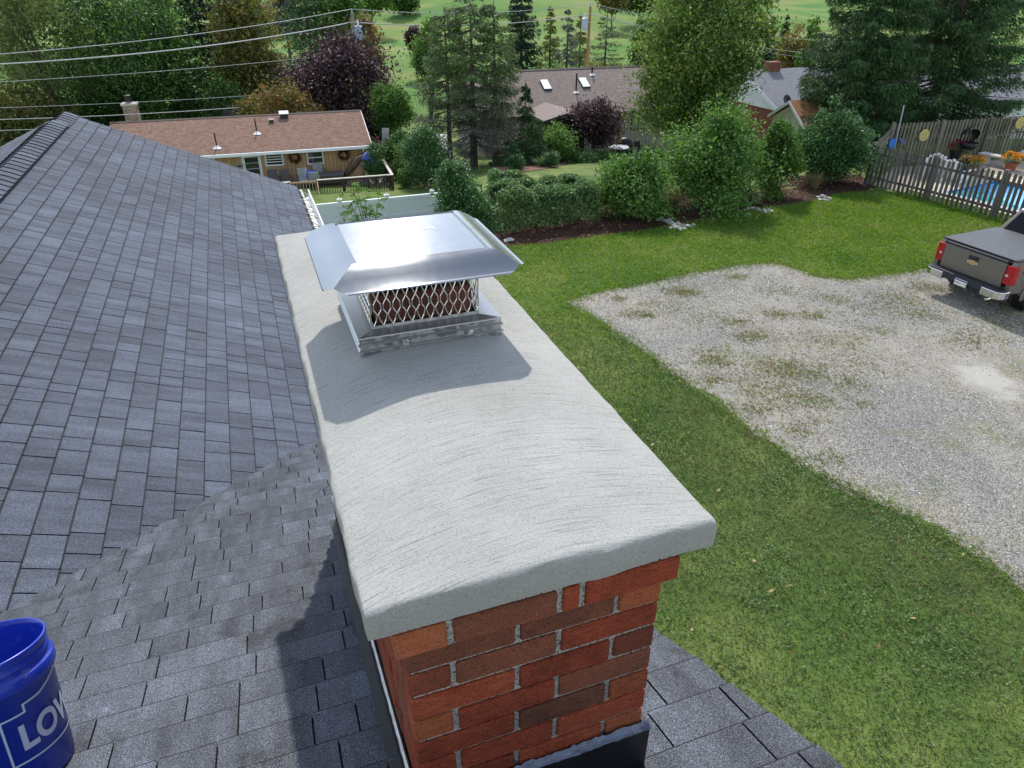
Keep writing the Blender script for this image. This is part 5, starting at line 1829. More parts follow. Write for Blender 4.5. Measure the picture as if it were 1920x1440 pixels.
wreath('round red and green wreath on the tan wall between the two windows', 552, 294)
wreath('round red and green wreath on the tan wall right of both windows', 644, 289)
p = on_wall(449, 311)
pw = fy @ Vector((p.x, wy0, p.z))
t = thing('wall_basket', 'small pale half round basket hung on the wall left of the door', 'basket', wm=frame_at(pw, YROT))
b = MB()
b.prism([(-0.2, -0.02, 0.12), (0.2, -0.02, 0.12), (0.16, -0.02, 0), (0.08, -0.02, -0.09), (-0.08, -0.02, -0.09), (-0.16, -0.02, 0)], (0, -0.13, 0))
b.build('bowl', M['cushion_grey'], t, WMAT[t.name])
b = MB(); b.box(-0.1, 0.1, -0.17, -0.152, -0.04, 0.08); b.build('front_patch', M['canvas_brown'], t, WMAT[t.name])


def roof_vent_pipe(par, fr, x, y, z, h, rad, label=None, name='vent_pipe', boot='white_paint'):
    t = thing(name, label, 'vent pipe', wm=fr @ Matrix.Translation((x, y, z)))
    b = MB(); b.tube([(0, 0, -0.1), (0, 0, h)], rad, 8); b.build('pipe', M['black'], t, WMAT[t.name])
    b = MB(); b.lathe([(0.24, -0.03), (0.12, 0.04), (rad + 0.01, 0.11)], 12); b.build('boot', M[boot], t, WMAT[t.name])
    return t


def on_slope(fr, u, v, y0, z0, slope, x=None):
    """where a line of sight meets the front roof slope of a house"""
    r = Vector(ray(u, v)); o = Vector((0, 0, CAM_H)); fi = fr.inverted()
    ro, rd = fi @ o, fi.to_3x3() @ r
    t = (z0 + slope * (ro.y - y0) - ro.z) / (rd.z - slope * rd.y)
    return ro + rd * t


ys_ = (rise - 0.02) / ym
for u, v, lb in ((407, 277, 'thin black vent pipe with white boot, lower left on the red brown roof'), (482, 250, 'thin black vent pipe with white boot, middle of the red brown roof')):
    p = on_slope(fy, u, v, 0, ec + 0.02, ys_)
    roof_vent_pipe(yel, fy, p.x, p.y, p.z, 0.75, 0.035, lb)
for u, v, s_, lb, mt in ((509, 229, 0.14, 'small black exhaust hood on the red brown roof', 'black'), (533, 220, 0.26, 'square grey and black vent box near the red brown ridge', 'galv')):
    p = on_slope(fy, u, v, 0, ec + 0.02, ys_)
    t = thing('roof_vent', lb, 'roof vent', wm=fy @ Matrix.Translation(p))
    b = MB(); b.box(-s_ * 0.8, s_ * 0.8, -s_ * 0.6, s_ * 0.8, -0.12, s_ * 0.75); b.build('housing', M['black'], t, WMAT[t.name])
    b = MB(); b.prism([(-s_, -s_, s_ * 0.76), (s_, -s_, s_ * 0.76), (s_, s_, s_ * 1.1), (-s_, s_, s_ * 1.1)], (0, 0, 0.03)); b.build('hood', M[mt], t, WMAT[t.name])
# its stone chimney
cx = at_y(226, 226, 44.0)
t = thing('stone_chimney', 'tan stone chimney with a black flue cap beyond the roof peak', 'chimney', wm=frame_at((cx.x + 0.15, 45.2, -1.0), YROT))
zc = at_y(226, 196, 45).z
b = MB(); b.box(-0.36, 0.40, -0.35, 0.35, -2.6, zc + 0.95); b.build('stack', M['stone'], t, WMAT[t.name])
b = MB(); b.box(-0.42, 0.46, -0.41, 0.41, zc + 0.952, zc + 1.06); b.build('cap_slab', M['cement'], t, WMAT[t.name])
b = MB(); b.lathe([(0.17, zc + 1.06), (0.17, zc + 1.42)], 14); b.lathe([(0.0, zc + 1.53), (0.20, zc + 1.49), (0.20, zc + 1.43)], 14); b.build('flue_cap', M['black'], t, WMAT[t.name])

# --- its deck
dk0 = fy @ Vector((0, 0, 0))
DX0, DX1, DY0, DY1 = -7.0, 0.55, -3.1, 0.5
deck = thing('wooden_deck', 'dark wooden deck with a pale rail cap in front of the tan house', 'deck', wm=fy @ Matrix.Translation((-3.2, -1.3, yz - 0.2)))
b = MB()
n_b = int((DY1 - DY0) / 0.145)
b.box(DX0, DX1, DY0, DY1, yz - 0.22, yz - 0.04)
b.build('joists', M['wood_dark'], deck, fy)
me_b = None
for k in range(n_b):
    q = MB(); q.box(DX0, DX1, DY0 + k * 0.145, DY0 + k * 0.145 + 0.137, yz - 0.038, yz)
    if me_b is None:
        o0 = q.build('plank', M['wood_grey'], deck, fy); me_b = o0.data
    else:
        inst('plank', me_b, WMAT[deck.name] @ Matrix.Translation((0, k * 0.145, 0)), deck)
RH = 0.92
b = MB()
rails = [((DX0, DY0), (-4.55, DY0)), ((-3.15, DY0), (DX1, DY0)), ((DX1, DY0), (DX1, DY1 - 0.1))]
capm, balm = MB(), None
for (xa, ya), (xb, yb) in rails:
    if ya == yb: capm.box(xa - 0.05, xb + 0.07, ya - 0.07, ya + 0.07, yz + RH, yz + RH + 0.04)
    else: capm.box(xa - 0.07, xa + 0.07, ya + 0.072, yb, yz + RH, yz + RH + 0.04)
capm.build('rail_cap', M['rail_pale'], deck, fy)
pk = []
for (xa, ya), (xb, yb) in rails:
    L = math.hypot(xb - xa, yb - ya)
    m = max(2, int(round(L / 1.25)) + 1)
    for k in range(m):
        t_ = k / (m - 1); pk.append((xa + (xb - xa) * t_, ya + (yb - ya) * t_))
    q = MB()
    for z in (yz + 0.10, yz + RH - 0.10):
        if ya == yb: q.box(xa, xb, ya - 0.02, ya + 0.02, z, z + 0.07)
        else: q.box(xa - 0.02, xa + 0.02, ya, yb, z, z + 0.07)
    q.build('rail', M['wood_dark'], deck, fy)
me_p = me_q = None
done = set()
for x_, y_ in pk:
    if (round(x_, 2), round(y_, 2)) in done: continue
    done.add((round(x_, 2), round(y_, 2)))
    if me_p is None:
        q = MB(); q.box(-0.05, 0.05, -0.05, 0.05, -1.3, RH - 0.002)
        o0 = q.build('post', M['wood_dark'], deck, WMAT[deck.name] if False else fy @ Matrix.Translation((x_, y_, yz))); me_p = o0.data; o_ref = (x_, y_)
    else: inst('post', me_p, WMAT[deck.name] @ Matrix.Translation((x_ - o_ref[0], y_ - o_ref[1], 0)), deck)
for (xa, ya), (xb, yb) in rails:
    L = math.hypot(xb - xa, yb - ya)
    for k in range(1, int(L / 0.13)):
        t_ = k * 0.13 / L
        x_, y_ = xa + (xb - xa) * t_, ya + (yb - ya) * t_
        if me_q is None:
            q = MB(); q.box(-0.018, 0.018, -0.018, 0.018, 0.171, RH - 0.101)
            o0 = q.build('baluster', M['wood_dark'], deck, fy @ Matrix.Translation((x_, y_, yz))); me_q = o0.data; q_ref = (x_, y_)
        else: inst('baluster', me_q, WMAT[deck.name] @ Matrix.Translation((x_ - q_ref[0], y_ - q_ref[1], 0)), deck)
# new stair
st = thing('deck_stairs', 'short stair of fresh yellow timber leading down from the dark deck', 'stairs', wm=fy @ Matrix.Translation((-3.85, DY0 - 0.6, yz - 0.8)))
for s in (-4.52, -3.22):
    b = MB()
    b.prism([(s, DY0 - 0.06, yz - 0.02), (s, DY0 - 0.06, yz - 0.32), (s, DY0 - 1.15, yz - 1.1), (s, DY0 - 1.15, yz - 0.78)], (0.045, 0, 0))
    b.prism([(s, DY0 - 0.08, yz + 0.98), (s, DY0 - 0.08, yz + 0.90), (s, DY0 - 1.15, yz + 0.12), (s, DY0 - 1.15, yz + 0.20)], (0.045, 0, 0))
    b.box(s, s + 0.06, DY0 - 0.14, DY0 - 0.085, yz - 0.3, yz + 0.96)
    b.box(s, s + 0.06, DY0 - 1.2, DY0 - 1.14, yz - 1.15, yz + 0.15)
    b.build('stringer_rail', M['wood_new'], st, fy)
for k in range(4):
    b = MB(); b.box(-4.47, -3.22, DY0 - 0.32 - k * 0.27, DY0 - 0.06 - k * 0.27, yz - 0.19 - k * 0.2, yz - 0.15 - k * 0.2); b.build('tread', M['wood_new'], st, fy)
for k in range(8):
    x_ = -4.36 + k * 0.15
    b = MB(); b.box(x_, x_ + 0.035, DY0 - 0.065, DY0 - 0.03, yz + 0.08, yz + 0.9); b.build('gate_bar', M['wood_new'], st, fy)
b = MB(); b.box(-4.46, -3.23, DY0 - 0.028, DY0 + 0.01, yz + 0.84, yz + 0.92); b.box(-4.46, -3.23, DY0 - 0.028, DY0 + 0.01, yz + 0.08, yz + 0.15); b.build('gate_rail', M['wood_new'], st, fy)


def patio_chair(label, x, y, rz, mat='wicker', frame='black', group=None, fr=fy, z=None, s=1.0):
    z = yz if z is None else z
    t = thing('patio_chair', label, 'chair', wm=fr @ Matrix.Translation((x, y, z)) @ Matrix.Rotation(rz, 4, 'Z'), group=group)
    W = WMAT[t.name]
    b = MB(); b.box(-0.27 * s, 0.27 * s, -0.26 * s, 0.24 * s, 0.40 * s, 0.45 * s); b.build('seat', M[mat], t, W)
    b = MB(); b.prism([(-0.27 * s, 0.22 * s, 0.44 * s), (0.27 * s, 0.22 * s, 0.44 * s), (0.25 * s, 0.36 * s, 1.0 * s), (-0.25 * s, 0.36 * s, 1.0 * s)], (0, 0.045, 0)); b.build('backrest', M[mat], t, W)
    for sx in (-0.27, 0.27):
        for yy in (-0.24, 0.24):
            b = MB(); b.tube([(sx * s, yy * s, 0.42 * s), (sx * 1.06 * s, yy * 1.1 * s, 0)], 0.018 * s, 5); b.build('leg', M[frame], t, W)
        b = MB(); b.tube([(sx * 1.05 * s, -0.24 * s, 0.42 * s), (sx * 1.05 * s, -0.24 * s, 0.66 * s), (sx * 1.05 * s, 0.27 * s, 0.68 * s)], 0.02 * s, 5); b.build('armrest', M[frame], t, W)
    return t


def dk_at(u, v, h=0.5):
    """spot on the deck at that photo place, a little above its floor"""
    r = Vector(ray(u, v)); o = Vector((0, 0, CAM_H)); fi = fy.inverted()
    ro, rd = fi @ o, fi.to_3x3() @ r
    t = (yz + h - ro.z) / rd.z
    return ro + rd * t


for u, v, mt, lb in ((512, 330, 'wicker', 'brown wicker deck chair against the wall right of the door'), (535, 329, 'wicker', 'brown wicker deck chair under the louvred window'), (569, 327, 'cushion_grey', 'pale grey deck chair left of the blue cushion'), (588, 329, 'cushion_grey', 'pale grey deck chair nearest the stair, in front of the blue cushion'), (597, 315, 'cushion_grey', 'tall pale grey deck chair under the sash window')):
    p = dk_at(u, v, 0.75)
    patio_chair(lb, p.x, min(p.y, 0.1), R(180) if u == 588 else 0.1, mt)
p = dk_at(582, 321, 0.8)
t = thing('cushion', 'blue cushion among the pale grey deck chairs', 'cushion', wm=fy @ Matrix.Translation((p.x, p.y, yz + 0.45)))
b = MB(); b.lathe([(0, 0), (0.24, 0.02), (0.28, 0.10), (0.24, 0.32), (0.1, 0.40), (0, 0.41)], 12); b.build('pad', M['cloth_blue'], t, WMAT[t.name], smooth=True)


def table(label, p, sx, sy, h, mat):
    t = thing('deck_table', label, 'table', wm=fy @ Matrix.Translation((p.x, p.y, yz)))
    W = WMAT[t.name]
    b = MB(); b.box(-sx, sx, -sy, sy, h - 0.05, h); b.build('tabletop', M[mat], t, W)
    b = MB(); b.box(-sx * 0.93, sx * 0.93, -sy * 0.9, sy * 0.9, h * 0.35, h - 0.052); b.build('apron', M[mat], t, W)
    for x_ in (-sx * 0.92, sx * 0.92):
        for y_ in (-sy * 0.88, sy * 0.88):
            b = MB(); b.box(x_ - 0.04, x_ + 0.04, y_ - 0.04, y_ + 0.04, 0, h - 0.052); b.build('leg', M[mat], t, W)


table('dark wicker table right of the pale grey deck chairs', dk_at(617, 326, 0.6), 0.72, 0.45, 0.62, 'wicker')
table('low dark wicker table between the brown and grey deck chairs', dk_at(548, 340, 0.4), 0.62, 0.35, 0.42, 'wicker')
# leaning furled umbrella with a blue towel
p = dk_at(664, 333, 0.3)
t = thing('patio_umbrella', 'brown furled patio umbrella leaning over the deck corner', 'umbrella', wm=fy @ Matrix.Translation((p.x, p.y, yz)))
W = WMAT[t.name]
pts = [(-0.75, 0, 0.02), (-0.45, 0, 0.62), (-0.05, 0, 1.15), (0.4, 0, 1.5), (0.75, 0.05, 1.62)]
b = MB(); b.tube(pts, [0.03] * 5, 6); b.build('pole', M['black'], t, W)
b = MB(); b.tube([(-0.55, -0.06, 0.3), (-0.1, -0.1, 0.85), (0.35, -0.1, 1.25), (0.75, -0.05, 1.45)], [0.05, 0.17, 0.2, 0.09], 9); b.build('canopy', M['canvas_brown'], t, W, smooth=True)
b = MB(); b.prism([(-0.5, -0.2, 0.02), (0.35, -0.2, 0.02), (0.62, -0.2, 1.1), (0.5, -0.2, 1.22)], (0, 0.03, 0)); b.build('hanging_panel', M['canvas_tan'], t, W)
b = MB(); b.prism([(0.45, -0.30, 1.30), (0.78, -0.30, 1.62), (1.05, -0.30, 1.45), (1.12, -0.30, 1.12), (0.98, -0.30, 1.05), (0.9, -0.30, 1.3), (0.7, -0.30, 1.24)], (0, 0.32, 0))
tw = b.build('beach_towel', M['cloth_blue'], None, W, origin=W.translation + Vector((0.75, 0, 1.3)))
tag(tw, 'light blue towel hung over the furled umbrella on the deck corner', 'towel')

# --- brown house with two skylights
bc = at_y(1209, 205, 53.0)                          # on its front eave
fb = frame_at((bc.x, bc.y, 0), YROT)
bro = thing('brown_house', 'long low house with a grey brown roof and two skylights', 'house', wm=frame_at((bc.x - 2, bc.y + 4, G(bc.x, bc.y + 4)), YROT))
be = bc.z
bz = G(bc.x, bc.y + 1) - 0.05
BX0, BX1, BDY = -12.0, 6.0, 9.0
r2 = at_y(1207, 126, 53 + 4.5 * math.cos(YROT)).z - be
b = MB()
b.box(BX0 + 0.4, BX1 - 0.4, 0.5, BDY, bz - 2.5, be - 0.02)
b.build('wall', M['beige_boards'], bro, fb)
b = MB()
for ye in (0.0, BDY + 0.5):
    b.prism([(BX0, ye, be + 0.02), (BX1, ye, be + 0.02), (BX1, 4.75, be + r2), (BX0, 4.75, be + r2)], (0, 0, -0.12))
broof = b.build('roof', M['roof_brown'], bro, fb)
b = MB(); b.prism([(BX0 - 0.01, 4.6, be + r2 - 0.03), (BX0 - 0.01, 4.75, be + r2 + 0.06), (BX0 - 0.01, 4.9, be + r2 - 0.03)], (BX1 - BX0 + 0.02, 0, 0)); b.build('ridge_cap', M['fascia'], broof, fb)
b = MB(); b.box(BX0, BX1, -0.12, -0.004, be - 0.12, be + 0.01); b.build('gutter', M['fascia'], bro, fb)
s2 = (r2 - 0.02) / 4.75
for u, v in ((1023, 161), (1095, 157)):
    p = on_slope(fb, u, v, 0, be + 0.02, s2)
    b = MB()
    w_, h_ = 0.30, 0.58
    m_ = Matrix.Translation(p) @ Matrix.Rotation(math.atan(s2), 4, 'X')
    b.box(-w_, w_, -h_, h_, 0.0, 0.10, M=m_)
    sk = b.build('skylight', M['fascia'], broof, fb)
    b = MB(); b.box(-w_ + 0.03, w_ - 0.03, -h_ + 0.03, h_ - 0.03, 0.101, 0.14, M=m_); b.build('dome', M['white'], sk, fb)
p = on_slope(fb, 1080, 173, 0, be + 0.02, s2)
roof_vent_pipe(bro, fb, p.x, p.y, p.z, 1.25, 0.06, 'tall dark vent pipe between the two skylights')
p = on_slope(fb, 1110, 140, 0, be + 0.02, s2)
roof_vent_pipe(bro, fb, p.x, p.y, p.z, 0.55, 0.07, 'short black vent with a white boot near the brown ridge')


def on_front(fr, u, v, y):
    r = Vector(ray(u, v)); o = Vector((0, 0, CAM_H)); fi = fr.inverted()
    ro, rd = fi @ o, fi.to_3x3() @ r
    t = (y - ro.y) / rd.y
    return ro + rd * t


a, c = on_front(fb, 1186, 210, 0.5), on_front(fb, 1208, 240, 0.5)
window(bro, fb, a.x, c.x, c.z, a.z - 0.05, 0.5, 'double', 'frame_dark', 'glass_blind', 0.08)
# porch wing with its own gable roof, open and dark below
pk_ = on_front(fb, 1064, 212, -3.2)
pl_, ple = on_front(fb, 1019, 227, -3.2), None
b = MB()
hw_ = pk_.x - pl_.x
zr, ze_ = pk_.z, pl_.z
for sgn in (-1, 1):
    b.prism([(pk_.x, -3.2, zr), (pk_.x + sgn * hw_, -3.2, ze_), (pk_.x + sgn * hw_, 4.5, ze_), (pk_.x, 4.5, zr)], (0, 0, -0.13))
pw_ = b.build('porch_roof', M['roof_metal'], bro, fb)
b = MB()
b.prism([(pk_.x, -3.23, zr - 0.02), (pk_.x - hw_, -3.23, ze_ - 0.02), (pk_.x - hw_, -3.23, ze_ - 0.2), (pk_.x, -3.23, zr - 0.2), (pk_.x + hw_, -3.23, ze_ - 0.2), (pk_.x + hw_, -3.23, ze_ - 0.02)], (0, 0.028, 0))
b.build('porch_fascia', M['fascia'], bro, fb)
b = MB()
b.box(pk_.x - hw_ + 0.3, pk_.x + hw_ - 0.3, -2.9, 0.45, bz - 2.0, bz + 0.08)
b.build('porch_floor', M['wood_dark'], bro, fb)
b = MB()
b.prism([(pk_.x - hw_ + 0.3, -2.85, bz + 0.08), (pk_.x + hw_ - 0.3, -2.85, bz + 0.08), (pk_.x + hw_ - 0.3, -2.85, ze_ - 0.1), (pk_.x, -2.85, zr - 0.2), (pk_.x - hw_ + 0.3, -2.85, ze_ - 0.1)], (0, 0.03, 0))
b.build('porch_screen', M['frame_dark'], bro, fb)
for k in range(5):
    x_ = pk_.x - hw_ + 0.3 + (2 * hw_ - 0.6) * k / 4
    b = MB(); b.box(x_ - 0.06, x_ + 0.06, -2.93, -2.855, bz + 0.08, (zr - 0.25) if k == 2 else (ze_ - 0.1 if k in (0, 4) else (ze_ + zr) / 2 - 0.2)); b.build('porch_post', M['fascia'], bro, fb)
# patio in front of it
pp = [fb @ Vector(q) for q in ((-4.0, 0.4, 0), (3.5, 0.4, 0), (3.5, -4.2, 0), (-4.0, -4.2, 0))]
flat_sheet('patio', pp, 0.03, pm('tan concrete', (0.34, 0.29, 0.25), 0.9))
q = at_y(1171, 279, 50.5); qz = G(q.x, q.y)
t = thing('barbecue', 'barbecue under a tall black cover beside the patio window', 'barbecue', (q.x, q.y, qz))
b = MB()
for z, w_ in ((0.0, 0.44),): pass
prof = [(0.42, 0.02), (0.46, 0.3), (0.45, 0.75), (0.43, 0.95), (0.34, 1.15), (0.18, 1.27), (0.0, 1.30)]
b.lathe([(r_ * 1.1, z) for r_, z in prof], 14, Matrix.Translation((q.x, q.y, qz)) @ Matrix.Diagonal((1.1, 0.8, 1, 1)))
b.build('cover', M['black'], t, smooth=True)
b = MB(); b.box(q.x - 0.06, q.x + 0.14, q.y - 0.44, q.y - 0.405, qz + 0.80, qz + 0.88); b.build('tag', M['white'], t)
q = at_y(1199, 272, 50.8)
patio_chair('black patio chair beside the covered barbecue', 0, 0, 0, 'black', 'black', fr=Matrix.Translation((q.x, q.y, 0)) @ Matrix.Rotation(R(20), 4, 'Z'), z=G(q.x, q.y), s=0.95)
q = at_y(1160, 278, 49.0); qz = G(q.x, q.y)
t = thing('round_table', 'round glass patio table with a furled beige umbrella', 'table', (q.x, q.y, qz))
b = MB(); b.lathe([(0, 0.74), (0.68, 0.74), (0.70, 0.72), (0.68, 0.70), (0, 0.70)], 28, Matrix.Translation(q * 1.0 - Vector((0, 0, q.z - qz)))); b.build('tabletop', M['galv'], t)
for k in range(4):
    a = k * 1.57 + 0.6
    b = MB(); b.tube([(q.x + 0.5 * math.cos(a), q.y + 0.5 * math.sin(a), qz), (q.x + 0.42 * math.cos(a), q.y + 0.42 * math.sin(a), qz + 0.70)], 0.022, 5); b.build('leg', M['black'], t)
u_ = thing('furled_umbrella', 'furled beige umbrella standing through the round patio table', 'umbrella', (q.x, q.y, qz))
b = MB(); b.tube([(q.x, q.y, qz), (q.x, q.y, qz + 2.0)], 0.022, 6); b.build('pole', M['wood_dark'], u_)
b = MB(); b.lathe([(0.05, 1.0), (0.15, 1.05), (0.11, 1.6), (0.05, 1.95), (0.0, 2.0)], 10, Matrix.Translation((q.x, q.y, qz))); b.build('canopy', M['canvas_tan'], u_, smooth=True)

# --- grey roofed house with a white gable and brick wall
gc = at_y(1466, 211, 47.0)
fg = frame_at((gc.x, gc.y, 0), R(21))
gry = thing('grey_house', 'brick house with a white gable end and a pale grey roof', 'house', wm=frame_at((gc.x + 4, gc.y + 4, G(gc.x + 4, gc.y + 4)), R(21)))
ge, gD, gL = gc.z, 9.0, 12.0
gb = G(gc.x, gc.y) - 0.3
gr_ = 1.95
b = MB(); b.box(0.5, gL, 0.5, gD - 0.5, gb - 1, ge - 0.12); b.build('wall', M['brick_far'], gry, fg)
b = MB(); b.prism([(0.42, 0.2, ge - 0.1), (0.42, gD - 0.2, ge - 0.1), (0.42, gD / 2, ge + gr_ - 0.12)], (0.3, 0, 0)); b.build('gable', M['white_paint'], gry, fg)
b = MB()
for ye in (0.0, gD): b.prism([(0, ye, ge), (gL + 3, ye, ge), (gL + 3, gD / 2, ge + gr_), (0, gD / 2, ge + gr_)], (0, 0, -0.1))
groof = b.build('roof', M['roof_grey'], gry, fg)
b = MB()
for ye, yo in ((0.0, 0), (gD, 0)): b.prism([(-0.03, ye, ge - 0.01), (-0.03, gD / 2, ge + gr_ - 0.01), (-0.03, gD / 2, ge + gr_ - 0.28), (-0.03, ye, ge - 0.26)], (0.028, 0, 0))
b.build('rake_board', M['white_paint'], gry, fg)
b = MB(); b.box(0, gL + 3, -0.12, -0.004, ge - 0.14, ge); b.build('gutter', M['white_paint'], gry, fg)
b = MB(); b.box(1.9, 2.8, gD / 2 - 0.35, gD / 2 + 0.35, ge + 1.0, ge + gr_ + 0.45); b.build('roof_chimney', M['brick_far'], gry, fg)
b = MB(); b.prism([(2.2, -2.6, ge - 0.75), (6.0, -2.6, ge - 0.75), (6.0, -0.13, ge - 0.2), (2.2, -0.13, ge - 0.2)], (0, 0, -0.12)); b.build('porch_roof', M['rail_pale'], gry, fg)
for x_ in (2.3, 5.9):
    b = MB(); b.box(x_ - 0.06, x_ + 0.06, -2.5, -2.38, gb - 1, ge - 0.86); b.build('porch_post', M['rail_pale'], gry, fg)
gs = gr_ / (gD / 2)
p = on_slope(fg, 1471, 200, 0, ge, gs)
dish = thing('satellite_dish', 'dark grey satellite dish on the edge of the pale grey roof', 'satellite dish', wm=fg @ Matrix.Translation(p))
W = WMAT[dish.name]
m_ = Matrix.Translation((0, -0.05, 0.42)) @ Matrix.Rotation(R(62), 4, 'X')
b = MB(); b.lathe([(0, 0.0), (0.12, 0.012), (0.22, 0.04), (0.29, 0.075), (0.285, 0.085), (0.2, 0.05), (0, 0.012)], 20, m_); b.build('reflector', M['black'], dish, W, smooth=True)
b = MB(); b.tube([(0, 0.02, 0.0), (0, 0.05, 0.25), (0, 0.0, 0.38)], 0.025, 6); b.build('mast', M['galv'], dish, W)
b = MB(); b.tube([(0, -0.1, 0.2), (0, -0.42, 0.33)], 0.014, 5); b.box(-0.03, 0.03, -0.48, -0.40, 0.30, 0.38); b.build('feed_arm', M['black'], dish, W)

# --- cream shed with an orange roof
sc_ = at_y(1510, 236, 35.0)
fs_ = frame_at((sc_.x, sc_.y, 0), R(10))
shed = thing('garden_shed', 'cream shed with an orange tan roof behind the glossy shrub', 'shed', wm=frame_at((sc_.x + 1.5, sc_.y + 1.2, G(sc_.x + 1.5, sc_.y + 1.2)), R(10)))
sL, sD = 4.3, 3.6
se = at_y(1505, 240, 35).z; szb = G(sc_.x + 1, sc_.y + 1)
b = MB(); b.box(0.2, sL - 0.2, 0.2, sD - 0.2, szb - 0.8, se - 0.03)
b.prism([(0.2, 0.2, se - 0.03), (0.2, sD - 0.2, se - 0.03), (0.2, sD / 2, se + 0.78)], (sL - 0.4, 0, 0)); b.build('wall', M['cream'], shed, fs_)
b = MB()
for ye in (0.0, sD): b.prism([(0, ye, se), (sL, ye, se), (sL, sD / 2, se + 0.95), (0, sD / 2, se + 0.95)], (0, 0, -0.08))
b.build('roof', M['roof_orange'], shed, fs_)
b = MB()
for ye in (0.0, sD): b.prism([(-0.03, ye, se), (-0.03, sD / 2, se + 0.95), (-0.03, sD / 2, se + 0.8), (-0.03, ye, se - 0.14)], (0.028, 0, 0))
b.build('rake_board', M['white_paint'], shed, fs_)
# --- white building glimpsed through the spruces
wc = at_y(1835, 222, 52.0)
fw_ = frame_at((wc.x, wc.y, 0), R(14))
wh = thing('white_house', 'pale building half hidden behind the big spruces on the right', 'house', wm=frame_at((wc.x + 3, wc.y + 3, G(wc.x + 3, wc.y + 3)), R(14)))
wz = G(wc.x + 3, wc.y + 3)
b = MB(); b.box(0, 9, 0, 7, wz - 1.5, wc.z + 1.2); b.build('wall', M['white_paint'], wh, fw_)
b = MB()
for ye in (-0.4, 7.4): b.prism([(-0.4, ye, wc.z + 1.1), (9.4, ye, wc.z + 1.1), (9.4, 3.5, wc.z + 2.9), (-0.4, 3.5, wc.z + 2.9)], (0, 0, -0.12))
b.build('roof', M['roof_grey'], wh, fw_)
window(wh, fw_, 2.0, 3.2, wz + 1.0, wz + 2.2, 0.0)

# ------------------------------------------------------------------ white vinyl fence
wp = at_y(637, 378, 25.0)
wa = HROT
VH = 1.78
fwf = Matrix.Translation((wp.x, wp.y, wp.z - VH)) @ Matrix.Rotation(wa, 4, 'Z')
ux = 0.0
px = [k * 1.68 for k in range(-3, 4)]
vf = thing('vinyl_fence', 'white vinyl panel fence beyond the chimney crown', 'fence', wm=fwf @ Matrix.Translation((ux, 0, 0)))
for i, x in enumerate(px):
    b = MB(); b.box(x - 0.065, x + 0.065, -0.065, 0.065, -0.3, VH + 0.06); po = b.build('post', M['white_vinyl'], vf, fwf)
    b = MB(); b.prism([(x - 0.085, -0.085, VH + 0.061), (x + 0.085, -0.085, VH + 0.061), (x + 0.085, 0.085, VH + 0.061), (x - 0.085, 0.085, VH + 0.061)], (0, 0, 0.03))
    b.add([(x - 0.07, -0.07, VH + 0.092), (x + 0.07, -0.07, VH + 0.092), (x + 0.07, 0.07, VH + 0.092), (x - 0.07, 0.07, VH + 0.092), (x, 0, VH + 0.15)], [(0, 1, 4), (1, 2, 4), (2, 3, 4), (3, 0, 4), (3, 2, 1, 0)])
    b.build('post_cap', M['white_vinyl'], po, fwf)
    if i < len(px) - 1:
        x0, x1 = x + 0.066, px[i + 1] - 0.066
        for z in (1.02, VH - 0.14):
            b = MB(); b.box(x0, x1, -0.045, 0.045, z, z + 0.12); b.build('rail', M['white_vinyl'], vf, fwf)
        nb = 10
        for k in range(nb):
            wb = (x1 - x0) / nb
            b = MB(); b.box(x0 + k * wb + 0.0006, x0 + (k + 1) * wb - 0.0006, -0.018, 0.018, -0.4, 1.019); b.box(x0 + k * wb + 0.0006, x0 + (k + 1) * wb - 0.0006, -0.018, 0.018, 1.141, VH - 0.141); b.build('board', M['white_vinyl'], vf, fwf)

# ------------------------------------------------------------------ picket fence round the pool
def wood_board_mat(name, lo, mid, hi):
    t = NT(name)
    p = t.pos()
    r = t.rnd()
    mp = t.n('VectorMath', operation='MULTIPLY'); mp.inputs[1].default_value = (30, 30, 2.5); t.l(p, mp.inputs[0])
    gn = t.noise(mp.outputs[0], 1.0, 4.0, 0.65)
    f = t.math('ADD', t.math('MULTIPLY', gn, 0.5), t.math('MULTIPLY', r, 0.45))
    col = t.ramp(f, [(0.2, lo), (0.5, mid), (0.8, hi)])
    t.bump(gn, 0.5, 0.01)
    return t.fin(col, 0.92, 0, 0.2)


M['picket'] = wood_board_mat('weathered pickets', (0.085, 0.075, 0.062), (0.145, 0.130, 0.110), (0.22, 0.20, 0.175))
M['fence_back'] = wood_board_mat('mossy fence boards', (0.095, 0.090, 0.062), (0.165, 0.155, 0.108), (0.25, 0.235, 0.17))
fa, fe_ = at_z(1620, 346, 0), at_z(1905, 421, 0)
fd = fe_ - fa
fang = math.atan2(fd.y, fd.x)
PF = Matrix.Translation(fa) @ Matrix.Rotation(fang, 4, 'Z')
pf = thing('picket_fence', 'grey weathered picket fence between the lawn and the pool', 'fence', wm=PF @ Matrix.Translation((3, 0, 0)))
PH = 1.42
q = MB(); q.prism([(-0.048, -0.011, 0.04), (0.048, -0.011, 0.04), (0.048, -0.011, PH), (0.030, -0.011, PH + 0.03), (-0.030, -0.011, PH + 0.03), (-0.048, -0.011, PH)], (0, 0.022, 0))
pm_me = None
rg = random.Random(21)
SP = 0.166
FLEN = fd.length + 5.0
k = 0
x = 0.05
while x < FLEN:
    wmx = PF @ Matrix.Translation((x, 0, rg.uniform(-0.02, 0.02))) @ Matrix.Rotation(rg.uniform(-0.02, 0.02), 4, 'Y') @ Matrix.Rotation(rg.uniform(-0.05, 0.05), 4, 'Z')
    if pm_me is None:
        pm_me = arr_mesh('picket', q.v, [i for f in q.f for i in f], [len(f) for f in q.f], M['picket'])
    inst('picket', pm_me, wmx, pf)
    x += SP
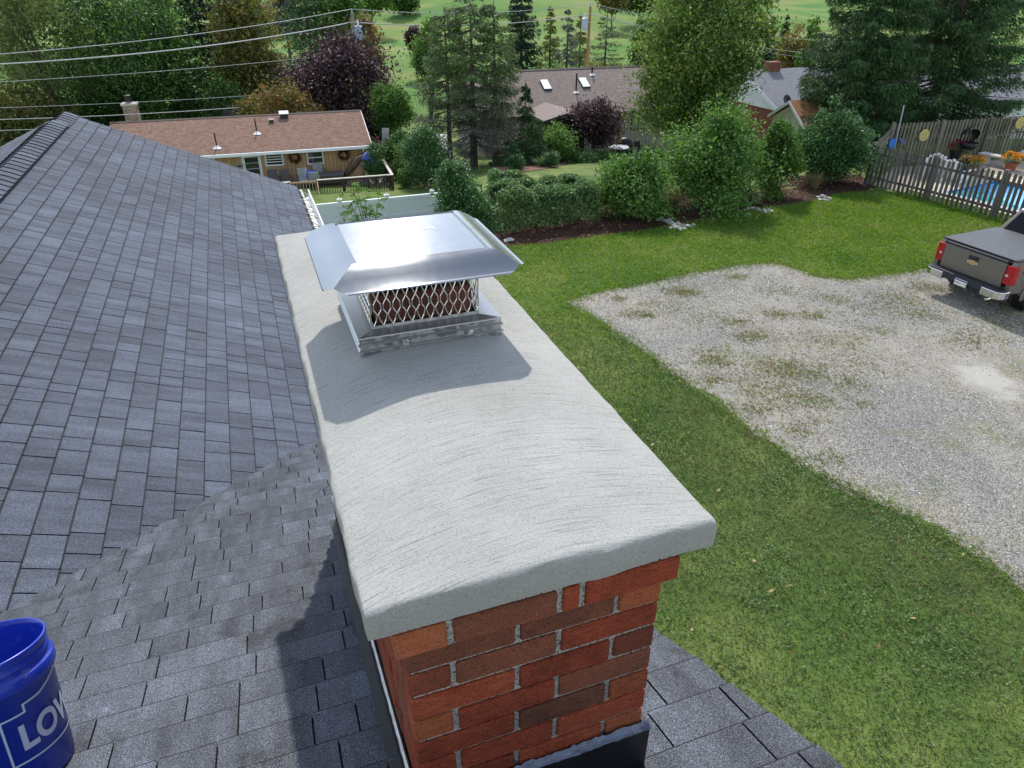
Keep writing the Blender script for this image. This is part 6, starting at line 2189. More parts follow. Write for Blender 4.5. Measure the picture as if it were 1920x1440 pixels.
pq = MB(); pq.box(-0.062, 0.062, -0.062, 0.062, -0.3, PH + 0.10)
pme = arr_mesh('post', pq.v, [i for f in pq.f for i in f], [len(f) for f in pq.f], M['picket'])
x = 0.0
posts = []
while x < FLEN:
    inst('post', pme, PF @ Matrix.Translation((x, 0.10, 0)), pf); posts.append(x); x += 2.35
for z in (0.28, 1.12):
    for a_, c_ in zip(posts[:-1], posts[1:]):
        b = MB(); b.box(a_ + 0.063, c_ - 0.063, 0.0135, 0.05, z, z + 0.085); b.build('rail', M['picket'], pf, PF)
# short run that turns back to the taller fence
sd_ = at_z(1654, 311, 0) - fa
SF = Matrix.Translation(fa) @ Matrix.Rotation(math.atan2(sd_.y, sd_.x), 4, 'Z')
x = 0.16
while x < sd_.length - 0.1:
    inst('picket', pm_me, SF @ Matrix.Translation((x, 0, rg.uniform(-0.02, 0.02))) @ Matrix.Rotation(rg.uniform(-0.02, 0.02), 4, 'Y'), pf)
    x += 0.14
for z in (0.28, 1.12):
    b = MB(); b.box(0.07, sd_.length - 0.05, -0.05, -0.0135, z, z + 0.085); b.build('rail', M['picket'], pf, SF)
# taller board fence behind the pool
ba, bb = at_z(1640, 330, 0), at_z(1920, 291, 0)
ba = at_z(1654, 311, 0)
bd = bb - ba
bang = math.atan2(bd.y, bd.x)
BF = Matrix.Translation(ba) @ Matrix.Rotation(bang, 4, 'Z')
bf = thing('board_fence', 'taller mossy board fence behind the pool, under the spruces', 'fence', wm=BF @ Matrix.Translation((4, 0, 0)))
q = MB(); q.prism([(-0.046, -0.01, 0.05), (0.046, -0.01, 0.05), (0.046, -0.01, 1.60), (0.028, -0.01, 1.63), (-0.028, -0.01, 1.63), (-0.046, -0.01, 1.60)], (0, 0.02, 0))
bme = arr_mesh('board', q.v, [i for f in q.f for i in f], [len(f) for f in q.f], M['fence_back'])
x = 0.05
n = 0
BLEN = bd.length + 3
while x < BLEN and n < 130:
    inst('board', bme, BF @ Matrix.Translation((x, 0.0 if n % 2 else 0.062, rg.uniform(-0.015, 0.015))) @ Matrix.Rotation(rg.uniform(-0.012, 0.012), 4, 'Y'), bf)
    x += 0.088; n += 1
pq = MB(); pq.box(-0.05, 0.05, -0.05, 0.05, -0.3, 1.70)
pme = arr_mesh('post', pq.v, [i for f in pq.f for i in f], [len(f) for f in pq.f], M['picket'])
x = 0.0
while x < BLEN:
    inst('post', pme, BF @ Matrix.Translation((x, -0.07, 0)), bf); x += 2.4
for z in (0.3, 0.95, 1.45):
    b = MB(); b.box(0, BLEN, 0.0165, 0.050, z, z + 0.07); b.build('rail', M['fence_back'], bf, BF)


def on_back(u, v, d=-0.03):
    r = Vector(ray(u, v)); o = Vector((0, 0, CAM_H)); fi = BF.inverted()
    ro, rd = fi @ o, fi.to_3x3() @ r
    t = (d - ro.y) / rd.y
    return ro + rd * t


for u, v, lb in ((1729, 253, 'yellow round sun plaque hung on the board fence'), (1909, 230, 'second yellow sun plaque on the board fence, near the right edge')):
    p = on_back(u, v)
    t = thing('sun_plaque', lb, 'wall plaque', wm=BF @ Matrix.Translation((p.x, -0.125, p.z)))
    b = MB(); b.lathe([(0, 0.02), (0.15, 0.035), (0.22, 0.03), (0.24, 0.01), (0.24, 0.0), (0, 0)], 20, Matrix.Rotation(R(90), 4, 'X')); b.build('disc', pm('sun yellow', (0.52, 0.42, 0.14), 0.6, 0.15, 14), t, WMAT[t.name])
    b = MB()
    for sx in (-0.08, 0.08): b.box(sx - 0.02, sx + 0.02, -0.045, -0.03, 0.03, 0.06)
    b.box(-0.07, 0.07, -0.045, -0.034, -0.09, -0.07); b.build('face', pm('plaque ochre', (0.30, 0.22, 0.07), 0.7), t, WMAT[t.name])
p = on_back(1668, 267)
t = thing('pool_net', 'blue pool skimmer net on a tall grey pole leaning on the fence corner', 'pool net', wm=BF @ Matrix.Translation((p.x, -0.2, 0)))
W = WMAT[t.name]
b = MB(); b.tube([(0.20, 0.0, 0.05), (0.12, 0.05, 2.35)], 0.022, 7); b.build('pole', M['galv'], t, W)
b = MB(); b.prism([(-0.20, 0, p.z + 0.16), (0.10, 0, p.z + 0.20), (0.11, 0, p.z - 0.02), (0.0, 0, p.z - 0.2), (-0.10, 0, p.z - 0.22), (-0.19, 0, p.z - 0.06)], (0, -0.05, 0)); b.build('net_scoop', pm('bright blue plastic', (0.012, 0.16, 0.55), 0.4), t, W)
b = MB(); b.prism([(0.24, 0.02, p.z + 0.18), (0.56, 0.02, p.z + 0.12), (0.62, 0.02, p.z - 0.08), (0.36, 0.02, p.z + 0.02)], (0, -0.04, 0))
fl = b.build('pool_toy', pm('violet and teal vinyl', (0.10, 0.12, 0.26), 0.5, 0.5, 9), None, W, origin=W @ Vector((0.4, 0, p.z)))
tag(fl, 'dull violet pool toy hung on the fence right of the blue net', 'pool toy')

# ------------------------------------------------------------------ pool, its deck and its clutter
def in_pool(x, y): return Vector((x, y, 0))


M['water'] = pm('pool water', (0.016, 0.42, 0.78), 0.12, 0.10, 1.5, 0.10, 5, spec=0.6)
M['pool_tile'] = pm('blue tile line', (0.02, 0.14, 0.36), 0.3, 0.2, 8)
M['pool_deck'] = pm('tan pool concrete', (0.56, 0.48, 0.35), 0.9, 0.12, 1.2, 0.3, 30)
M['river_gravel'] = pm('tan pea gravel', (0.33, 0.28, 0.22), 0.95, 0.5, 22, 1.0, 26)
pd_dir = Vector((math.cos(fang), math.sin(fang), 0))
pn = Vector((-pd_dir.y, pd_dir.x, 0))              # away from the lawn
A0 = fa + pn * 0.30
c_far = at_z(1838, 362, 0.06)                       # left end of the water
pr_ = c_far - fa
s0, d0 = pr_.dot(pd_dir), pr_.dot(pn)
q = [fa + pd_dir * 0.2 + pn * 0.25, fa + pd_dir * (FLEN) + pn * 0.25, fa + pd_dir * FLEN + pn * 11, Vector((bb.x, bb.y - 0.4, 0)), Vector((ba.x + 0.3, ba.y - 0.3, 0))]
flat_sheet('pool_yard', q, 0.005, M['river_gravel'])
PM = Matrix.Translation(fa) @ Matrix.Rotation(fang, 4, 'Z')
wx0, wx1, wy0_, wy1_ = s0 - 0.6, s0 + 9.0, 1.25, d0 + 1.9
cp = 0.0
b = MB()
dz = 0.085
dw0, dw1, dn0, dn1 = wx0 - 1.0, wx1 + 1.2, 0.55, wy1_ + 1.3
b.box(dw0, dw1, dn0, wy0_ - 0.3, 0.0, dz); b.box(dw0, dw1, wy1_ + 0.3, dn1, 0.0, dz)
b.box(dw0, wx0 - 0.3, wy0_ - 0.3, wy1_ + 0.3, 0.0, dz); b.box(wx1 + 0.3, dw1, wy0_ - 0.3, wy1_ + 0.3, 0.0, dz)
pdk = b.build('pool_deck', M['pool_deck'], None, PM); tag(pdk, kind='structure')
pool = thing('swimming_pool', 'swimming pool with bright blue water behind the picket fence', 'swimming pool', wm=PM @ Matrix.Translation(((wx0 + wx1) / 2, (wy0_ + wy1_) / 2, 0)))
b = MB()
b.box(wx0 - 0.299, wx1 + 0.299, wy0_ - 0.299, wy0_, 0.0, dz + 0.03); b.box(wx0 - 0.299, wx1 + 0.299, wy1_, wy1_ + 0.299, 0.0, dz + 0.03)
b.box(wx0 - 0.299, wx0, wy0_, wy1_, 0.0, dz + 0.03); b.box(wx1, wx1 + 0.299, wy0_, wy1_, 0.0, dz + 0.03)
b.build('coping', M['cement'], pool, PM)
b = MB()
b.box(wx0 + 0.001, wx1 - 0.001, wy0_ + 0.001, wy1_ - 0.001, 0.006, 0.055)
b.build('water', M['water'], pool, PM)
b = MB()
b.box(wx0 + 0.002, wx1, wy1_ - 0.02, wy1_ - 0.002, 0.056, dz + 0.028); b.box(wx0 + 0.002, wx0 + 0.02, wy0_, wy1_ - 0.021, 0.056, dz + 0.028)
b.build('tile_band', M['pool_tile'], pool, PM)


def potted(label, u, v, r, lf, name='flower_pot', seed=0, n=420, pot='clay_pot', h=0.3):
    p = at_z(u, v, 0.02)
    t = thing(name, label, 'flower pot', (p.x, p.y, 0.01))
    b = MB(); b.lathe([(0, 0), (r * 0.68, 0), (r * 0.95, h * 0.8), (r * 1.06, h * 0.8), (r * 1.08, h), (r * 0.95, h), (r * 0.9, h * 0.8), (0, h * 0.78)], 18, Matrix.Translation((p.x, p.y, 0.01))); b.build('pot', M[pot], t, smooth=False)
    rng = np.random.default_rng(seed)
    P, cc = blob_points(rng, n, (p.x, p.y, h + 0.16), (r * 1.35, r * 1.35, 0.18), 26, r * 0.6, 0.3)
    leaf_object('foliage', leaf_quads(rng, P, 0.07, 0.5), LM['bright'], t)
    P, cc = blob_points(rng, n, (p.x, p.y, h + 0.20), (r * 1.45, r * 1.45, 0.20), 40, r * 0.3, 0.85, bottom=-0.2)
    leaf_object('blooms', leaf_quads(rng, P, 0.075, 0.85), LM[lf], t)
    return t


potted('terracotta pot of yellow and orange mums near the right edge', 1893, 318, 0.24, 'flower_orange', seed=1)
potted('terracotta pot of orange mums half hidden behind the pickets', 1820, 325, 0.25, 'flower_orange', seed=2)
potted('black tub of dark red flowers in front of the board fence', 1786, 300, 0.26, 'flower_red', seed=3, pot='black', h=0.42)
p = at_z(1806, 304, 0)
t = thing('kettle_grill', 'open black grill beside the red flowers', 'grill', (p.x, p.y, 0))
W = WMAT[t.name]
b = MB(); b.lathe([(0, 0.50), (0.2, 0.53), (0.33, 0.66), (0.36, 0.80), (0.34, 0.80), (0.30, 0.68), (0, 0.58)], 20); b.build('bowl', M['black'], t, W, smooth=True)
b = MB(); b.lathe([(0.36, 0), (0.34, 0.14), (0.2, 0.25), (0, 0.28), (0, 0.26), (0.19, 0.23), (0.33, 0.12)], 20, Matrix.Translation((0.1, 0.22, 1.0)) @ Matrix.Rotation(R(-62), 4, 'X')); b.build('lid', M['black'], t, W, smooth=True)
for k in range(3):
    a = k * 2.09
    b = MB(); b.tube([(0.25 * math.cos(a), 0.25 * math.sin(a), 0.56), (0.36 * math.cos(a), 0.36 * math.sin(a), 0)], 0.018, 5); b.build('leg', M['black'], t, W)
p = at_z(1809, 322, 0)
t = thing('patterned_stool', 'small dark blue patterned planter in front of the grill', 'planter', (p.x, p.y, 0))
b = MB(); b.lathe([(0, 0), (0.15, 0), (0.2, 0.5), (0.215, 0.5), (0.215, 0.56), (0.19, 0.56), (0.18, 0.5), (0, 0.48)], 18); b.build('body', pm('navy glaze', (0.02, 0.03, 0.12), 0.3), t, WMAT[t.name])
b = MB(); b.lathe([(0.222, 0.562), (0.20, 0.575), (0.185, 0.56)], 18); b.build('rim', M['white'], t, WMAT[t.name])
for k in range(8):
    a = k * 0.785
    b = MB(); b.lathe([(0, 0.012), (0.03, 0.008), (0.032, 0)], 8, Matrix.Translation((0.186 * math.cos(a), 0.186 * math.sin(a), 0.30)) @ Matrix.Rotation(a, 4, 'Z') @ Matrix.Rotation(R(84), 4, 'Y')); b.build('dot', M['white'], t, WMAT[t.name])


def lounge(label, u, v, rz, mat='white', name='adirondack_chair'):
    p = at_z(u, v, 0)
    t = thing(name, label, 'chair', (p.x, p.y, 0), rz)
    W = WMAT[t.name]
    for k in range(5):
        x_ = -0.25 + k * 0.125
        b = MB(); b.prism([(x_ - 0.055, 0.24, 0.28), (x_ + 0.055, 0.24, 0.28), (x_ + 0.05, 0.52, 0.98 - 0.05 * abs(k - 2)), (x_ - 0.05, 0.52, 0.98 - 0.05 * abs(k - 2))], (0, 0.02, 0)); b.build('back_slat', M[mat], t, W)
        b = MB(); b.prism([(x_ - 0.055, -0.32, 0.38), (x_ + 0.055, -0.32, 0.38), (x_ + 0.055, 0.23, 0.27), (x_ - 0.055, 0.23, 0.27)], (0, 0, 0.02)); b.build('seat_slat', M[mat], t, W)
    for s in (-1, 1):
        b = MB(); b.box(s * 0.37 - 0.06, s * 0.37 + 0.06, -0.42, 0.34, 0.56, 0.585); b.build('armrest', M[mat], t, W)
        b = MB(); b.box(s * 0.335 - 0.012, s * 0.335 + 0.012, -0.36, -0.25, 0, 0.559); b.build('leg', M[mat], t, W)
        b = MB(); b.prism([(s * 0.31 - 0.012, -0.30, 0.30), (s * 0.31 - 0.012, -0.30, 0.40), (s * 0.31 - 0.012, 0.62, 0.10), (s * 0.31 - 0.012, 0.62, 0)], (0.024, 0, 0)); b.build('leg', M[mat], t, W)
    return t


lounge('white slatted lawn chair behind the pickets, in front of the yellow plaque', 1748, 330, R(150))
lounge('second white slatted lawn chair behind the pickets, nearer the pots', 1790, 345, R(120))
p = at_z(1868, 312, 0)
t = thing('stone_bench', 'low pale slab bench beside the orange mums', 'bench', (p.x, p.y, 0), fang)
b = MB(); b.box(-0.75, 0.75, -0.22, 0.22, 0.36, 0.43); b.build('slab', M['cement'], t, WMAT[t.name])
for s in (-0.5, 0.5):
    b = MB(); b.box(s - 0.09, s + 0.09, -0.17, 0.17, 0, 0.359); b.build('support', M['cement'], t, WMAT[t.name])
p = at_z(1915, 298, 0)
t = thing('grey_bag', 'lumpy grey and white bag on the gravel at the right edge', 'bag', (p.x, p.y, 0))
b = MB(); b.lathe([(0, 0), (0.34, 0.02), (0.40, 0.12), (0.30, 0.24), (0.12, 0.30), (0, 0.30)], 12, Matrix.Diagonal((1.3, 0.7, 1, 1))); b.build('sack', M['cushion_grey'], t, WMAT[t.name], smooth=True)
b = MB(); b.tube([(-0.1, 0, 0.28), (0, -0.03, 0.40), (0.1, 0, 0.28)], 0.03, 6); b.build('tie', M['white'], t, WMAT[t.name])

# ------------------------------------------------------------------ white stones and boulder in the bed
def rock_mesh(seed, s=(1, 1, 0.7)):
    import bmesh
    r = random.Random(seed)
    bm = bmesh.new()
    bmesh.ops.create_icosphere(bm, subdivisions=1, radius=1.0)
    ph = [r.uniform(0, 6) for _ in range(5)]
    for v in bm.verts:
        c = v.co
        k = 1 + 0.16 * math.sin(c.x * 2.7 + ph[0]) + 0.14 * math.sin(c.y * 3.3 + ph[1]) + 0.12 * math.sin(c.z * 4 + c.x * 2 + ph[2]) + r.uniform(-0.17, 0.17)
        v.co = Vector((c.x * s[0] * k, c.y * s[1] * k, c.z * s[2] * k))
    me = bpy.data.meshes.new('rock')
    bm.to_mesh(me); bm.free()
    me.polygons.foreach_set('use_smooth', np.zeros(len(me.polygons), dtype=bool))
    return me


t_ = NT('pale limestone')
M['rock_white'] = t_.fin(t_.ramp(t_.math('ADD', t_.math('MULTIPLY', t_.rnd(), 0.6), t_.math('MULTIPLY', t_.noise(t_.pos(), 14.0), 0.4)), [(0.15, (0.30, 0.285, 0.25)), (0.5, (0.46, 0.445, 0.41)), (0.85, (0.60, 0.59, 0.56))]), 0.92)
M['rock_brown'] = pm('brown sandstone', (0.13, 0.10, 0.065), 0.95, 0.35, 7, 0.6, 22)
rk = [rock_mesh(i) for i in range(5)]
for m_ in rk: m_.materials.append(M['rock_white'])
clus = {'stretch of white stones nearest the gravel': [(1233, 413, .10), (1240, 410, .11), (1246, 414, .09), (1251, 416, .10), (1256, 414, .11), (1243, 409, .08), (1256, 420, .11), (1262, 417, .08), (1263, 424, .12), (1270, 420, .11), (1274, 422, .10), (1266, 428, .12), (1258, 429, .10), (1273, 428, .11), (1281, 425, .12), (1290, 425, .12), (1301, 424, .13), (1283, 430, .10), (1276, 431, .09)],
        'white stones beside the brown boulder': [(1403, 392, .09), (1411, 391, .10), (1418, 393, .11), (1424, 396, .12), (1432, 396, .12), (1441, 396, .12), (1446, 397, .10), (1435, 399, .09)],
        'white stones near the picket fence': [(1534, 371, .11), (1541, 369, .12), (1548, 372, .12), (1555, 374, .13), (1546, 376, .10), (1538, 375, .09), (1552, 377, .09)]}
lab = {'stretch of white stones nearest the gravel': 'white stone in the longest heap on the mulch edge', 'white stones beside the brown boulder': 'white stone in the short row before the brown boulder', 'white stones near the picket fence': 'white stone in the small heap nearest the picket fence'}
k = 0
for nm, lst in clus.items():
    for u, v, r_ in lst:
        r_ *= 0.80
        p = at_z(u, v, 0.02)
        o = inst('rock', rk[k % 5], Matrix.Translation((p.x, p.y, r_ * 0.45)) @ Matrix.Rotation(rg.uniform(0, 6), 4, 'Z') @ Matrix.Rotation(rg.uniform(-0.3, 0.3), 4, 'X') @ Matrix.Diagonal((r_ * rg.uniform(0.9, 1.3), r_ * rg.uniform(0.8, 1.05), r_, 1)))
        tag(o, lab[nm], 'stone', nm)
        k += 1
p = at_z(1412, 384, 0)
bo = rock_mesh(31, (1, 0.85, 0.9)); bo.materials.append(M['rock_brown'])
tag(inst('boulder', bo, Matrix.Translation((p.x, p.y, 0.2)) @ Matrix.Diagonal((0.24, 0.24, 0.30, 1))), 'brown boulder standing in the mulch between two tall shrubs', 'boulder')
p = at_z(952, 452, 0)
o = inst('rock', rk[1], Matrix.Translation((p.x, p.y, 0.04)) @ Matrix.Diagonal((0.22, 0.13, 0.06, 1)))
tag(o, 'flat pale stone at the near end of the long hedge', 'stone')

# ------------------------------------------------------------------ concrete pad, wooden gate fence, flags
cpad = [at_g(788, 254), at_g(842, 250), at_g(850, 278), at_g(832, 284), at_g(818, 262)]
flat_sheet('concrete_pad', cpad, 0.05, M['cement'])
g0, g1 = at_y(690, 262, 46.5), at_y(722, 262, 44.0)
gd = Vector((g1.x - g0.x, g1.y - g0.y, 0))
GF = Matrix.Translation((g0.x, g0.y, 0)) @ Matrix.Rotation(math.atan2(gd.y, gd.x), 4, 'Z')
gzb = G(g0.x, g0.y)
wfn = thing('slat_fence', 'short brown fence of wide level boards beyond the yellow house', 'fence', wm=GF @ Matrix.Translation((0, 0, gzb)))
M['fence_brown'] = pm('brown fence boards', (0.13, 0.062, 0.045), 0.85, 0.25, 5)
for k in range(6):
    b = MB(); b.prism([(0, 0, gzb + 0.15 + k * 0.27), (gd.length, 0, gzb + 0.15 + k * 0.27), (gd.length, 0, gzb + 0.36 + k * 0.27), (0, 0, gzb + 0.36 + k * 0.27 + (0.10 if k == 5 else 0))], (0, 0.03, 0)); b.build('board', M['fence_brown'], wfn, GF)
for x_ in (0.0, gd.length / 2, gd.length):
    b = MB(); b.box(x_ - 0.06, x_ + 0.06, 0.032, 0.15, gzb - 0.4, gzb + (2.15 if x_ == gd.length else 1.9)); b.build('post', M['fence_brown'], wfn, GF)
M['flag_red'] = pm('flag red', (0.42, 0.04, 0.06), 0.8, 0.1)
M['flag_white'] = pm('flag white', (0.70, 0.68, 0.66), 0.8, 0.06)
M['flag_blue'] = pm('flag blue', (0.025, 0.04, 0.13), 0.8, 0.1)
M['flag_pink'] = pm('pink white cloth', (0.66, 0.50, 0.52), 0.85, 0.15, 5)
q = at_y(722, 240, 43.6)
zt_, zb_ = at_y(727, 240, 43.6).z, at_y(719, 281, 43.6).z
b = MB()
for k in range(6):
    x_ = q.x - 0.18 + k * 0.07
    b.prism([(x_, 43.6 + 0.03 * (k % 2), zt_), (x_ + 0.07, 43.6 + 0.03 * ((k + 1) % 2), zt_), (x_ + 0.07 - 0.1, 43.6 + 0.03 * ((k + 1) % 2), zb_), (x_ - 0.1, 43.6 + 0.03 * (k % 2), zb_)], (0, 0.004, 0), mi=k % 2)
o = b.build('hanging_flag', [M['flag_white'], M['flag_pink']], None, origin=(q.x, 43.6, zt_)); tag(o, 'faded pink and white flag hanging beside the brown fence', 'flag')
# flag on a pole fixed to the spruce trunk
fp0, fp1 = at_y(876, 297, 43.3), at_y(818, 272, 42.6)
t = thing('flag', 'drooping stars and stripes flag on a pole from the spruce trunk', 'flag', tuple(fp0))
b = MB(); b.tube([tuple(fp0), tuple(fp1)], 0.02, 6); b.build('pole', M['white'], t)
NXF, NYF = 26, 13
va, vb = at_y(848, 284, 42.95), at_y(818, 273, 42.6)
du = (vb - va)
verts, faces, mi = [], [], []
for i in range(NXF + 1):
    s = i / NXF
    for j in range(NYF + 1):
        tt = j / NYF
        pnt = va + du * s + Vector((0, 0.16 * math.sin(s * 9 + tt * 2) * (0.3 + tt), -0.92 * tt * (1 - 0.12 * math.sin(s * 6)))) + Vector((-0.12 * tt, 0, 0))
        verts.append(tuple(pnt))
for i in range(NXF):
    for j in range(NYF):
        faces.append((i * (NYF + 1) + j, i * (NYF + 1) + j + 1, (i + 1) * (NYF + 1) + j + 1, (i + 1) * (NYF + 1) + j))
        canton = 5 <= i < 20 and j < 9
        mi.append(2 if canton else ((0 if i % 4 < 2 else 1)))
b = MB(); b.v = verts; b.f = [list(f) for f in faces]; b.m = mi
b.build('cloth', [M['flag_red'], M['flag_white'], M['flag_blue']], t, smooth=True)
b = MB()
for i in range(6, 20, 2):
    for j in range(1, 9, 2):
        p = Vector(verts[i * (NYF + 1) + j]) + Vector((0, -0.012, 0))
        b.poly([tuple(p + Vector((0.025 * math.cos(a), 0, 0.025 * math.sin(a)))) for a in np.linspace(0, 6.28, 6)[:-1]])
b.build('stars', M['flag_white'], t)
# red mulch island under the conifers on the neighbour lawn
isl = [at_g(u, v) for u, v in ((922, 318), (950, 324), (990, 322), (1030, 316), (1060, 309), (1072, 303), (1040, 303), (990, 306), (940, 306), (925, 310))]
flat_sheet('mulch_island', isl, 0.03, pm('red mulch', (0.17, 0.075, 0.05), 0.95, 0.4, 9, 0.8, 20))

# ------------------------------------------------------------------ utility poles and wires
M['pole_wood'] = pm('grey pole wood', (0.27, 0.24, 0.20), 0.9, 0.25, 5, stretch=(1, 1, 0.1))
M['pole_orange'] = pm('orange brown pole wood', (0.36, 0.20, 0.09), 0.9, 0.25, 5, stretch=(1, 1, 0.1))
M['wire'] = pm('aluminium wire', (0.42, 0.44, 0.44), 0.5, 0.1)
M['transformer'] = pm('pale blue grey paint', (0.42, 0.50, 0.58), 0.5, 0.06)


def pole(label, u0, v0, u1, v1, y, mat, tv, tside):
    tp, bt = at_y(u0, v0, y), at_y(u1, v1, y)
    bt = bt + (bt - tp) * 0.0
    gzz = G(bt.x, y)
    bt = tp + (bt - tp) * ((tp.z - gzz) / (tp.z - bt.z))
    t = thing('utility_pole', label, 'utility pole', (bt.x, y, gzz))
    b = MB(); b.tube([tuple(bt - (tp - bt) * 0.05), tuple((tp + bt) / 2), tuple(tp)], [0.17, 0.14, 0.11], 10); b.build('shaft', M[mat], t)
    z = at_y(u0, tv, y).z
    xx = tp.x + (bt.x - tp.x) * (tp.z - z) / (tp.z - bt.z)
    b = MB(); m_ = Matrix.Translation((xx + tside * 0.40, y - 0.1, z))
    b.lathe([(0, -0.42), (0.2, -0.42), (0.25, -0.38), (0.25, 0.34), (0.27, 0.36), (0.27, 0.42), (0.1, 0.48), (0, 0.48)], 18, m_); tr = b.build('transformer', M['transformer'], t, smooth=False)
    b = MB(); b.tube([(xx + tside * 0.40, y - 0.1, z + 0.47), (xx + tside * 0.40, y - 0.1, z + 0.80)], 0.06, 8); b.build('bushing', M['white'], tr)
    b = MB(); b.box(min(xx, xx + tside * 0.4), max(xx, xx + tside * 0.4), y - 0.14, y - 0.06, z + 0.1, z + 0.2); b.build('bracket', M['galv'], t)
    b = MB(); b.tube([tuple(tp), tuple(tp + Vector((0, 0, 0.25)))], 0.05, 8); b.tube([(tp.x - 0.02, y - 0.14, tp.z - 0.55), (tp.x + 0.0, y - 0.30, tp.z - 0.55)], 0.05, 6); b.build('insulator', M['galv'], t)
    return tp


P1 = pole('grey utility pole with a transformer behind the yellow house', 660, 24, 671, 210, 53.5, 'pole_wood', 62, 1)
P2 = pole('orange brown utility pole with a transformer behind the brown roof', 1107, 12, 1100, 130, 66, 'pole_orange', 45, -1)


def wire(label, a, b_, sag, r, mat='wire'):
    a, b_ = Vector(a), Vector(b_)
    pts = [a.lerp(b_, k / 14) - Vector((0, 0, sag * 4 * (k / 14) * (1 - k / 14))) for k in range(15)]
    m = MB(); m.tube(pts, r, 5)
    o = m.build('power_line', M[mat], None, smooth=True, origin=(a + b_) / 2)
    return tag(o, label, 'power line')


def far_left(u, v, y): return at_y(u, v, y)


wire('uppermost pale wire running left from the grey pole', P1 + Vector((0, 0, 0.22)), at_y(-160, 113, 36), 0.35, 0.0203)
wire('thick pale cable just under the uppermost wire, left of the grey pole', P1 + Vector((0, -0.3, -0.55)), at_y(-160, 128, 36), 0.45, 0.0343)
wire('thin wire third from the top on the left', P1 + Vector((0, -0.1, -2.4)), at_y(-160, 162, 37), 0.2, 0.0125)
wire('faint wire fourth from the top on the left', P1 + Vector((0, -0.1, -4.6)), at_y(-160, 207, 38), 0.2, 0.0109)
wire('pale cable passing just above the stone chimney', P1 + Vector((0, -0.12, -5.2)), at_y(-160, 228, 38), 0.3, 0.0218)
wire('dim cable lowest on the left, just above the red brown roof', P1 + Vector((0, -0.12, -6.0)), at_y(-160, 248, 38), 0.3, 0.0172)
wire('uppermost wire between the two utility poles', P1 + Vector((0, 0, 0.22)), P2 + Vector((0, 0, 0.22)), 0.45, 0.0218)
wire('thick cable between the two utility poles', P1 + Vector((0, -0.3, -0.55)), P2 + Vector((0, -0.3, -0.55)), 0.45, 0.0312)
wire('low cable crossing behind the tall spruce to the right pole', P1 + Vector((0, -0.1, -4.7)), P2 + Vector((0, -0.1, -4.9)), 0.3, 0.0187)
wire('dark low cable just under the pale low cable behind the spruce', P1 + Vector((0, -0.1, -5.3)), P2 + Vector((0, -0.1, -5.6)), 0.2, 0.0203, 'black')
wire('slanting guy wire from the grey pole down to the right', P1 + Vector((0.1, -0.1, -2.3)), at_y(735, 150, 50.5), 0.0, 0.0156)
wire('uppermost wire running right from the orange pole', P2 + Vector((0, 0, 0.22)), at_y(1560, 78, 74), 0.4, 0.0203)
wire('thick cable running right from the orange pole', P2 + Vector((0, -0.3, -0.5)), at_y(1560, 104, 74), 0.4, 0.0265)
wire('thin cable right of the orange pole, under the thick one', P2 + Vector((0, -0.3, -0.56)), at_y(1560, 114, 74), 0.4, 0.0156)
wire('low cable running right above the brown roof and the grey roof', P2 + Vector((0, -0.1, -4.9)), at_y(1560, 128, 70), 0.2, 0.0187)

# ------------------------------------------------------------------ pickup truck
M['truck_paint'] = pm('grey brown metallic paint', (0.19, 0.17, 0.145), 0.30, 0.05, 2, metal=0.35)
M['tonneau'] = pm('dark grey vinyl cover', (0.085, 0.088, 0.094), 0.55, 0.08, 3, 0.15, 200)
M['chrome'] = pm('chrome', (0.72, 0.72, 0.72), 0.14, 0.03, 4, metal=1.0)
M['plastic'] = pm('black bumper plastic', (0.022, 0.024, 0.030), 0.5, 0.2, 12)
M['lamp_red'] = pm('red lamp lens', (0.42, 0.010, 0.012), 0.18, 0.25, 16)
M['lamp_clear'] = pm('clear lamp lens', (0.55, 0.50, 0.50), 0.15)
M['tyre'] = pm('tyre rubber', (0.018, 0.018, 0.018), 0.85)
M['rim'] = pm('silver wheel', (0.50, 0.50, 0.50), 0.28, 0.1, 6, metal=0.9)
M['gold'] = pm('gold emblem', (0.62, 0.42, 0.16), 0.3, 0.05, 4, metal=0.6)
M['glass_tint'] = pm('tinted glass', (0.004, 0.004, 0.005), 0.10, 0.1, 2, spec=0.25)
M['plate_blue'] = pm('plate navy', (0.02, 0.03, 0.10), 0.5)
M['plate_yellow'] = pm('plate yellow', (0.55, 0.50, 0.18), 0.5)
ta, tb = at_z(1757, 467, 1.02), at_z(1905, 520, 1.02)     # outer edges of the two tail lamps
tc_ = (ta + tb) / 2
th = math.atan2((ta - tb).y, (ta - tb).x) - math.pi / 2
TR = Matrix.Translation((tc_.x, tc_.y, 0)) @ Matrix.Rotation(th, 4, 'Z') @ Matrix.Translation((-0.12, 0, 0))
truck = thing('pickup_truck', 'grey brown pickup truck with a flat bed cover parked on the gravel', 'truck', wm=TR)


def tb_(name, mb, mat, par=None, smooth=False, bv=0.0, seg=2):
    o = mb.build(name, M[mat] if isinstance(mat, str) else mat, par or truck, TR, smooth=smooth)
    if bv: bevel(o, bv, seg)
    return o


AX = (1.18, 4.84); RW = 0.40; RA = 0.475
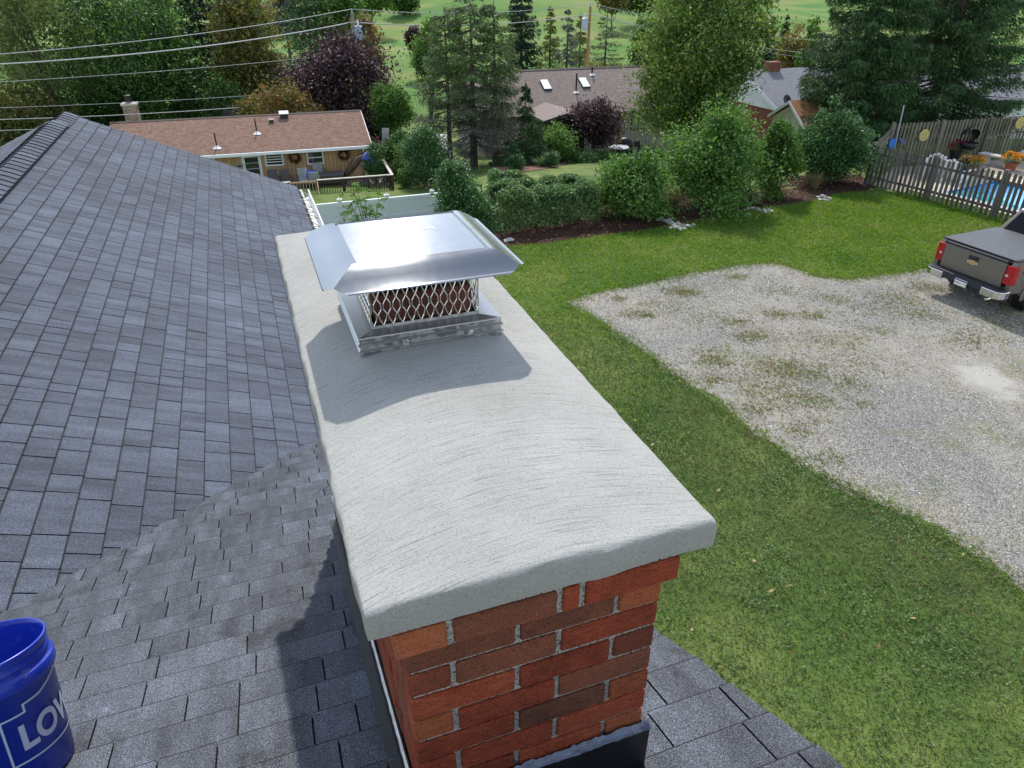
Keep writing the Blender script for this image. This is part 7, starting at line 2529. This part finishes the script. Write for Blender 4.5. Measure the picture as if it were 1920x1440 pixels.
# side panels with round wheel openings
side = [(0.10, 0.60), (AX[0] - RA, 0.52)]
for k in range(13):
    a = math.pi - math.pi * k / 12
    side.append((AX[0] + RA * math.cos(a), 0.42 + RA * math.sin(a)))
side += [(AX[0] + RA, 0.46), (AX[1] - RA, 0.46)]
for k in range(13):
    a = math.pi - math.pi * k / 12
    side.append((AX[1] + RA * math.cos(a), 0.42 + RA * math.sin(a)))
side += [(AX[1] + RA, 0.50), (5.70, 0.55), (5.78, 0.80), (5.74, 1.08), (5.5, 1.17), (4.25, 1.24), (4.05, 1.28), (2.02, 1.30), (1.98, 1.335), (0.14, 1.325), (0.085, 1.22), (0.085, 0.75)]
b = MB()
for s in (-1, 1):
    n = len(side)
    rows = []
    for off, sc in ((0.88, 1), (0.985, 1)):
        rows.append([(x, s * (off - (0.035 if z > 1.15 else 0.0) - (0.02 if z < 0.6 else 0)), z) for x, z in side])
    base_i = len(b.v)
    b.v += rows[0] + rows[1]
    for i in range(n):
        j = (i + 1) % n
        b.f.append([base_i + i, base_i + j, base_i + n + j, base_i + n + i] if s > 0 else [base_i + n + i, base_i + n + j, base_i + j, base_i + i]); b.m.append(0)
    b.f.append([base_i + n + i for i in range(n)] if s > 0 else [base_i + n + i for i in range(n)][::-1]); b.m.append(0)
    b.f.append([base_i + i for i in range(n)][::-1] if s > 0 else [base_i + i for i in range(n)]); b.m.append(0)
b.box(4.10, 5.72, -0.879, 0.879, 0.62, 1.16)
b.box(0.2, 4.1, -0.879, 0.879, 0.55, 0.70)
b.add([(4.06, -0.90, 1.17), (4.06, 0.90, 1.17), (5.6, 0.86, 1.14), (5.6, -0.86, 1.14), (4.02, -0.80, 1.30), (4.02, 0.80, 1.30), (5.52, 0.70, 1.19), (5.52, -0.70, 1.19)], [(3, 2, 1, 0), (4, 5, 6, 7), (0, 1, 5, 4), (2, 3, 7, 6), (1, 2, 6, 5), (3, 0, 4, 7)])
tb_('body', b, 'truck_paint', bv=0.015)
# swelling over the rear wheels
for s in (-1, 1):
    b = MB()
    prev = None
    ring = []
    for k in range(15):
        a = math.pi * (-0.04 + 1.08 * (1 - k / 14))
        c_, s_ = math.cos(a), math.sin(a)
        ring.append([(AX[0] + r_ * c_, s * (0.9855 + d), 0.42 + r_ * s_) for r_, d in ((RA - 0.005, 0.0), (RA, 0.03), (RA + 0.07, 0.022), (RA + 0.10, 0.0))])
    base_i = len(b.v)
    for r_ in ring: b.v += r_
    for i in range(14):
        for j in range(3):
            f = [base_i + i * 4 + j, base_i + (i + 1) * 4 + j, base_i + (i + 1) * 4 + j + 1, base_i + i * 4 + j + 1]
            b.f.append(f if s < 0 else f[::-1]); b.m.append(0)
    tb_('fender_flare', b, 'truck_paint', smooth=True)
# bed cover
b = MB(); b.box(0.12, 2.0, -0.90, 0.90, 1.337, 1.375)
tb_('bed_cover', b, 'tonneau', bv=0.012)
b = MB(); b.box(0.125, 2.0, 0.901, 0.945, 1.335, 1.362); b.box(0.125, 2.0, -0.945, -0.901, 1.335, 1.362)
tb_('cover_rail', b, 'plastic', bv=0.006)
# tailgate
b = MB(); b.box(0.045, 0.12, -0.775, 0.775, 0.70, 1.262)
tg_ = tb_('tailgate', b, 'truck_paint', bv=0.012)
b = MB(); b.box(0.038, 0.118, -0.775, 0.775, 1.264, 1.325); tb_('tailgate_cap', b, 'plastic', tg_, bv=0.012)
b = MB(); b.box(0.036, 0.0445, -0.13, 0.13, 1.085, 1.19); tb_('handle_recess', b, 'plastic', tg_, bv=0.02)
b = MB(); b.box(0.026, 0.0355, -0.09, 0.09, 1.115, 1.16); tb_('handle', b, 'black', tg_, bv=0.008)
b = MB(); b.prism([(0.0445, -0.70, 0.80), (0.0445, 0.70, 0.80), (0.0445, 0.70, 0.812), (0.0445, -0.70, 0.812)], (-0.004, 0, 0)); tb_('tailgate_crease', b, 'truck_paint', tg_)
# gold cross-shaped badge with a chrome edge
def badge(k, x0, x1, mat, nm):
    w, h, cw, ch, sl = 0.125 * k, 0.027 * k, 0.042 * k, 0.046 * k, 0.016
    pts = [(-w, -h), (-cw - 0.008, -h), (-cw - sl, -ch), (cw - sl * 0.6, -ch), (cw + 0.004, -h), (w - sl, -h), (w, h), (cw + 0.008, h), (cw + sl, ch), (-cw + sl * 0.6, ch), (-cw - 0.004, h), (-w + sl, h)]
    b = MB(); b.prism([(x0, -y, 1.03 + z) for y, z in pts], (x1 - x0, 0, 0)); tb_(nm, b, mat, tg_)


badge(1.14, 0.0445, 0.034, 'chrome', 'badge_edge')
badge(0.95, 0.0335, 0.027, 'gold', 'badge')
# tail lamps wrap the corners
for s in (-1, 1):
    b = MB()
    pts = [(0.060, s * 0.785), (0.052, s * 0.90), (0.075, s * 0.975), (0.150, s * 1.000), (0.235, s * 1.000), (0.235, s * 0.90), (0.10, s * 0.785)]
    b.prism([(x, y, 0.80) for x, y in pts], (0, 0, 0.44))
    tl = tb_('tail_lamp', b, 'lamp_red', bv=0.015)
    b = MB(); b.prism([(x - 0.004 if x < 0.1 else x, y * 1.003, 0.975) for x, y in pts], (0, 0, 0.075)); tb_('reverse_lens', b, 'lamp_clear' if s > 5 else 'lamp_red', tl)
    b = MB(); b.box(0.044, 0.0515, min(s * 0.81, s * 0.88), max(s * 0.81, s * 0.88), 0.985, 1.035); tb_('reverse_bulb', b, 'lamp_clear', tl)
# bumper: dark step pad with chrome ends, plate in the middle
b = MB()
b.prism([(-0.10, -0.52, 0.50), (-0.14, -0.52, 0.56), (-0.14, -0.52, 0.66), (0.06, -0.52, 0.685), (0.06, -0.52, 0.50)], (0, 1.04, 0))
b.box(-0.135, 0.05, -0.96, 0.96, 0.662, 0.69)
tb_('bumper', b, 'plastic', bv=0.012)
for s in (-1, 1):
    b = MB()
    b.prism([(x, y, 0.47) for x, y in [(-0.15, s * 0.50), (-0.15, s * 0.82), (-0.10, s * 0.95), (0.0, s * 1.0), (0.16, s * 1.0), (0.16, s * 0.93), (0.0, s * 0.9), (-0.06, s * 0.50)]], (0, 0, 0.185))
    tb_('bumper_end', b, 'chrome', bv=0.018)
b = MB(); b.box(-0.155, -0.1415, -0.155, 0.155, 0.475, 0.630); plate = tb_('licence_plate', b, 'white')
b = MB(); b.box(-0.158, -0.1555, -0.15, 0.15, 0.596, 0.622); tb_('plate_band', b, 'plate_blue', plate)
b = MB(); b.box(-0.158, -0.1555, -0.15, 0.15, 0.478, 0.492); tb_('plate_band', b, 'plate_yellow', plate)
vs, fs = text_geo('ZWM-1118', 0.072, 0.0)
b = MB(); b.add([(-0.158, -p.x, 0.515 + p.y) for p in vs], fs); tb_('lettering', b, 'plate_blue', plate)
b = MB(); b.tube([(-0.12, 0, 0.46), (0.2, 0, 0.46)], 0.035, 8); tb_('hitch', b, 'black')
b = MB(); b.tube([(-0.02, -0.62, 0.36), (0.8, -0.62, 0.38)], 0.035, 10); tb_('exhaust', b, 'chrome')
b = MB(); b.box(0.3, 5.4, -0.55, 0.55, 0.36, 0.55); b.box(AX[0] - 0.06, AX[0] + 0.06, -0.75, 0.75, 0.34, 0.46); tb_('chassis', b, 'black')
# cab
def loft(b, lo, hi):
    b.add(lo + hi, [(3, 2, 1, 0), (4, 5, 6, 7), (0, 1, 5, 4), (1, 2, 6, 5), (2, 3, 7, 6), (3, 0, 4, 7)])


b = MB()
loft(b, [(2.03, -0.93, 1.30), (4.22, -0.93, 1.26), (4.22, 0.93, 1.26), (2.03, 0.93, 1.30)], [(2.36, -0.72, 1.86), (3.55, -0.73, 1.88), (3.55, 0.73, 1.88), (2.36, 0.72, 1.86)])
tb_('cab', b, 'truck_paint', bv=0.06, seg=3)
def quad_on(b, A, B_, C_, D_, u0, u1, v0, v1, off):
    A, B_, C_, D_ = map(Vector, (A, B_, C_, D_))
    P = lambda u, v: (A.lerp(B_, u)).lerp(D_.lerp(C_, u), v)
    nrm = (B_ - A).cross(D_ - A).normalized()
    q = [P(u0, v0), P(u1, v0), P(u1, v1), P(u0, v1)]
    b.prism([p + nrm * 0.001 for p in q], nrm * off)


b = MB(); quad_on(b, (2.03, 0.93, 1.30), (2.03, -0.93, 1.30), (2.36, -0.72, 1.86), (2.36, 0.72, 1.86), 0.07, 0.93, 0.10, 0.86, 0.008); tb_('rear_window', b, 'glass_tint')
b = MB(); quad_on(b, (4.22, -0.93, 1.26), (4.22, 0.93, 1.26), (3.55, 0.73, 1.88), (3.55, -0.73, 1.88), 0.05, 0.95, 0.06, 0.9, 0.008); tb_('windscreen', b, 'glass_tint')
for s in (-1, 1):
    A, B_, C_, D_ = (2.03, -0.93, 1.30), (4.22, -0.93, 1.26), (3.55, -0.73, 1.88), (2.36, -0.72, 1.86)
    if s > 0: A, B_, C_, D_ = [(x, -y, z) for x, y, z in (B_, A, D_, C_)]
    for u0, u1 in ((0.10, 0.46), (0.50, 0.88)):
        b = MB(); quad_on(b, A, B_, C_, D_, u0, u1, 0.12, 0.84, 0.008); tb_('side_window', b, 'glass_tint')
    b = MB(); b.box(3.85, 3.97, s * 1.0 if s > 0 else -1.22, 1.22 if s > 0 else -1.0, 1.25, 1.42); tb_('wing_mirror', b, 'plastic', bv=0.03)
    for x_ in (2.12, 3.18, 4.14):
        b = MB(); b.box(x_, x_ + 0.012, s * 0.985 if s > 0 else -0.9885, 0.9885 if s > 0 else -0.985, 0.62, 1.14); tb_('door_gap', b, 'black')
    for x_ in (2.25, 3.3):
        b = MB(); b.box(x_, x_ + 0.16, s * 0.986 if s > 0 else -1.01, 1.01 if s > 0 else -0.986, 1.02, 1.06); tb_('door_handle', b, 'truck_paint')
    b = MB(); b.box(0.42, 0.62, s * 0.9855 if s > 0 else -0.9885, 0.9885 if s > 0 else -0.9855, 1.02, 1.08); tb_('red_decal', b, 'lamp_red')
b = MB(); b.box(5.70, 5.80, -0.75, 0.75, 0.72, 1.05); tb_('grille', b, 'chrome', bv=0.02)
b = MB(); b.box(5.72, 5.88, -0.95, 0.95, 0.45, 0.68); tb_('front_bumper', b, 'chrome', bv=0.03)
for s in (-1, 1):
    b = MB(); b.box(5.66, 5.79, min(s * 0.76, s * 0.94), max(s * 0.76, s * 0.94), 0.78, 1.05); tb_('headlight', b, 'lamp_clear', bv=0.02)
for ax in AX:
    for s in (-1, 1):
        m_ = Matrix.Translation((ax, s * 0.86, RW)) @ Matrix.Rotation(R(90 * s), 4, 'X') @ Matrix.Rotation(0.3, 4, 'Z')
        m_ = Matrix.Translation((ax, s * 0.86, RW)) @ Matrix.Rotation(R(-90 * s), 4, 'X')
        b = MB(); b.lathe([(0.23, -0.12), (0.36, -0.135), (0.395, -0.10), (0.40, 0), (0.395, 0.10), (0.36, 0.135), (0.23, 0.12)], 40, m_)
        wh_ = tb_('wheel', b, 'tyre', smooth=True)
        b = MB(); b.lathe([(0.255, 0.125), (0.25, 0.13), (0.235, 0.11), (0.215, 0.06), (0.0, 0.05)], 36, m_); tb_('rim', b, 'rim', wh_, smooth=True)
        for k in range(6):
            b = MB()
            mm = m_ @ Matrix.Rotation(k * math.pi / 3, 4, 'Z')
            b.add([mm @ Vector(p) for p in [(0.05, -0.035, 0.06), (0.225, -0.022, 0.07), (0.225, 0.022, 0.07), (0.05, 0.035, 0.06), (0.05, -0.028, 0.115), (0.225, -0.016, 0.118), (0.225, 0.016, 0.118), (0.05, 0.028, 0.115)]], [(3, 2, 1, 0), (4, 5, 6, 7), (0, 1, 5, 4), (1, 2, 6, 5), (2, 3, 7, 6), (3, 0, 4, 7)])
            tb_('spoke', b, 'rim', wh_)
        b = MB(); b.lathe([(0.075, 0.10), (0.07, 0.13), (0, 0.135)], 16, m_); tb_('hub_cap', b, 'chrome', wh_, smooth=True)
    for s in (-1, 1):
        b = MB(); b.lathe([(RA - 0.01, 0.0), (RA - 0.01, 0.24), (0.05, 0.24)], 20, Matrix.Translation((ax, s * 0.979, 0.42)) @ Matrix.Rotation(R(90 * s), 4, 'X'))
        tb_('wheel_well', b, 'black')

# ------------------------------------------------------------------ print on the bucket
vs, fs = text_geo("LOWE'S", 0.095, 0.0, 0.0032)
xs_ = [p.x for p in vs]; xm_, xM_ = min(xs_), max(xs_)
LOGO_A = R(-70)                                     # where the print starts round the bucket
def on_bucket(x, z, d=0.0006):
    r_ = rr(z) + d
    a = LOGO_A + x / RB
    return (r_ * math.cos(a), r_ * math.sin(a), z)


def fine(vs, fs):
    """cut the letters fine enough to bend round the bucket"""
    import bmesh
    bm = bmesh.new()
    bv = [bm.verts.new(p) for p in vs]
    for f in fs:
        try: bm.faces.new([bv[i] for i in f])
        except ValueError: pass
    bmesh.ops.triangulate(bm, faces=bm.faces[:])
    k = xm_
    while k < xM_:
        bmesh.ops.bisect_plane(bm, geom=bm.verts[:] + bm.edges[:] + bm.faces[:], plane_co=(k, 0, 0), plane_no=(1, 0, 0))
        k += 0.012
    bm.verts.index_update()
    r_ = [v.co.copy() for v in bm.verts], [[v.index for v in f.verts] for f in bm.faces]
    bm.free()
    return r_


vs, fs = fine(vs, fs)


b = MB()
for f in fs:
    b.poly([on_bucket(0.030 + (vs[i].x - xm_) * 0.82, 0.118 + vs[i].y * 1.0, 0.0010) for i in f])
b.build('lettering', M['print_white'], bucket, BM_)
# outline of the print: a house-shaped frame
W_, lw = 0.33, 0.0052
ol = [(0.0, 0.085), (W_, 0.085), (W_, 0.215), (W_ - 0.035, 0.215), (W_ - 0.035, 0.236), (W_ * 0.72, 0.238), (W_ * 0.5, 0.262), (W_ * 0.28, 0.238), (0.052, 0.236), (0.052, 0.215), (0.0, 0.215)]
b = MB()
for i in range(len(ol)):
    p0, p1 = Vector((*ol[i], 0)), Vector((*ol[(i + 1) % len(ol)], 0))
    d_ = (p1 - p0); L = d_.length; d_.normalize(); nn_v = Vector((-d_.y, d_.x, 0)) * lw / 2
    m = max(1, int(L / 0.008))
    for k in range(m):
        a, c = p0 + d_ * (L * k / m - (lw / 2 if k == 0 else 0)), p0 + d_ * (L * (k + 1) / m + (lw / 2 if k == m - 1 else 0))
        b.poly([on_bucket(q.x, q.y, 0.0012) for q in (a - nn_v, c - nn_v, c + nn_v, a + nn_v)])
b.build('logo_outline', M['print_white'], bucket, BM_)

# ------------------------------------------------------------------ grass blades, clover, stones
import mathutils.geometry
def inside(poly, x, y):
    """vectorised point in polygon"""
    c = np.zeros(len(x), dtype=bool)
    n = len(poly)
    j = n - 1
    for i in range(n):
        xi, yi = poly[i]; xj, yj = poly[j]
        cond = ((yi > y) != (yj > y)) & (x < (xj - xi) * (y - yi) / (yj - yi + 1e-12) + xi)
        c ^= cond
        j = i
    return c


rng = np.random.default_rng(5)
BED = [(p.x, p.y) for p in m_f + m_b]


def frame_mask(x, y):
    """keep what can come into view, with room to step aside"""
    c, s = math.cos(PITCH), math.sin(PITCH)
    fw = y * c + CAM_H * s
    u = 960 + F_PX * x / fw
    e_, n_ = x * math.cos(HROT) + y * math.sin(HROT), -x * math.sin(HROT) + y * math.cos(HROT)
    roofed = (e_ < 0.6) & (n_ < 11.9)
    return (u > 120) & (u < 2350) & (y > 1.0) & ~roofed


def blades(name, n, dens_y, size, asp, leaf, region, up=(0.35, 1.0), lean=0.8, seed=0):
    rng = np.random.default_rng(seed)
    x, y = region(rng, n)
    ok = frame_mask(x, y) & ~inside(GRAVEL_POLY, x, y) & ~inside(BED, x, y)
    x, y = x[ok], y[ok]
    m = len(x)
    d = np.stack([rng.normal(size=m) * lean, rng.normal(size=m) * lean, rng.uniform(up[0], up[1], m)], 1)
    P = np.stack([x, y, gz(x, y) + 0.018], 1)
    dist = np.sqrt(x * x + y * y + 49)
    V = leaf_quads(rng, P, size * (0.6 + dist / 22), asp, d, 0.15, 0.1).reshape(-1, 4, 3) if False else None
    s = (size * (0.55 + dist / 20) * rng.uniform(0.6, 1.4, m))[:, None]
    dv = d / np.linalg.norm(d, axis=1, keepdims=True)
    w = np.cross(dv, rng.normal(size=(m, 3))); w /= np.linalg.norm(w, axis=1, keepdims=True)
    q = np.stack([P - w * s * asp * 0.5, P + w * s * asp * 0.5, P + dv * s + w * s * 0.1], 1).reshape(-1, 3)
    me = arr_mesh(name, q, np.arange(3 * m), np.full(m, 3), LM[leaf])
    o = link(bpy.data.objects.new(name, me), Matrix.Identity(4))
    tag(o, kind='stuff')
    return o


def reg_near(rng, n):
    y = 2.0 + 14.0 * rng.random(n) ** 0.8
    x = rng.uniform(-5.5, 12, n)
    k = rng.random(n) > np.clip((y - 9.5) / 6.5, 0, 1)
    return x[k], y[k]


def reg_far(rng, n):
    y = 9.0 + 16.5 * rng.random(n) ** 0.8
    x = rng.uniform(-7, 17, n)
    k = rng.random(n) < np.clip((y - 9.0) / 6.5, 0, 1)
    return x[k], y[k]


blades('grass', 320000, 0, 0.045, 0.30, 'blade', reg_near, seed=1)
blades('grass', 290000, 0, 0.045, 0.34, 'blade_far', reg_far, seed=2)
# clover in drifts along the wall side of the lawn
n = 60000
y = 1.5 + 13.0 * rng.random(n) ** 0.75
x = rng.uniform(0, 8, n)
drift = np.sin(x * 2.3 + 0.5 * y) * np.sin(y * 1.9 - x * 0.7) + 0.6 * np.sin(x * 5.1 + 1) * np.sin(y * 4.7)
ok = (drift + rng.normal(size=n) * 0.6 > 0.40 + 0.05 * (y - 6)) & ~inside(GRAVEL_POLY, x, y) & frame_mask(x, y)
x, y = x[ok], y[ok]
P = np.stack([x, y, np.full(len(x), 0.055)], 1)
V = leaf_quads(rng, P, 0.030, 0.9, None, 2.5)
o = leaf_object('clover', V, LM['clover'], None); tag(o, kind='stuff')
# ragged grass along the edges of the stone, and weeds in it
ex, ey = [], []
gp = [Vector((a, b_, 0)) for a, b_ in GRAVEL_POLY]
for i in range(len(gp)):
    a, c = gp[i], gp[(i + 1) % len(gp)]
    L = (c - a).length
    if L > 14: continue
    m = int(L * 320)
    t_ = rng.random(m)
    ex.append(a.x + (c.x - a.x) * t_ + rng.normal(size=m) * 0.14); ey.append(a.y + (c.y - a.y) * t_ + rng.normal(size=m) * 0.14)
ex, ey = np.concatenate(ex), np.concatenate(ey)
wx, wy = [], []
weeds = [(1270, 546, .5, 240), (1380, 520, .35, 160), (1290, 550, .35, 140), (1160, 560, .2, 70), (1340, 680, .45, 220), (1215, 592, .2, 90), (1410, 632, .5, 260), (1460, 590, .35, 150), (1520, 592, .4, 170), (1470, 690, .8, 420), (1340, 712, .3, 110), (1500, 745, .7, 330), (1420, 768, .4, 150), (1590, 720, .5, 150), (1620, 760, .3, 60), (1690, 560, .9, 330), (1740, 540, .6, 220), (1820, 640, .8, 250), (1880, 610, .7, 230), (1380, 605, .4, 90), (1560, 560, .5, 120), (1180, 590, .35, 90), (1650, 620, .5, 100), (1490, 810, .35, 80), (1560, 860, .4, 100), (1730, 590, .7, 170), (1640, 580, 1.1, 260), (1560, 640, 1.0, 260), (1500, 700, .9, 300), (1460, 545, .9, 160), (1250, 575, .8, 160), (1350, 600, .9, 180), (1900, 585, .9, 260), (1330, 660, .6, 140), (1600, 690, 1.1, 160), (1280, 525, .8, 120), (1420, 720, .8, 200), (1540, 790, 1.0, 120)]
for u, v, s_, m in weeds:
    p = at_z(u, v, 0)
    wx.append(p.x + rng.normal(size=m) * s_ * 0.5); wy.append(p.y + rng.normal(size=m) * s_ * 0.32)
wx, wy = np.concatenate(wx), np.concatenate(wy)


def tufts(name, x, y, leaf, size, seed):
    rng = np.random.default_rng(seed)
    m = len(x)
    d = np.stack([rng.normal(size=m) * 0.8, rng.normal(size=m) * 0.8, rng.uniform(0.2, 0.9, m)], 1)
    P = np.stack([x, y, np.full(m, 0.022)], 1)
    o = leaf_object(name, leaf_quads(rng, P, size, 0.22, d, 0.2, 0.1), LM[leaf], None)
    tag(o, kind='stuff')


h = rng.random(len(ex)) < 0.72
tufts('edge_grass', ex[h], ey[h], 'blade_far', 0.075, 1)
tufts('dry_edge_grass', ex[~h], ey[~h], 'straw', 0.075, 2)
h = rng.random(len(wx)) < 0.42
tufts('weeds', wx[h], wy[h], 'blade_far', 0.08, 3)
wx2 = np.concatenate([wx[~h], wx[~h] + rng.normal(size=(~h).sum()) * 0.2])
wy2 = np.concatenate([wy[~h], wy[~h] + rng.normal(size=(~h).sum()) * 0.16])
tufts('dry_weeds', wx2, wy2, 'dry', 0.075, 4)
# loose stones on the driveway
n = 45000
x = rng.uniform(0.8, 15, n); y = 3.5 + 15.5 * rng.random(n)
pc = at_z(1852, 712, 0)
far_ = np.hypot((x - pc.x) * 1.25, (y - pc.y) * 0.95) + rng.normal(size=n) * 0.25 > 0.75
ok = inside(GRAVEL_POLY, x, y) & frame_mask(x, y) & far_
x, y = x[ok], y[ok]
m = len(x)
s = rng.uniform(0.006, 0.017, m) * (0.75 + y / 22)
oct_ = np.array([(1, 0, 0), (0, 1, 0), (-1, 0, 0), (0, -1, 0), (0, 0, 1.0)])
jit = 1 + rng.normal(size=(m, 5, 3)) * 0.22
a = rng.uniform(0, 6.28, m)
V = oct_[None] * jit * s[:, None, None]
ca, sa = np.cos(a)[:, None], np.sin(a)[:, None]
V = np.stack([V[..., 0] * ca * 1.2 - V[..., 1] * sa, V[..., 0] * sa * 1.2 + V[..., 1] * ca, V[..., 2] * 0.7], -1)
V += np.stack([x, y, np.full(m, 0.005)], 1)[:, None, :]
F = np.array([(0, 1, 4), (1, 2, 4), (2, 3, 4), (3, 0, 4)])
F = (np.arange(m)[:, None, None] * 5 + F[None]).reshape(-1)
t_ = NT('loose limestone')
r = t_.rnd()
mt = t_.fin(t_.ramp(r, [(0.0, (0.18, 0.175, 0.165)), (0.45, (0.36, 0.345, 0.32)), (0.8, (0.53, 0.51, 0.47)), (1.0, (0.66, 0.64, 0.59))]), 0.9)
o = link(bpy.data.objects.new('loose_gravel', arr_mesh('loose_gravel', V.reshape(-1, 3), F, np.full(m * 4, 3), mt)), Matrix.Identity(4))
tag(o, kind='stuff')
# bark chips lying on the bed
n = 9000
x = rng.uniform(-1.3, 14, n); y = rng.uniform(19, 28, n)
ok = inside(BED, x, y)
x, y = x[ok], y[ok]
P = np.stack([x, y, gz(x, y) + 0.03], 1)
M['chips'] = leafm('bark chips', [(0.03, 0.016, 0.011), (0.08, 0.042, 0.028), (0.16, 0.095, 0.06), (0.30, 0.22, 0.15)], 0.0)
o = leaf_object('bark_chips', leaf_quads(rng, P, 0.075, 0.4, None, 1.2), M['chips'], None); tag(o, kind='stuff')

# a few fallen leaves on the lawn
n = 260
x = rng.uniform(0.5, 9, n); y = 2 + 18 * rng.random(n)
ok = ~inside(GRAVEL_POLY, x, y) & frame_mask(x, y)
P = np.stack([x[ok], y[ok], np.full(ok.sum(), 0.075)], 1)
M['dead_leaf'] = leafm('fallen leaf', [(0.20, 0.10, 0.03), (0.34, 0.20, 0.06), (0.40, 0.30, 0.12)], 0.1)
o = leaf_object('fallen_leaves', leaf_quads(rng, P, 0.07, 0.6, None, 2.0), M['dead_leaf'], None); tag(o, kind='stuff')
